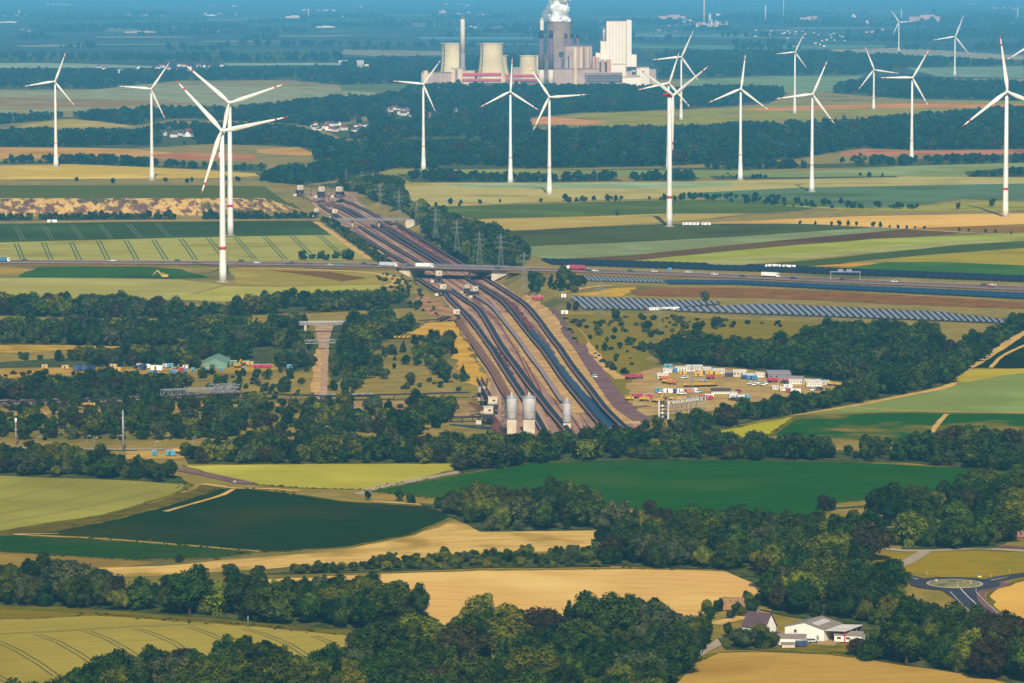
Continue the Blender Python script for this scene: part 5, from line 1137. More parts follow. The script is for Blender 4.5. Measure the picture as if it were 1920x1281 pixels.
# ------------------------------------------------------------------ silos by the conveyors
M_SILO = mat('silo_metal', C(206, 202, 198, .9), C(186, 182, 180, .9), 0.5, 0.15, 0.4, 0.05)
M_WHITE = flat('white_wall', 236, 230, 218, 0.7, 0.3)
def silo(px, pyb, wpx, hpx, ped, label, stairs=False):
    p = G(px, pyb); s_ = PM(p.x, p.y, 8); r_ = wpx / 2 / s_; H_ = hpx / s_; hp = ped / s_
    t = thing('storage_silo', label, 'silo', p, 0, 'silos by the conveyors')
    MB().box(-r_ * .86, r_ * .86, -r_ * .86, r_ * .86, 0, hp).build('pedestal', M_CONC, t)
    b = MB(); b.lathe([(r_ * .7, hp), (r_, hp + .8), (r_, H_ - 2), (r_ * .96, H_ - 1.6), (r_ * .15, H_ - .7)], 28); b.build('shell', M_SILO, t, True)
    for f_ in (.02, .34, .97):
        z = hp + (H_ - 2 - hp) * f_ + .5; MB().lathe([(r_ + .05, z - .15), (r_ + .16, z), (r_ + .05, z + .2)], 28).build('hoop', M_STEEL, t)
    b = MB()
    for i in range(20):
        a0, a1 = R(18 * i), R(18 * i + 18)
        for z in (H_ - 1.2, H_ - .6): b.bar((r_ * math.cos(a0), r_ * math.sin(a0), z), (r_ * math.cos(a1), r_ * math.sin(a1), z), .12)
        b.bar((r_ * math.cos(a0), r_ * math.sin(a0), H_ - 2), (r_ * math.cos(a0), r_ * math.sin(a0), H_ - .6), .12)
    b.build('railing', M_STEEL, t)
    b = MB(); b.box(-.5, .5, r_ * .2, r_ * .2 + 1, H_ - .9, H_ + .9); b.build('roof_vent', M_SILO, t)
    if stairs:
        b = MB(); x0, x1 = -r_ - 2.6, -r_ - .2
        for x in (x0, x1):
            for y in (-1.3, 1.3): b.bar((x, y, 0), (x, y, H_), .22)
        for i in range(int(H_ / 2.4)):
            z = i * 2.4; b.box(x0, x1, -1.3, 1.3, z + 2.3, z + 2.4); b.bar((x0 if i % 2 else x1, -1.2, z), (x1 if i % 2 else x0, -1.2, z + 2.4), .4)
        b.build('stair_tower', M_DARK, t)
silo(959.5, 814, 20, 75, 28, 'left large silver silo with stair tower on white base', True)
silo(992, 813, 25, 74, 27, 'right large silver silo on white base')
silo(1063, 804, 17, 55, 11, 'smaller silver silo standing apart on a low base')
p = G(1244, 785); t = thing('stair_tower', 'white panelled stair tower at the hedge wood', 'tower', p); s_ = PM(p.x, p.y)
hh = 34 / s_
for x in (-2.6, 2.6): MB().box(x - .5, x + .5, -2, 2, 0, hh).build('side_column', M_SILO, t)
b = MB()
for i in range(5): b.box(-2.1, 2.1, -1.8, 1.8, hh * i / 5, hh * i / 5 + .3); b.bar((-2 if i % 2 else 2, -1.9, hh * i / 5), (2 if i % 2 else -2, -1.9, hh * (i + 1) / 5), .4)
b.build('stair_flight', M_DARK, t)
for i in range(4): MB().lathe([(.2, hh * (i + .5) / 5 - .9), (1.1, hh * (i + .5) / 5), (.2, hh * (i + .5) / 5 + .9)], 10, -.6, -1.2).build('vessel', M_WHITE, t)

# ------------------------------------------------------------------ power station
ZP = 9000.0
def K_(dy=0): return 1.0 / PM(0, ZP + dy, 30)
def zpix(py, dy=0):                           # height above ground of a picture row at that distance
    lo_, hi_ = -200.0, 400.0
    for _ in range(40):
        m_ = (lo_ + hi_) / 2
        if PX(0, ZP + dy, m_)[1] > py: lo_ = m_
        else: hi_ = m_
    return (lo_ + hi_) / 2
def xpix(px, dy=0): return (px - CX) * K_(dy)
M_CTW = mat('cooling_concrete', C(240, 222, 178, .86), C(222, 200, 158, .86), 0.9, 0.03, 0.1)
M_CTG = mat('cooling_concrete_grey', C(178, 152, 136, .8), C(158, 134, 122, .8), 0.9, 0.03, 0.1)
def cooling(px, wt, ww_, wb, pyt, dy, label, m=M_CTW, seam=True):
    t = thing('cooling_tower', label, 'cooling tower', (xpix(px, dy), ZP + dy, 0), 0, 'cooling towers of the power station')
    k_ = K_(dy); H_ = zpix(pyt, dy); rt, rw, rb_ = wt / 2 * k_, ww_ / 2 * k_, wb / 2 * k_; pr = []
    for i in range(17):
        f_ = i / 16; fw = .78
        r_ = rw + (rb_ - rw) * ((fw - f_) / fw) ** 2 if f_ < fw else rw + (rt - rw) * ((f_ - fw) / (1 - fw)) ** 2
        pr.append((r_, 6 + (H_ - 6) * f_))
    b = MB(); b.lathe(pr, 48, cap=False, cap_top=False)
    b.lathe([(r_ - 1.2, z) for r_, z in pr][::-1], 48, cap=False, cap_top=False); b.build('shell', m, t, True)
    b = MB(); b.lathe([(rt + .1, H_ - 1.2), (rt + 1.2, H_ - .6), (rt + 1.2, H_ + .4), (rt - 1.4, H_ + .5)], 48, cap=False, cap_top=False); b.build('rim', M_WHITE if m is M_CTW else M_CTG, t)
    b = MB()
    for i in range(36):
        a0, a1 = R(10 * i), R(10 * i + 5); b.bar((rb_ * 1.03 * math.cos(a0), rb_ * 1.03 * math.sin(a0), 0), (rb_ * math.cos(a1), rb_ * math.sin(a1), 6.2), 1.2)
    b.build('column_ring', M_CTG, t)
    if seam:
        b = MB(); a = R(222)
        for (r0, z0), (r1, z1) in zip(pr, pr[1:]): b.bar((r0 * math.cos(a) * 1.01, r0 * math.sin(a) * 1.01, z0), (r1 * math.cos(a) * 1.01, r1 * math.sin(a) * 1.01, z1), 1.1)
        for i in range(5, 16, 2):
            r_, z_ = pr[i]; b.box(r_ * math.cos(a) * 1.01 - 1.6, r_ * math.cos(a) * 1.01 + 1.6, r_ * math.sin(a) * 1.01 - 1.2, r_ * math.sin(a) * 1.01, z_ - 1, z_ + 1)
        b.build('ladder', M_DARK, t)
    return t, rt, H_
cooling(849.5, 46, 42, 56, 81, 120, 'pale squat cooling tower behind the tall stack')
cooling(921.5, 46, 43, 60, 81, 60, 'pale squat cooling tower standing clear in the middle')
cooling(938, 27, 25, 40, 104, 420, 'small pale cooling tower peeping out behind the middle one', seam=False)
cooling(990, 32, 31, 40, 104, 300, 'small pale cooling tower left of the dark stacks', seam=False)
cooling(1011, 26, 25, 34, 104, 420, 'small pale cooling tower hidden behind the dark stacks', seam=False)
ctb, rtb, htb = cooling(1048, 48, 46, 62, 41, 260, 'huge grey cooling tower giving off steam', M_CTG, False)
M_STK = flat('dark_stack', 112, 92, 112, 0.8, 0.2); M_STKT = flat('stack_top_navy', 44, 50, 84, 0.7, 0.2); M_STKG = flat('grey_stack', 150, 142, 142, 0.8, 0.2); M_STKW = mat('cream_stack', C(236, 224, 204, .85), C(222, 210, 190, .85), .8, .04, .2)
def stack(px, w0, w1, pyt, segs, dy, label, group='chimneys of the power station'):
    """segs: (row where it starts, row where it ends, material, part name) from the ground up"""
    t = thing('chimney', label, 'chimney', (xpix(px, dy), ZP + dy, 0), 0, group); k_ = K_(dy); zt = zpix(pyt, dy)
    def rr(z): return (w0 + (w1 - w0) * max(0, z) / zt) / 2 * k_
    for ya, yb, m, nm in segs:
        z0, z1 = max(0.0, zpix(ya, dy)), zpix(yb, dy); b = MB(); b.lathe([(rr(z0), z0), (rr(z1), z1)], 20); b.build(nm, m, t, True)
    b = MB(); b.lathe([(rr(zt) + .5, zt - 3), (rr(zt) + .5, zt - 2)], 20, cap=False, cap_top=False); b.build('gallery', M_DARK, t)
stack(867.5, 9.4, 8.0, 32, [(175, 100, M_STKG, 'lower_shaft'), (100, 36, M_STKW, 'upper_shaft'), (36, 32, M_STKG, 'crown')], 30, 'tall cream stack with grey foot beside the cooling towers')
stack(1016, 9, 7, 34, [(175, 34, M_STKW, 'shaft')], 340, 'cream stack rising behind the left dark stack')
stack(1015, 12, 8.4, 57, [(175, 131, M_STKW, 'lower_shaft'), (131, 72, M_STK, 'upper_shaft'), (72, 57, M_STKT, 'crown')], 0, 'left dark stack with cream foot')
stack(1033.2, 11.5, 7.6, 57, [(175, 131, M_STKW, 'lower_shaft'), (131, 72, M_STK, 'upper_shaft'), (72, 57, M_STKT, 'crown')], -10, 'right dark stack with cream foot')
for x, wrd in ((1061, 'left'), (1072, 'middle'), (1083, 'right')): stack(x, 6.4, 5.6, 63, [(175, 72, M_STK, 'shaft'), (72, 63, M_STKT, 'crown')], 150, wrd + ' short dark stack on the boiler houses')
M_BG = mat('plant_grey', C(206, 180, 162, .82), C(186, 160, 146, .82), .85, .03, .2); M_BC = mat('plant_cream', C(240, 216, 176, .84), C(220, 196, 158, .84), .85, .03, .2)
M_BP = mat('plant_pink', C(214, 168, 146, .82), C(192, 150, 132, .82), .85, .03, .2); M_BD = mat('plant_dark', C(160, 138, 138, .82), C(142, 122, 124, .82), .8, .03, .2)
M_BW = mat('plant_white', C(250, 240, 220, .88), C(242, 232, 212, .88), .7, .02, .3); M_BLU = flat('plant_bluegrey', 58, 66, 92, .7, .3)
def pbox(parent, name, x0, x1, yt, yb, m, dy=0, depth=40, off=None):
    o_ = parent.location; z0 = 0 if yb is None else zpix(yb, dy); b = MB()
    b.box(xpix(x0, dy) - o_.x, xpix(x1, dy) - o_.x, ZP + dy - o_.y, ZP + dy + depth - o_.y, z0, zpix(yt, dy)); return b.build(name, m, parent)
def pthing(label, px, dy, name='plant_building', cat='building'): return thing(name, label, cat, (xpix(px, dy), ZP + dy, 0))
t = pthing('low pinkish hall at the left end of the power station', 818, -20)
pbox(t, 'wall', 790, 846, 137, None, M_BG, -20, 60); pbox(t, 'stair_tower', 794, 802, 133, None, M_BC, -24, 20); pbox(t, 'roof', 789.5, 846.5, 136.3, 137, M_BD, -21, 62); pbox(t, 'window_strip', 812, 827, 154, 155, M_BD, -21, 2)
t = pthing('cream block between low hall and red gallery', 855, -10)
pbox(t, 'wall', 846, 867, 129, None, M_BC, -10, 40); pbox(t, 'duct', 853.5, 858, 131, None, M_BD, -13, 4); pbox(t, 'roof', 845.5, 867.5, 128.4, 129, M_BG, -11, 42)
t = pthing('small pale annex at the foot of the tall stack', 878, 20); pbox(t, 'wall', 864, 890, 133, None, M_BC, 20, 30); pbox(t, 'roof', 863.5, 890.5, 132.4, 133, M_BG, 19, 32)
t = pthing('grey hall behind the second red gallery', 968, 120); pbox(t, 'wall', 962, 976, 128, None, M_BG, 120, 40); pbox(t, 'roof', 961.5, 976.5, 127.3, 128, M_BC, 119, 42)
M_GRED = flat('gallery_red', 200, 72, 92, .6, .3)
def gallery(label, x0, x1, rows, dy):
    t = pthing(label, (x0 + x1) / 2, dy, 'conveyor_gallery', 'gallery')
    for ya, yb in rows: pbox(t, 'gallery_tube', x0, x1, ya, yb, M_GRED, dy, 12); pbox(t, 'window_strip', x0 + .5, x1 - .5, yb - .2, yb + 1.6, M_BLU, dy + 1, 10)
    for i in range(int((x1 - x0) / 5)):
        pbox(t, 'pier', x0 + 2 + 5 * i, x0 + 2.7 + 5 * i, rows[-1][1] + 1.5, None, M_BLU, dy + 3, 4)
gallery('long red conveyor gallery left of the middle cooling tower foot', 867, 940, [(137, 142), (148, 152)], -40)
gallery('shorter red conveyor gallery left of the dark stacks', 948, 1010, [(140, 144), (148, 151.5)], -40)
t = pthing('big grey boiler house complex in the middle', 1084, 40)
pbox(t, 'main_block', 1058, 1110, 87, None, M_BG, 40, 90)
for i, (x0, x1, m) in enumerate([(1057, 1060, M_BD), (1076, 1081, M_BC), (1082, 1084, M_BP), (1088, 1092, M_BC), (1093, 1095, M_BD), (1096, 1099, M_BP), (1100, 1103, M_BC), (1106, 1109, M_BG)]): pbox(t, 'flue_duct', x0, x1, 88, 129, m, 34 - i % 2, 8)
for x in (1065, 1093): pbox(t, 'window_strip', x, x + 2.4, 106, 128, M_BLU, 37, 4)
pbox(t, 'roof', 1057, 1111, 86.4, 87, M_BD, 39, 92)
t = pthing('dark round bunker on stilts beside the boiler house', 1052, 20)
pbox(t, 'bunker', 1048, 1057, 97, 107, M_BLU, 20, 14); pbox(t, 'stem', 1050, 1054.5, 107, None, M_BD, 22, 10)
t = pthing('low grey front block with cream tower', 1080, -30)
pbox(t, 'wall', 1039, 1123, 130, None, M_BG, -30, 60); pbox(t, 'roof', 1038.5, 1123.5, 129.2, 130, M_BD, -31, 62); pbox(t, 'lift_tower', 1076.5, 1081.5, 120, None, M_BC, -38, 10); pbox(t, 'annex', 1082, 1098, 148, None, M_BG, -44, 14)
t = pthing('pinkish filter houses with dark gaps', 1128, -10)
for x0, x1, yt in ((1111, 1116, 106), (1117, 1124, 108), (1127, 1134, 112), (1138, 1146, 112)): pbox(t, 'filter_tower', x0, x1, yt, None, M_BP, -10, 40)
for x0, x1 in ((1116, 1117.2), (1124, 1127), (1134, 1138)): pbox(t, 'recessed_bay', x0, x1, 116, None, M_BLU, 0, 20)
t = pthing('long grey purple turbine hall with window bands', 1132, -60)
pbox(t, 'wall', 1098, 1167, 138, None, M_BD, -60, 60); pbox(t, 'roof', 1097.5, 1167.5, 137, 138, M_BG, -61, 62)
for y in (142, 146.5, 151.5): pbox(t, 'window_strip', 1100, 1166, y, y + 1.4, M_BLU, -61.5, 3)
t = pthing('huge stepped white boiler house', 1160, 20)
pbox(t, 'main_tower', 1137, 1174.4, 40, None, M_BW, 20, 110); pbox(t, 'lift_shaft', 1174.4, 1184, 38, None, M_BW, 14, 60); pbox(t, 'left_step', 1126, 1137, 78, None, M_BW, 24, 90); pbox(t, 'lower_step', 1117, 1126, 100, None, M_BW, 28, 80)
pbox(t, 'roof_edge', 1136.7, 1174, 39.3, 40, M_BD, 19.5, 111); pbox(t, 'shaft_joint', 1173.9, 1174.5, 42, None, M_BD, 12, 3); pbox(t, 'right_annex', 1184, 1193.5, 103, None, M_BW, 30, 60); pbox(t, 'dark_opening', 1175, 1193, 125.5, 132, M_BLU, 10, 6); pbox(t, 'door', 1176, 1183, 132, None, M_BG, 12, 4)
pbox(t, 'facade_joint', 1147, 1173, 119.6, 120.4, M_BG, 18.8, 2)
b = MB(); k_ = K_(20); xx = xpix(1132.5, 20) - t.location.x
b.lathe([(2.6 * k_, zpix(78, 20)), (2.6 * k_, zpix(58, 20)), (1.2 * k_, zpix(54, 20))], 14, xx, 20); b.build('vessel', M_SILO, t, True)
t = pthing('low white annexes right of the white boiler house', 1212, 10)
pbox(t, 'wall', 1194, 1217, 127, None, M_BW, 10, 60); pbox(t, 'lower_hall', 1217, 1230, 130.5, None, M_BG, 14, 50); pbox(t, 'pipe_rack', 1184, 1200, 141, 145, M_BG, -10, 10); pbox(t, 'roof', 1193.5, 1217.5, 126.4, 127, M_BG, 9, 62)
t = pthing('low white service building in front of the boiler house', 1180, -70); pbox(t, 'wall', 1167, 1200, 145, None, M_BW, -70, 30); pbox(t, 'roof', 1166.5, 1200.5, 144.2, 145, M_BG, -71, 32)
def joints(label, xs, ya, yb, m, dy, nm='facade_joint'):
    par = next(o for o in COL.objects if o.get('label') == label)
    for x in xs: pbox(par, nm, x, x + .5, ya, yb, m, dy, 3)
joints('low grey front block with cream tower', [1045 + 7 * i for i in range(5)] + [1086, 1092, 1105, 1112, 1118], 132, None, M_BD, -31.2)
joints('huge stepped white boiler house', [1143, 1149, 1155, 1161, 1167], 41, 119, M_BG, 19.2)
joints('low pinkish hall at the left end of the power station', [806, 814, 822, 830, 838], 138, None, M_BD, -21.2)
joints('long grey purple turbine hall with window bands', [1104 + 6 * i for i in range(11)], 139, None, M_BLU, -61.8)
joints('low white annexes right of the white boiler house', [1199, 1204, 1209, 1213], 128, None, M_BG, 8.6)
joints('big grey boiler house complex in the middle', [1062, 1067, 1071], 89, 128, M_BD, 38.6)
# steam
ms = bpy.data.materials.new('steam'); ms.use_nodes = True; ms.node_tree.nodes.clear()
vo = ms.node_tree.nodes.new('ShaderNodeVolumePrincipled'); vo.inputs['Color'].default_value = (.98, .96, .94, 1); vo.inputs['Density'].default_value = .034; vo.inputs['Anisotropy'].default_value = 0.0
oo = ms.node_tree.nodes.new('ShaderNodeOutputMaterial'); ms.node_tree.links.new(vo.outputs[0], oo.inputs['Volume'])
rgs = np.random.default_rng(5); V, Fs = [], []; iv, jf = ICO[1]; cx_, cy_ = ctb.location.x, ctb.location.y
for i in range(64):
    f_ = i / 63; zz = htb - 5 + f_ * 78; sp0 = np.interp(f_, [0, .15, .5, 1], [17, 15, 13, 17]); 
    c_ = np.array([cx_ - 1 + 4 * f_ + rgs.normal(0, sp0 * .55), cy_ + rgs.normal(0, sp0 * .5), zz]); r_ = rgs.uniform(8, 14)
    n_ = len(V); V += [tuple(q) for q in c_ + iv * r_ * (1 + rgs.uniform(-.15, .15, (len(iv), 1)))]; Fs += [(n_ + a, n_ + b_, n_ + c2) for a, b_, c2 in jf]
me = bpy.data.meshes.new('steam_plume'); me.from_pydata(V, [], Fs); me.materials.append(mat('steam_white', (.93, .92, .91), (.86, .86, .87), 1.0, .06, 0.0)); me.update(); o = obj('steam_plume', me)
rm = o.modifiers.new('merge', 'REMESH'); rm.mode = 'VOXEL'; rm.voxel_size = 1.6; rm.use_smooth_shade = True
tx = bpy.data.textures.new('billow', 'CLOUDS'); tx.noise_scale = 5.0; tx.noise_depth = 3; dm = o.modifiers.new('billow', 'DISPLACE'); dm.texture = tx; dm.strength = 3.6; dm.mid_level = .55; dm.texture_coords = 'GLOBAL'
tag(o, 'white steam rising out of the huge grey cooling tower', None, None, 'stuff')
V, Fs = [], []
for i in range(26):
    f_ = i / 25; c_ = np.array([cx_ + rgs.normal(0, 12), cy_ + rgs.normal(0, 12), htb - 2 + f_ * 62]); r_ = rgs.uniform(11, 17) * (1.15 - .4 * f_)
    n_ = len(V); V += [tuple(q) for q in c_ + iv * r_]; Fs += [(n_ + a, n_ + b_, n_ + c2) for a, b_, c2 in jf]
me = bpy.data.meshes.new('veil'); me.from_pydata(V, [], Fs); me.materials.append(ms); me.update(); ve = obj('veil', me, o); ve['kind'] = 'stuff'
rm = ve.modifiers.new('merge', 'REMESH'); rm.mode = 'VOXEL'; rm.voxel_size = 3.0
# works building with white silos, far left of the station
p = G(668, 131); t = thing('silo_building', 'row of white silos with low hall left of the power station', 'silos', p); k_ = 1 / PM(p.x, p.y)
for i in range(11): MB().lathe([(2.1 * k_, 0), (2.1 * k_, 17 * k_), (.3 * k_, 18.5 * k_)], 12, (-31 + 4.3 * i) * k_, 0).build('silo', M_SILO, t, True)
MB().box(16 * k_, 35 * k_, -4 * k_, 20, 0, 10 * k_).build('hall', M_BW, t)

# ------------------------------------------------------------------ villages and far buildings
M_ROOFR = flat('roof_tiles_red', 118, 70, 64, .9, .05); M_ROOFD = flat('roof_tiles_dark', 84, 70, 72, .85, .1); M_HW = flat('house_plaster', 238, 232, 222, .85, .2)
def house_proto(roof):
    t = thing('village_house', '', 'house'); b = MB(); b.box(-6, 6, -4.5, 4.5, 0, 5.2)
    n_ = len(b.v); b.v += [(-6, -4.5, 5.2), (-6, 4.5, 5.2), (-6, 0, 8.8), (6, -4.5, 5.2), (6, 4.5, 5.2), (6, 0, 8.8)]; b.face((n_, n_ + 2, n_ + 1)); b.face((n_ + 3, n_ + 4, n_ + 5)); b.build('wall', M_HW, t)
    r_ = MB().gable(-6, 6, -4.5, 4.5, 5.0, 8.9, .5).build('roof', roof, t); MB().box(2, 3, .3, 1.3, 7.6, 10).build('chimney', M_ROOFD, r_)
    for x in (-3.5, 0, 3.5): MB().box(x - .7, x + .7, -4.56, -4.46, 1.5, 3.4).build('window', M_DARK, t)
    return t
hp_ = [house_proto(M_ROOFR), house_proto(M_ROOFD)]; used = [0, 0]
VIL = [((298, 366), (250, 259), 16, 'white house in the village between the far left woods', .8), ((585, 700), (234, 248), 22, 'white house in the village behind the twin turbines', .72), ((718, 775), (206, 220), 18, 'white house in the hamlet below the power station hall', .72), ((798, 862), (204, 226), 12, 'white house in the lane village before the power station forest', .75),
       ((1288, 1362), (107, 118), 14, 'white house in the far village above the right turbines', .85), ((1400, 1590), (58, 92), 40, 'white house in the far hazy village', .7), ((325, 425), (124, 136), 14, 'white house behind the far left belt of gardens', .85), ((160, 322), (126, 142), 14, 'white house at the far left belt of gardens', .85), ((1560, 1625), (105, 140), 10, 'white house among the far right tree belts', .85)]
for (x0, x1), (y0, y1), n_, lb, k_ in VIL:
    for i in range(n_):
        p = G(rnd.uniform(x0, x1), rnd.uniform(y0, y1)); q = rnd.randint(0, 1)
        t = hp_[q] if not used[q] else copy_tree(hp_[q]); used[q] = 1
        t.location = p; s_ = k_ * rnd.uniform(.8, 1.25); t.scale = (s_, s_, s_); t.rotation_euler = (0, 0, rnd.uniform(-.6, .6) + (1.57 if rnd.random() < .25 else 0)); tag(t, lb, 'house', 'houses: ' + lb)
M_FP = mat('far_pale', C(238, 214, 200, .85), C(220, 196, 186, .85), .8, .01, .2); M_FQ = mat('far_pink', C(220, 172, 160, .85), C(200, 156, 150, .85), .8, .01, .2)
def far_block(px, py, wp, hp2, label, m=M_FP, name='far_building', steps=True, group='pale buildings on the hazy horizon plain'):
    p = G(px, py); k_ = 1 / PM(p.x, p.y); t = thing(name, label, 'building', p, 0, group); w_, h_ = wp * k_, hp2 * k_
    MB().box(-w_ / 2, w_ / 2, 0, w_ * .5 + 20, 0, h_ * (.7 if steps else 1)).build('wall', m, t)
    if steps: MB().box(-w_ * .15, w_ * .3, 5, w_ * .3 + 10, h_ * .7, h_).build('roof_block', m, t)
M_FP2 = mat('far_dim', C(214, 178, 168, .62), C(196, 160, 154, .62), .9, .01, .1)
for c_ in range(30):
    cx2, cy2 = rnd.uniform(0, 1920), rnd.choice([rnd.uniform(8, 24), rnd.uniform(16, 40), rnd.uniform(26, 62)])
    if 1000 < cx2 < 1110: continue
    for i in range(rnd.randint(3, 9)):
        far_block(cx2 + rnd.gauss(0, 16), max(5, cy2 + rnd.gauss(0, 1.4)), rnd.uniform(1.5, 7), rnd.uniform(.7, 2.2), 'pale far building on the hazy plain near the horizon', rnd.choice([M_FP2, M_FP2, M_FQ, M_FP]))
for px, py, wp, hp2 in [(15, 43, 32, 3), (262, 62, 56, 3.5), (550, 34, 30, 5), (610, 52, 34, 3.5), (395, 30, 18, 3), (830, 25, 14, 6), (900, 32, 30, 5), (1260, 36, 50, 8), (1290, 46, 24, 9), (1520, 38, 40, 7), (1735, 40, 60, 12), (1640, 62, 34, 4), (1600, 36, 10, 9), (1625, 46, 8, 8)]: far_block(px, py, wp, hp2, 'long pale far works building on the hazy plain', rnd.choice([M_FP, M_FQ]), group='long pale works on the hazy plain')
p = G(1335, 51); k_ = 1 / PM(p.x, p.y); t = thing('far_factory', 'pinkish far factory block around the slim far stack', 'factory', p)
for i in range(15):
    x = (-30 + 4 * i) * k_; MB().box(x, x + 3.2 * k_, rnd.uniform(0, 20), 90, 0, rnd.uniform(5, 14) * k_).build('factory_block', rnd.choice([M_FP, M_FQ, M_FP2]), t)
far_block(1346, 36, 9, 10, 'pale far tower beside the far stack', M_FP, steps=False, group=None)
for px, py, hp2, wp, lb in [(1320, 50, 56, 3.2, 'slim far stack above the pinkish factory'), (1435, 40, 30, 3, 'lone far stack right of the factory'), (1469, 34, 40, 1.6, 'thin far striped mast'), (1331, 46, 20, 6, 'broad far silo tower by the factory'), (1690, 38, 20, 2.6, 'far stack among the right hand works'), (1908, 36, 20, 2.6, 'far stack at the right edge of the plain'), (578, 34, 18, 2.2, 'far stack at the left hand works'), (36, 27, 8, 3, 'small far tower on the left plain')]:
    p = G(px, py); k_ = 1 / PM(p.x, p.y); t = thing('far_chimney', lb, 'chimney', p); MB().lathe([(wp / 2 * k_, 0), (wp * .36 * k_, hp2 * k_)], 12).build('shaft', M_FP, t, True); MB().lathe([(wp * .4 * k_, hp2 * k_ * .93), (wp * .4 * k_, hp2 * k_ * .97)], 12).build('band', M_FQ, t)

# ------------------------------------------------------------------ vehicles
M_TYRE = flat('tyre', 30, 30, 32, .9, .1); M_GLASS = flat('dark_glass', 40, 50, 60, .2, .5)
PAINT = {n_: flat('paint_' + n_, *[int(.72 * v + .28 * 120) if n_ not in ('white', 'cream', 'silver') else v for v in c_], .6, .25) for n_, c_ in dict(white=(240, 238, 232), red=(196, 30, 66), blue=(40, 120, 176), dark=(48, 52, 60), silver=(190, 192, 196), yellow=(232, 178, 30), teal=(60, 160, 190), orange=(224, 120, 50), green=(110, 150, 110), grey=(150, 150, 154), navy=(36, 60, 110), cream=(230, 218, 190), salmon=(220, 120, 100)).items()}
def wheel(t, x, y, r_, w_): 
    b = MB(); b.lathe([(r_, -w_ / 2), (r_, w_ / 2)], 12); o = b.build('wheel', M_TYRE, t, True); o.location = (x, y, r_); o.rotation_euler = (R(90), 0, 0)
def lorry_proto():
    t = thing('lorry', '', 'lorry'); b = MB(); b.box(-8.2, 5.0, -1.27, 1.27, 1.15, 4.0); b.build('trailer', PAINT['white'], t)
    b = MB(); b.hexa([(5.6, -1.25, .7), (8.1, -1.25, .7), (8.1, 1.25, .7), (5.6, 1.25, .7), (5.6, -1.2, 3.7), (7.7, -1.2, 3.5), (7.7, 1.2, 3.5), (5.6, 1.2, 3.7)]); c_ = b.build('cab', PAINT['white'], t)
    MB().box(7.75, 8.02, -1.1, 1.1, 2.1, 3.1).build('windscreen', M_GLASS, c_); MB().box(6.4, 7.5, -1.275, -1.22, 2.1, 3.0).build('side_window', M_GLASS, c_)
    MB().box(-8.0, 7.6, -.9, .9, .75, 1.15).build('chassis', M_DARK, t)
    for x in (-6.5, -5.2, -3.9, 4.6, 7.2):
        for y in (-1.05, 1.05): wheel(t, x, y, .52, .35)
    return t
def car_proto():
    t = thing('car', '', 'car'); b = MB()
    b.hexa([(-2.2, -.9, .35), (2.2, -.9, .35), (2.2, .9, .35), (-2.2, .9, .35), (-2.15, -.85, .95), (2.1, -.85, .85), (2.1, .85, .85), (-2.15, .85, .95)])
    b.hexa([(-1.7, -.8, 1.42), (.5, -.8, 1.42), (.5, .8, 1.42), (-1.7, .8, 1.42), (-1.5, -.72, 1.5), (.35, -.72, 1.5), (.35, .72, 1.5), (-1.5, .72, 1.5)]); b.build('body', PAINT['white'], t)
    MB().hexa([(-2.0, -.83, .92), (1.2, -.83, .9), (1.2, .83, .9), (-2.0, .83, .92), (-1.68, -.76, 1.43), (.48, -.76, 1.43), (.48, .76, 1.43), (-1.68, .76, 1.43)]).build('window', M_GLASS, t)
    for x in (-1.35, 1.35):
        for y in (-.8, .8): wheel(t, x, y, .33, .22)
    return t
LP, CPR = lorry_proto(), car_proto(); fl_ = {'l': 0, 'c': 0}
def hwy_dir(px):
    g = [G(*p) for p in HWY]
    for i in range(len(HWY) - 1):
        if HWY[i][0] <= px <= HWY[i + 1][0]: return math.atan2(g[i + 1].y - g[i].y, g[i + 1].x - g[i].x)
    return 0
for px, py, col, cab, lb, k_ in [(797, 502.5, 'white', 'white', 'white box lorry crossing the motorway bridge', 1), (729, 500.5, 'silver', 'white', 'silver grey lorry left of the motorway bridge', 1), (1080, 506, 'red', 'white', 'crimson lorry with white cab on the motorway', 1), (1445, 520, 'white', 'white', 'white lorry beside the dark solar panels', 1), (2, 491.5, 'blue', 'white', 'blue lorry at the left end of the motorway', 1)]:
    p = G(px, py, .5); t = LP if not fl_['l'] else copy_tree(LP); fl_['l'] = 1; t.location = (p.x, p.y, .62); t.rotation_euler = (0, 0, hwy_dir(px) + (math.pi if 'crimson' in lb else 0)); tag(t, lb, 'lorry', 'lorries on the motorway'); recolor(t, 'trailer', PAINT[col]); recolor(t, 'cab', PAINT[cab])
def car(px, py, col, lb, rz, grp, z=None, k_=1.15):
    p = G(px, py); t = CPR if not fl_['c'] else copy_tree(CPR); fl_['c'] = 1; t.location = (p.x, p.y, z if z is not None else EPS[0]); t.rotation_euler = (0, 0, rz); t.scale = (k_, k_, k_); tag(t, lb, 'car', grp); recolor(t, 'body', PAINT[col]); return t
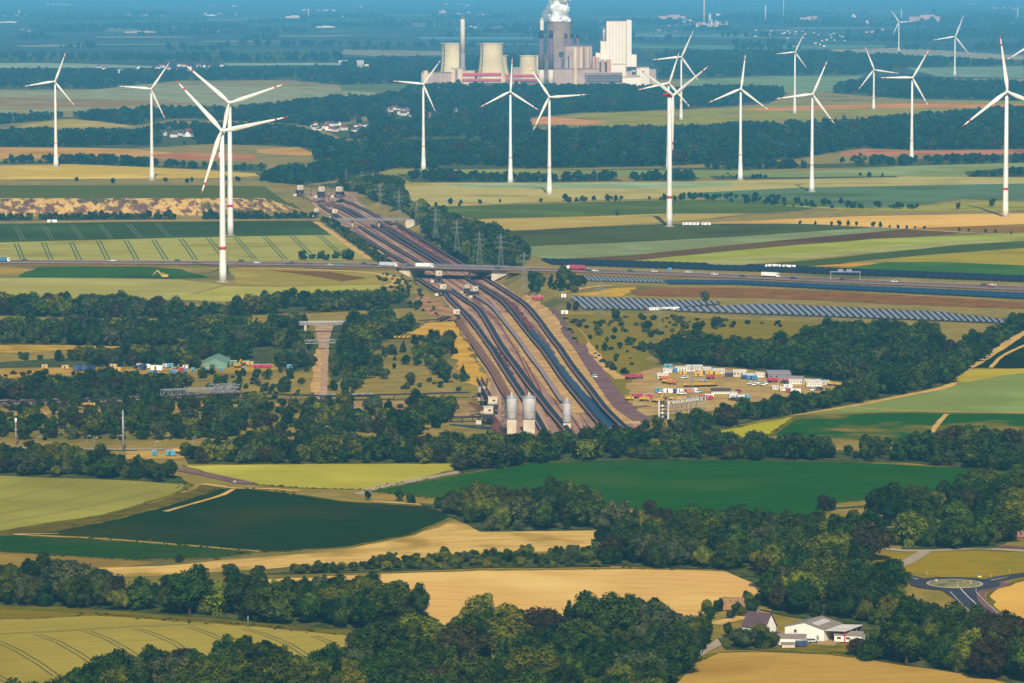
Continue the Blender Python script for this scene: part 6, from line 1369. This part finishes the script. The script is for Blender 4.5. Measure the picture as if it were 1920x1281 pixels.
for px, py, col in [(47, 490.5, 'dark'), (182, 494.5, 'red'), (212, 491.5, 'white'), (333, 491.5, 'dark'), (366, 496.5, 'dark'), (453, 492, 'dark'), (482, 495.5, 'white'), (540, 498.5, 'dark'), (548, 496, 'navy'), (580, 498.5, 'dark'), (620, 499.5, 'silver'), (637, 499, 'teal'), (683, 497.5, 'navy'), (702, 501, 'dark'), (768, 501, 'dark'), (932, 505.5, 'dark'), (1103, 510.5, 'dark'), (1116, 510.5, 'white'), (1182, 511, 'navy'), (1227, 511.5, 'white'), (1291, 513, 'white'), (1340, 517, 'white'), (1393, 521.5, 'dark'), (1488, 524.5, 'navy'), (1580, 527, 'dark'), (1677, 530.5, 'white'), (1845, 537.5, 'dark'), (1862, 537, 'white'), (1858, 541, 'red')]:
    car(px, py, col, {'dark': 'dark', 'navy': 'navy blue', 'teal': 'light blue'}.get(col, col) + ' car driving on the motorway', hwy_dir(px), 'cars on the motorway', .62, 1.2)
car(1114, 709, 'white', 'white car parked beside the service road', 2.0, None); car(1112, 705, 'green', 'green car parked behind the white one', 2.0, None)

# containers, huts, machines
def container_proto():
    t = thing('container', '', 'container'); b = MB(); b.box(-3, 3, -1.2, 1.2, .15, 2.7); b.build('body', PAINT['white'], t)
    b = MB()
    for i in range(11): b.box(-2.85 + .55 * i, -2.6 + .55 * i, -1.26, -1.19, .3, 2.6)
    b.build('rib', PAINT['grey'], t); MB().box(-1, 0, -1.29, -1.25, .3, 2.3).build('door', M_DARK, t); MB().box(-3.05, 3.05, -1.25, 1.25, 2.7, 2.8).build('roof', PAINT['silver'], t)
    return t
CT = container_proto(); cf = [0]
def container(px, py, col, lb, grp, rz=0.0, k_=(1, 1, 1)):
    p = GF(px, py); t = CT if not cf[0] else copy_tree(CT); cf[0] = 1; t.location = (p.x, p.y, p.z + EPS[0]); t.rotation_euler = (0, 0, rz); t.scale = k_; tag(t, lb, 'container', grp); recolor(t, 'body', PAINT[col]); recolor(t, 'rib', PAINT[col])
CW = {'teal': 'light blue', 'navy': 'dark blue', 'silver': 'grey'}
for px, py, col, k_ in [(84, 692, 'yellow', 1), (122, 693, 'yellow', 1.2), (213, 691, 'yellow', 1.2), (221, 697, 'yellow', 1.2), (262, 690, 'white', 1), (268, 691, 'teal', .9), (276, 691, 'white', 1), (294, 696, 'white', 2.0), (309, 690, 'silver', .8), (320, 690, 'teal', 1), (340, 690, 'white', 1.1), (348, 691, 'white', 1), (436, 687, 'green', 1.5), (460, 685, 'yellow', 1.3), (470, 686, 'yellow', 1), (480, 691, 'red', 1.2), (492, 691, 'red', 1.2), (503, 691, 'red', 1.2), (545, 692, 'teal', 1.2), (560, 688, 'teal', 1),
                        (282, 702, 'teal', .7), (291, 702, 'navy', .7), (321, 700, 'teal', .6), (327, 697, 'red', .9), (341, 697, 'red', .9), (330, 702, 'teal', .6), (349, 699, 'teal', .6), (362, 698, 'teal', .6), (377, 699, 'teal', .7), (386, 698, 'teal', .7), (375, 702, 'teal', .6), (414, 697, 'teal', .6), (456, 696, 'teal', .6), (250, 702, 'teal', .7), (222, 704, 'teal', .7)]:
    container(px, py, col, CW.get(col, col) + (' box container' if k_ > .75 else ' small skip') + ' in the sandy yard of the left works', 'containers of the left works', rnd.uniform(-.3, .3), (k_ * .62, 1.0, .85 if k_ < 1.5 else 1.2))
for px, py in [(142, 697), (150, 696), (158, 697), (165, 695), (173, 697), (255, 695), (268, 695)]:
    p = GF(px, py); t = thing('cable_drum', 'dark blue cable drum in the sandy yard of the left works', 'drum', (p.x, p.y, EPS[0]), rnd.uniform(0, 3), 'cable drums of the left works')
    for s_ in (-1, 1):
        b = MB(); b.lathe([(2.0, -.15), (2.0, .15)], 16); o = b.build('flange', PAINT['navy'], t); o.location = (0, s_ * 1.3, 2.0); o.rotation_euler = (R(90), 0, 0)
    b = MB(); b.lathe([(1.1, -1.2), (1.1, 1.2)], 12); o = b.build('core', M_BLACK, t, True); o.location = (0, 0, 2.0); o.rotation_euler = (R(90), 0, 0)
def shed(px, py, wpx, hpx, dep, wall, roof, label, rz=0.0, axis='x', pitch=.25, windows=0, cat='building', name='shed', group=None, door=None):
    p = GF(px, py); k_ = 1 / PM(p.x, p.y); w_, h_ = wpx * k_, hpx * k_; t = thing(name, label, cat, (p.x, p.y, p.z + EPS[0]), rz, group)
    he = h_ * (1 - pitch); b = MB(); b.box(-w_ / 2, w_ / 2, 0, dep, 0, he)
    if axis == 'x': b.v += [(-w_ / 2, 0, he), (-w_ / 2, dep, he), (-w_ / 2, dep / 2, h_), (w_ / 2, 0, he), (w_ / 2, dep, he), (w_ / 2, dep / 2, h_)]
    else: b.v += [(-w_ / 2, 0, he), (w_ / 2, 0, he), (0, 0, h_), (-w_ / 2, dep, he), (w_ / 2, dep, he), (0, dep, h_)]
    b.face((8, 10, 9)); b.face((11, 12, 13)); b.build('wall', wall, t)
    MB().gable(-w_ / 2, w_ / 2, 0, dep, he + .02, h_ + .02, .3, .2, axis).build('roof', roof, t)
    for i in range(windows):
        x = -w_ / 2 + w_ * (i + .5) / windows; MB().box(x - w_ / windows * .22, x + w_ / windows * .22, -.06, .04, he * .4, he * .75).build('window', M_DARK, t)
    if door: MB().box(door * w_ - 1.6, door * w_ + 1.6, -.07, .03, 0, min(3.6, he * .8)).build('door', M_DARK, t)
    return t, w_, h_
M_HALLG = flat('green_sheet', 108, 140, 118, .6, .3); M_ROOFG = flat('grey_sheet_roof', 150, 146, 150, .7, .3); M_FLATR = flat('pale_roof', 214, 208, 198, .7, .2)
shed(403, 693, 46, 20, 30, M_HALLG, M_HALLG, 'green gabled steel hall in the left works', axis='y', pitch=.5, door=-.1)
# works yard on the right
WY = [(1252, 700, 17, 7, M_WHITE, 'small white hut by the light blue container'), (1285, 698, 36, 8, M_WHITE, 'long white hut behind the yard pylon'), (1302, 695, 30, 8, M_FLATR, 'long pale hut at the wood edge'), (1325, 699, 16, 8, M_FLATR, 'pale hut behind the yellow containers'), (1348, 702, 22, 8, M_FLATR, 'pale hut row right of the yellow containers'), (1387, 708, 24, 12, M_CREAM, 'cream gabled workshop with red door'), (1404, 711, 20, 8, M_WHITE, 'white hut right of the cream workshop'), (1425, 709, 16, 8, M_WHITE, 'white hut at the asphalt corner'),
      (1352, 740, 36, 9, M_WHITE, 'long low barrack with dark roof and white windows'), (1243, 711, 20, 9, M_WHITE, 'white two storey hut at the left yard corner'), (1492, 722, 24, 8, M_WHITE, 'white hut right of the red hall'), (1527, 726, 30, 9, M_WHITE, 'long white office huts at the hedge'), (1524, 722, 30, 8, M_FLATR, 'pale grey hall behind the office huts'), (1454, 732, 12, 6, M_WHITE, 'small white hut below the red lorry'), (1470, 734, 14, 6, M_WHITE, 'low white hut at the yard edge'), (1548, 723, 14, 7, M_CREAM, 'cream hut at the yellow machines')]
for px, py, wp, hp2, m, lb in WY: shed(px, py, wp, hp2, 9, m, M_ROOFD if 'dark roof' in lb else M_FLATR, lb, windows=max(2, int(wp / 5)), pitch=.2 if 'dark' not in lb else .5)
shed(1375, 751, 15, 13, 7, M_WHITE, M_FLATR, 'white two storey office with two window rows', windows=5, pitch=.06)
t, w_, h_ = shed(1462, 712, 42, 10, 26, M_BD, M_ROOFG, 'grey fire station hall with pale roof', windows=4, pitch=.15)
t, w_, h_ = shed(1482, 717, 46, 8, 10, PAINT['salmon'], M_ROOFG, 'salmon red garage row in front of the grey hall', rz=-.12, windows=7, pitch=.1)
for px, py, col, k_ in [(1253, 692, 'teal', 1.4), (1262, 699, 'blue', 1.5), (1280, 704, 'yellow', 1.2), (1310, 707, 'yellow', 1.4), (1322, 703, 'yellow', 2.4), (1340, 704, 'yellow', 1.8), (1368, 707, 'navy', 1.5), (1396, 712, 'navy', 1.2), (1410, 713, 'blue', 1.8), (1235, 737, 'teal', 1.2), (1253, 738, 'white', 1.5), (1266, 738, 'navy', 1.2), (1275, 738, 'white', 1), (1288, 738, 'orange', 2), (1302, 737, 'white', .8), (1390, 750, 'white', 1), (1398, 749, 'teal', 1.2), (1505, 720, 'teal', 1.2), (1511, 724, 'yellow', 1), (1545, 722, 'teal', 1), (1480, 737, 'red', 1), (1492, 738, 'white', 1.6), (1478, 730, 'white', 1.4), (1332, 751, 'red', .8), (1218, 748, 'red', 1)]:
    container(px, py, col, CW.get(col, col) + ' container standing in the works yard', 'containers of the works yard', rnd.uniform(-.15, .15), (k_ * .62, 1.0, .95))
def truck_proto(col):
    t = thing('dump_truck', '', 'truck'); b = MB(); b.hexa([(-3.4, -1.2, 1.3), (1.2, -1.2, 1.2), (1.2, 1.2, 1.2), (-3.4, 1.2, 1.3), (-3.8, -1.4, 2.9), (1.6, -1.4, 2.9), (1.6, 1.4, 2.9), (-3.8, 1.4, 2.9)]); b.build('tipper', PAINT[col], t)
    c_ = MB().box(1.8, 3.6, -1.15, 1.15, .8, 3.0).build('cab', PAINT[col], t); MB().box(3.58, 3.66, -1, 1, 1.8, 2.7).build('windscreen', M_GLASS, c_)
    MB().box(-3.4, 3.4, -.7, .7, .6, 1.1).build('chassis', M_BLACK, t)
    for x in (-2.6, -1.2, 2.7):
        for y in (-1, 1): wheel(t, x, y, .6, .45)
    return t
TP = truck_proto('yellow'); tf = 0
for px, py, col, rz, k_ in [(1287 + 6.6 * i, 726.5 - .15 * i, 'yellow', 1.2, 1.1) for i in range(9)] + [(1246, 714, 'orange', .3, 1.2), (1250, 720, 'yellow', .4, 1.2), (1260, 722, 'orange', -.3, 1.1), (1332, 712, 'red', .2, 1), (1448, 718, 'red', .1, 1.2), (1182, 712, 'red', 0, 1.3), (1196, 711, 'red', .1, 1.3), (1195, 748, 'red', .2, 1.2), (1180, 752, 'yellow', .2, 1), (1208, 753, 'yellow', 0, 1.1), (1230, 755, 'yellow', .3, 1), (1262, 752, 'yellow', .2, 1), (1277, 752, 'yellow', .2, 1), (1318, 750, 'red', 0, 1.1), (1560, 724, 'yellow', 0, 1), (1572, 725, 'yellow', .2, 1), (1582, 726, 'yellow', .1, 1), (1588, 727, 'orange', .1, 1), (1330, 747, 'white', 0, 1), (1385, 753, 'dark', 0, .8), (1400, 753, 'navy', 0, .8)] + [(742 + 8 * i, 636.5, 'yellow', 1.4, .9) for i in range(6)] + [(160, 763, 'yellow', 0, .9), (171, 763, 'yellow', 0, .9)]:
    p = GF(px, py); t = TP if not tf else copy_tree(TP); tf = 1; t.location = (p.x, p.y, p.z + EPS[0]); k_ *= .72; t.rotation_euler = (0, 0, rz); t.scale = (k_, k_, k_)
    where = 'in the works yard' if px > 1000 else ('beside the golden sand bank' if px > 600 else 'at the long conveyor')
    tag(t, col + ' site truck parked ' + where, 'truck', 'site trucks ' + where); recolor(t, 'tipper', PAINT[col]); recolor(t, 'cab', PAINT[col])
for px, py, col in [(1284, 711, 'white'), (1318, 716, 'silver'), (1409, 722, 'white'), (1415, 724, 'white'), (1423, 721, 'white'), (1428, 724, 'white'), (1434, 722, 'white'), (1388, 752, 'dark'), (1374, 752, 'dark'), (1240, 739, 'white'), (1278, 741, 'white'), (1384, 737, 'red'), (1310, 738, 'white'), (1525, 734, 'white'), (1535, 733, 'dark'), (1470, 720, 'dark')]: car(px, py, col, col + ' car parked in the works yard', rnd.uniform(0, 3), 'cars in the works yard', None, 1.25)
for i, px in enumerate([1220 + 4.6 * q for q in range(12)]): container(px, 583.2 - q * 0 - i * .12, 'white', 'white container in the row under the solar panels', 'white containers under the solar panels', 0, (.42, 1, .8))
for px in (1000, 1008, 1016): container(px, 563, 'red', 'red container right of the conveyors', 'red containers right of the conveyors', 0, (.5, 1, 1))
container(1058, 590, 'white', 'white van box on the meadow track', None, .3, (.8, 1, 1)); container(1057, 559, 'white', 'small white hut at the upper solar path', None, 0, (.6, 1, 1))
for px, py, k_ in [(1440, 503, .8), (1449, 502.5, 1.2), (1460, 503, .6), (1474, 503.5, 1.1), (1485, 504, 1)]: container(px, py, 'white', 'white construction hut behind the dark solar panels', 'white huts behind the solar panels', 0, (k_, 1, 1))
for px in (1284, 1291, 1299, 1306, 1320, 1328): container(px, 423, 'white', 'white hut beside the red nacelle turbine', 'white huts beside the turbine', 0, (.8, 1.5, 1))
container(98, 418, 'white', 'long white trailer on the sandy farm track', None, 0, (1.6, 1, 1))
def excavator(px, py, lb, k_=1.0, rz=0.0, z=0.0):
    p = GF(px, py); t = thing('excavator', lb, 'excavator', (p.x, p.y, p.z + EPS[0]), rz); t.scale = (k_, k_, k_)
    for y in (-1.3, 1.3): MB().hexa([(-2, y - .35, 0), (2, y - .35, 0), (2, y + .35, 0), (-2, y + .35, 0), (-2.4, y - .35, .9), (2.4, y - .35, .9), (2.4, y + .35, .9), (-2.4, y + .35, .9)]).build('track', M_BLACK, t)
    MB().box(-2.6, 1.6, -1.4, 1.4, 1.0, 2.5).build('body', PAINT['yellow'], t); c_ = MB().box(.2, 1.7, -1.4, -.2, 2.5, 3.4).build('cab', PAINT['yellow'], t); MB().box(.4, 1.75, -1.44, -.16, 2.65, 3.25).build('window', M_GLASS, c_)
    MB().bar((1.4, .3, 2), (-.2 + 4.5, .3, 5.2), .7).bar((4.3, .3, 5.2), (7, .3, 2.4), .5).build('boom', PAINT['yellow'], t); MB().hexa([(6.3, -.3, 1), (7.3, -.3, 1.2), (7.3, .9, 1.2), (6.3, .9, 1), (6.4, -.4, 2.3), (7.6, -.4, 2.4), (7.6, 1, 2.4), (6.4, 1, 2.3)]).build('bucket', M_DARK, t)
excavator(308, 523, 'yellow excavator on the emerald strip', 1.3, math.pi); excavator(333, 851, 'yellow excavator on the building plot', .9); excavator(446, 690, 'yellow excavator beside the green hall', .9, 1); excavator(1238, 756, 'yellow excavator at the front of the works yard', 1, 1)
# substation frames in the works yard
for i in range(7):
    p = G(1262 + 9 * i, 776 - 1.2 * i); t = thing('switchyard_gantry', 'grey steel switchyard gantry behind the hedge wood', 'gantry', p, 0, 'switchyard gantries')
    for x in (-3.2, 3.2): MB().bar((x, 0, 0), (x, 0, 8.5), .35).build('post', M_STEEL, t)
    MB().bar((-3.4, 0, 7.6), (3.4, 0, 7.6), .4).bar((-3.4, 0, 5), (3.4, 0, 5), .25).build('beam', M_STEEL, t)
    for x in (-2, 0, 2): MB().lathe([(.22, 5.6), (.3, 6.5), (.15, 7.4)], 8, x, 0).build('insulator', PAINT['cream'], t)

# ------------------------------------------------------------------ farmstead
M_ROOFF = flat('farm_roof_purple', 92, 74, 78, .85, .15); M_ETER = flat('fibre_cement', 140, 128, 118, .9, .1)
p = G(1424, 1196); k_ = 1 / PM(p.x, p.y); t = thing('farmhouse', 'white farmhouse with steep dark purple roof', 'house', p, R(-38))
b = MB(); L, Wd, he, hr = 10.0, 7.5, 4.6, 9.6
b.box(-L / 2, L / 2, -Wd / 2, Wd / 2, 0, he); n_ = len(b.v)
b.v += [(-L / 2, -Wd / 2, he), (-L / 2, Wd / 2, he), (-L / 2, 0, hr), (L / 2, -Wd / 2, he), (L / 2, Wd / 2, he), (L / 2, 0, hr)]; b.face((n_, n_ + 2, n_ + 1)); b.face((n_ + 3, n_ + 4, n_ + 5)); b.build('wall', M_WHITE, t)
rf = MB().gable(-L / 2, L / 2, -Wd / 2, Wd / 2, he - .3, hr + .05, .5, .25).build('roof', M_ROOFF, t); MB().box(-1, -.2, -.5, .3, hr - .8, hr + 1.3).build('chimney', M_ETER, rf)
for x in (-3, 0, 3): MB().box(x - .55, x + .55, -Wd / 2 - .05, -Wd / 2 + .05, 1.6, 3.2).build('window', M_DARK, t)
for y in (-1.4, 1.4):
    MB().box(L / 2 - .05, L / 2 + .05, y - .5, y + .5, 1.6, 3.1).build('window', M_DARK, t); MB().box(-L / 2 - .05, -L / 2 + .05, y - .5, y + .5, 5, 6.2).build('window', M_DARK, t)
p = G(1512, 1199); t = thing('barn_hall', 'big white gabled hall with skylights and open lean-to', 'barn', p, R(-28))
L, Wd, he, hr = 14.0, 16.0, 4.6, 6.8                     # ridge along local y (receding), gable to the left front
b = MB(); b.box(-Wd / 2, Wd / 2, -2, L, 0, he); n_ = len(b.v); b.v += [(-Wd / 2, -2, he), (Wd / 2, -2, he), (0, -2, hr), (-Wd / 2, L, he), (Wd / 2, L, he), (0, L, hr)]; b.face((n_, n_ + 1, n_ + 2)); b.face((n_ + 3, n_ + 5, n_ + 4)); b.build('wall', M_WHITE, t)
rf = MB().gable(-Wd / 2, Wd / 2, -2, L, he, hr, .4, .2, 'y').build('roof', M_ETER, t)
for i in range(6):
    y = 0 + 2.0 * i; zz = lambda x: he + (hr - he) * (1 - abs(x) / (Wd / 2 + .4)) + .24
    b = MB()
    b.quad((2.2, y, zz(2.2)), (5.0, y, zz(5.0)), (5.0, y + 1.0, zz(5.0)), (2.2, y + 1.0, zz(2.2))); b.build('skylight', PAINT['white'], rf)
MB().box(-4.2, -3.2, -2.05, -1.95, 2.6, 3.8).build('window', M_DARK, t); MB().box(5, 6, -2.05, -1.95, 0, 2.2).build('door', PAINT['grey'], t)
b = MB(); b.hexa([(Wd / 2, -2, 4.2), (Wd / 2 + 9, -2, 4.6), (Wd / 2 + 9, L, 4.6), (Wd / 2, L, 4.2), (Wd / 2, -2, 4.4), (Wd / 2 + 9, -2, 4.85), (Wd / 2 + 9, L, 4.85), (Wd / 2, L, 4.4)]); b.build('lean_to_roof', M_FLATR, t)
for y in (-1.6, 4, 9.5): MB().box(Wd / 2 + 8.2, Wd / 2 + 8.5, y, y + .3, 0, 4.6).build('post', M_RED if y < 0 else M_STEEL, t)
MB().box(Wd / 2 + .05, Wd / 2 + 8.8, L - .4, L - .2, 0, 4.2).build('back_wall', PAINT['navy'], t)
shed(1484, 1212, 52, 17, 9, M_WHITE, M_ETER, 'low cream shed with flat grey roof and brown gate', rz=R(-6), pitch=.28, door=.3, name='farm_shed')
shed(1590, 1206, 52, 17, 8, M_WHITE, M_ETER, 'white shed with wavy grey roof right of the hall', rz=R(-14), windows=3, pitch=.3, name='farm_shed')
shed(1458, 1206, 22, 13, 8, M_WHITE, M_ROOFF, 'small white annex between farmhouse and shed', pitch=.4, axis='y', name='farm_shed')
shed(1478, 1217, 24, 8, 4, M_CREAM, M_ETER, 'low cream lean-to in front of the flat shed', pitch=.2, name='farm_shed')
for px, py in [(1498, 1214), (1508, 1213)]: container(px, py, 'navy', 'dark blue skip in the farm yard', 'skips in the farm yard', .2, (.35, .8, .8))
car(1522, 1207, 'silver', 'silver car parked in the farm yard', .5, None, None, 1.1)
# straw bales
M_STRAW = mat('straw', C(176, 138, 92, .9), C(138, 104, 70, .9), .95, .9, .1)
bm_ = MB(); bm_.box(-1.18, 1.18, -.6, .6, 0, 1.18); BALE = bm_.mesh('straw_bale', M_STRAW); p0 = G(1366, 1146)
for lay in range(4):
    for i in range(7 - lay):
        for j in range(2):
            o = obj('straw_bale', BALE); o.location = (p0.x + (i - (6 - lay) / 2) * 2.42 + rnd.uniform(-.06, .06) + 1.2 * (lay % 2), p0.y + j * 1.3, .02 + EPS[0] + lay * 1.2); o.rotation_euler = (0, 0, rnd.uniform(-.05, .05)); tag(o, 'brown rectangular straw bale stacked at the golden corn edge', 'straw bale', 'stacked straw bales')
p = G(1912, 1005); shed(1914, 1010, 26, 17, 12, flat('red_brick', 150, 104, 90, .9, .1), M_ROOFF, 'brick building at the road behind the big trees', pitch=.2, windows=3)

# ------------------------------------------------------------------ signs, masts, posts
def board(px, py, wpx, hpx, up, m, lb, second=None, name='road_sign', grp=None):
    p = GF(px, py); k_ = 1 / PM(p.x, p.y); w_, h_, u_ = wpx * k_, hpx * k_, up * k_; t = thing(name, lb, 'sign', (p.x, p.y, p.z), 0, grp)
    for x in (-w_ * .32, w_ * .32): MB().bar((x, .1, 0), (x, .1, u_ + h_), .14).build('post', M_STEEL, t)
    pn = MB().box(-w_ / 2, w_ / 2, -.06, .04, u_, u_ + h_).build('panel', m, t); MB().box(-w_ / 2 + .1, w_ / 2 - .1, -.09, -.05, u_ + h_ * .62, u_ + h_ * .68).build('white_bar', M_LINE, pn)
    if second: MB().box(-w_ * .1, w_ * .45, -.1, -.06, u_ + h_ * .08, u_ + h_ * .34).build('lower_field', second, pn)
M_SIGN = flat('sign_blue', 20, 130, 210, .5, .4); M_SY = flat('sign_yellow', 236, 214, 30, .5, .4)
board(1328, 1006, 15, 9, 7, M_SIGN, 'blue direction board beside the dark slip road'); board(1737, 957, 9, 11, 5, M_SIGN, 'blue motorway board at the pale concrete road'); board(1900, 1172, 12, 7, 6, M_SIGN, 'blue board with yellow field at the corn corner', M_SY); board(1834, 1082, 4, 3, 2, M_SIGN, 'small blue sign at the roundabout exit'); board(1837, 1084, 7, 2.4, 1.5, M_SY, 'yellow direction board at the roundabout exit'); board(1256, 510, 6, 5, 3, M_SIGN, 'small blue board beside the motorway'); board(1442, 1001, 1, 1, 1, M_SIGN, 'tiny blue marker by the slip road')
for px, py in [(1755, 1090), (1787, 1099), (1819, 1092)]: board(px, py, 5.5, 1.6, 1.6, M_SY, 'yellow arrow board on the roundabout island', grp='arrow boards on the roundabout')
for px, py in [(1756, 1094), (1796, 1098), (1807, 1097), (1796, 1104), (1821, 1098)]: board(px, py, 2.2, 2.2, 4, M_LINE, 'small round white sign at the roundabout', grp='small signs at the roundabout')
board(440, 907, 6, 4, 2, M_STEEL, 'grey sign back beside the road end')
def mast(px, py, hp2, d0, lb, m=M_STEEL, head=False, name='mast', grp=None):
    p = GF(px, py); k_ = 1 / PM(p.x, p.y); t = thing(name, lb, 'mast', (p.x, p.y, p.z), 0, grp); H_ = hp2 * k_; MB().lathe([(d0 / 2, 0), (d0 * .35, H_)], 10).build('shaft', m, t, True)
    if head == 'lamp': MB().bar((0, 0, H_ - .1), (1.4, 0, H_ + .2), .16).build('lamp_arm', m, t); MB().box(1.1, 2.1, -.2, .2, H_ + .1, H_ + .3).build('lamp_head', M_LINE, t)
    elif head:
        b = MB(); b.lathe([(d0 * .9, H_ * .82), (d0 * .9, H_ * .98)], 10); b.build('antenna_shroud', M_WHITE, t, True); MB().box(-.8, .8, -.8, .8, H_ * .55, H_ * .6).build('platform', m, t)
    else: MB().lathe([(d0 * .5, H_ * .9), (d0 * .5, H_ * .94)], 10).build('collar', m, t); 
mast(231, 847, 78, 1.3, 'tall grey tubular mast above the left building plot'); mast(30, 835, 52, .7, 'pale antenna mast at the left tree belt', M_HOOD, True); mast(465, 1168, 22, .35, 'white marker post beside the tramlined wheat', M_LINE)
for px, py, hp2 in [(70, 845, 26), (163, 842, 24), (177, 843, 22), (221, 845, 28), (290, 850, 22), (310, 848, 30), (361, 848, 28), (609, 822, 22)]: mast(px, py, hp2, .2, 'thin street lamp at the left building plot road', M_STEEL, 'lamp', 'street_lamp', 'street lamps at the building plot')
for px, py in [(1690, 1078), (1738, 1080), (1858, 1085), (1893, 1076), (1830, 1112)]: mast(px, py, 9, .16, 'small white delineator post at the roundabout roads', M_LINE, False, 'marker_post', 'marker posts at the roundabout')
ribbon('road', [(-20, 840), (100, 842), (250, 844), (330, 843)], 6, M_PALE, 'pale road line behind the left tree belt', False)
container(320, 856, 'teal', 'light blue site hut on the building plot', None, 0, (.9, 1, 1)); container(290, 856, 'teal', 'small light blue box on the building plot', None, 0, (.4, 1, 1))
# sign gantry over the motorway
p = G(1585, 527); t = thing('sign_gantry', 'grey sign gantry spanning the motorway lanes', 'gantry', (p.x, p.y, .4), hwy_dir(1585) + R(28))
for x in (-12, 12): MB().bar((x, 0, 0), (x, 0, 7.4), .6).build('post', M_STEEL, t)
MB().bar((-12.3, 0, 7.1), (12.3, 0, 7.1), .7).build('beam', M_STEEL, t)
for x in (-4, 3): MB().box(x - 2.2, x + 2.2, -.5, -.4, 7.5, 9.3).build('panel', PAINT['grey'], t)
# ------------------------------------------------------------------ haze: the air itself
mh = bpy.data.materials.new('haze_air'); mh.use_nodes = True; mh.node_tree.nodes.clear()
vo = mh.node_tree.nodes.new('ShaderNodeVolumePrincipled'); vo.inputs['Color'].default_value = (*HAZE_COLOR, 1); vo.inputs['Density'].default_value = HAZE_DENSITY; vo.inputs['Anisotropy'].default_value = -0.25
oo = mh.node_tree.nodes.new('ShaderNodeOutputMaterial'); mh.node_tree.links.new(vo.outputs[0], oo.inputs['Volume'])
hz = MB().box(-16500, 16500, -3500, 62500, -10.5, 285).build('haze', mh); tag(hz, 'pale blue summer haze over the whole plain', None, None, 'stuff')
# labels told apart only by place share a group; nothing else to do
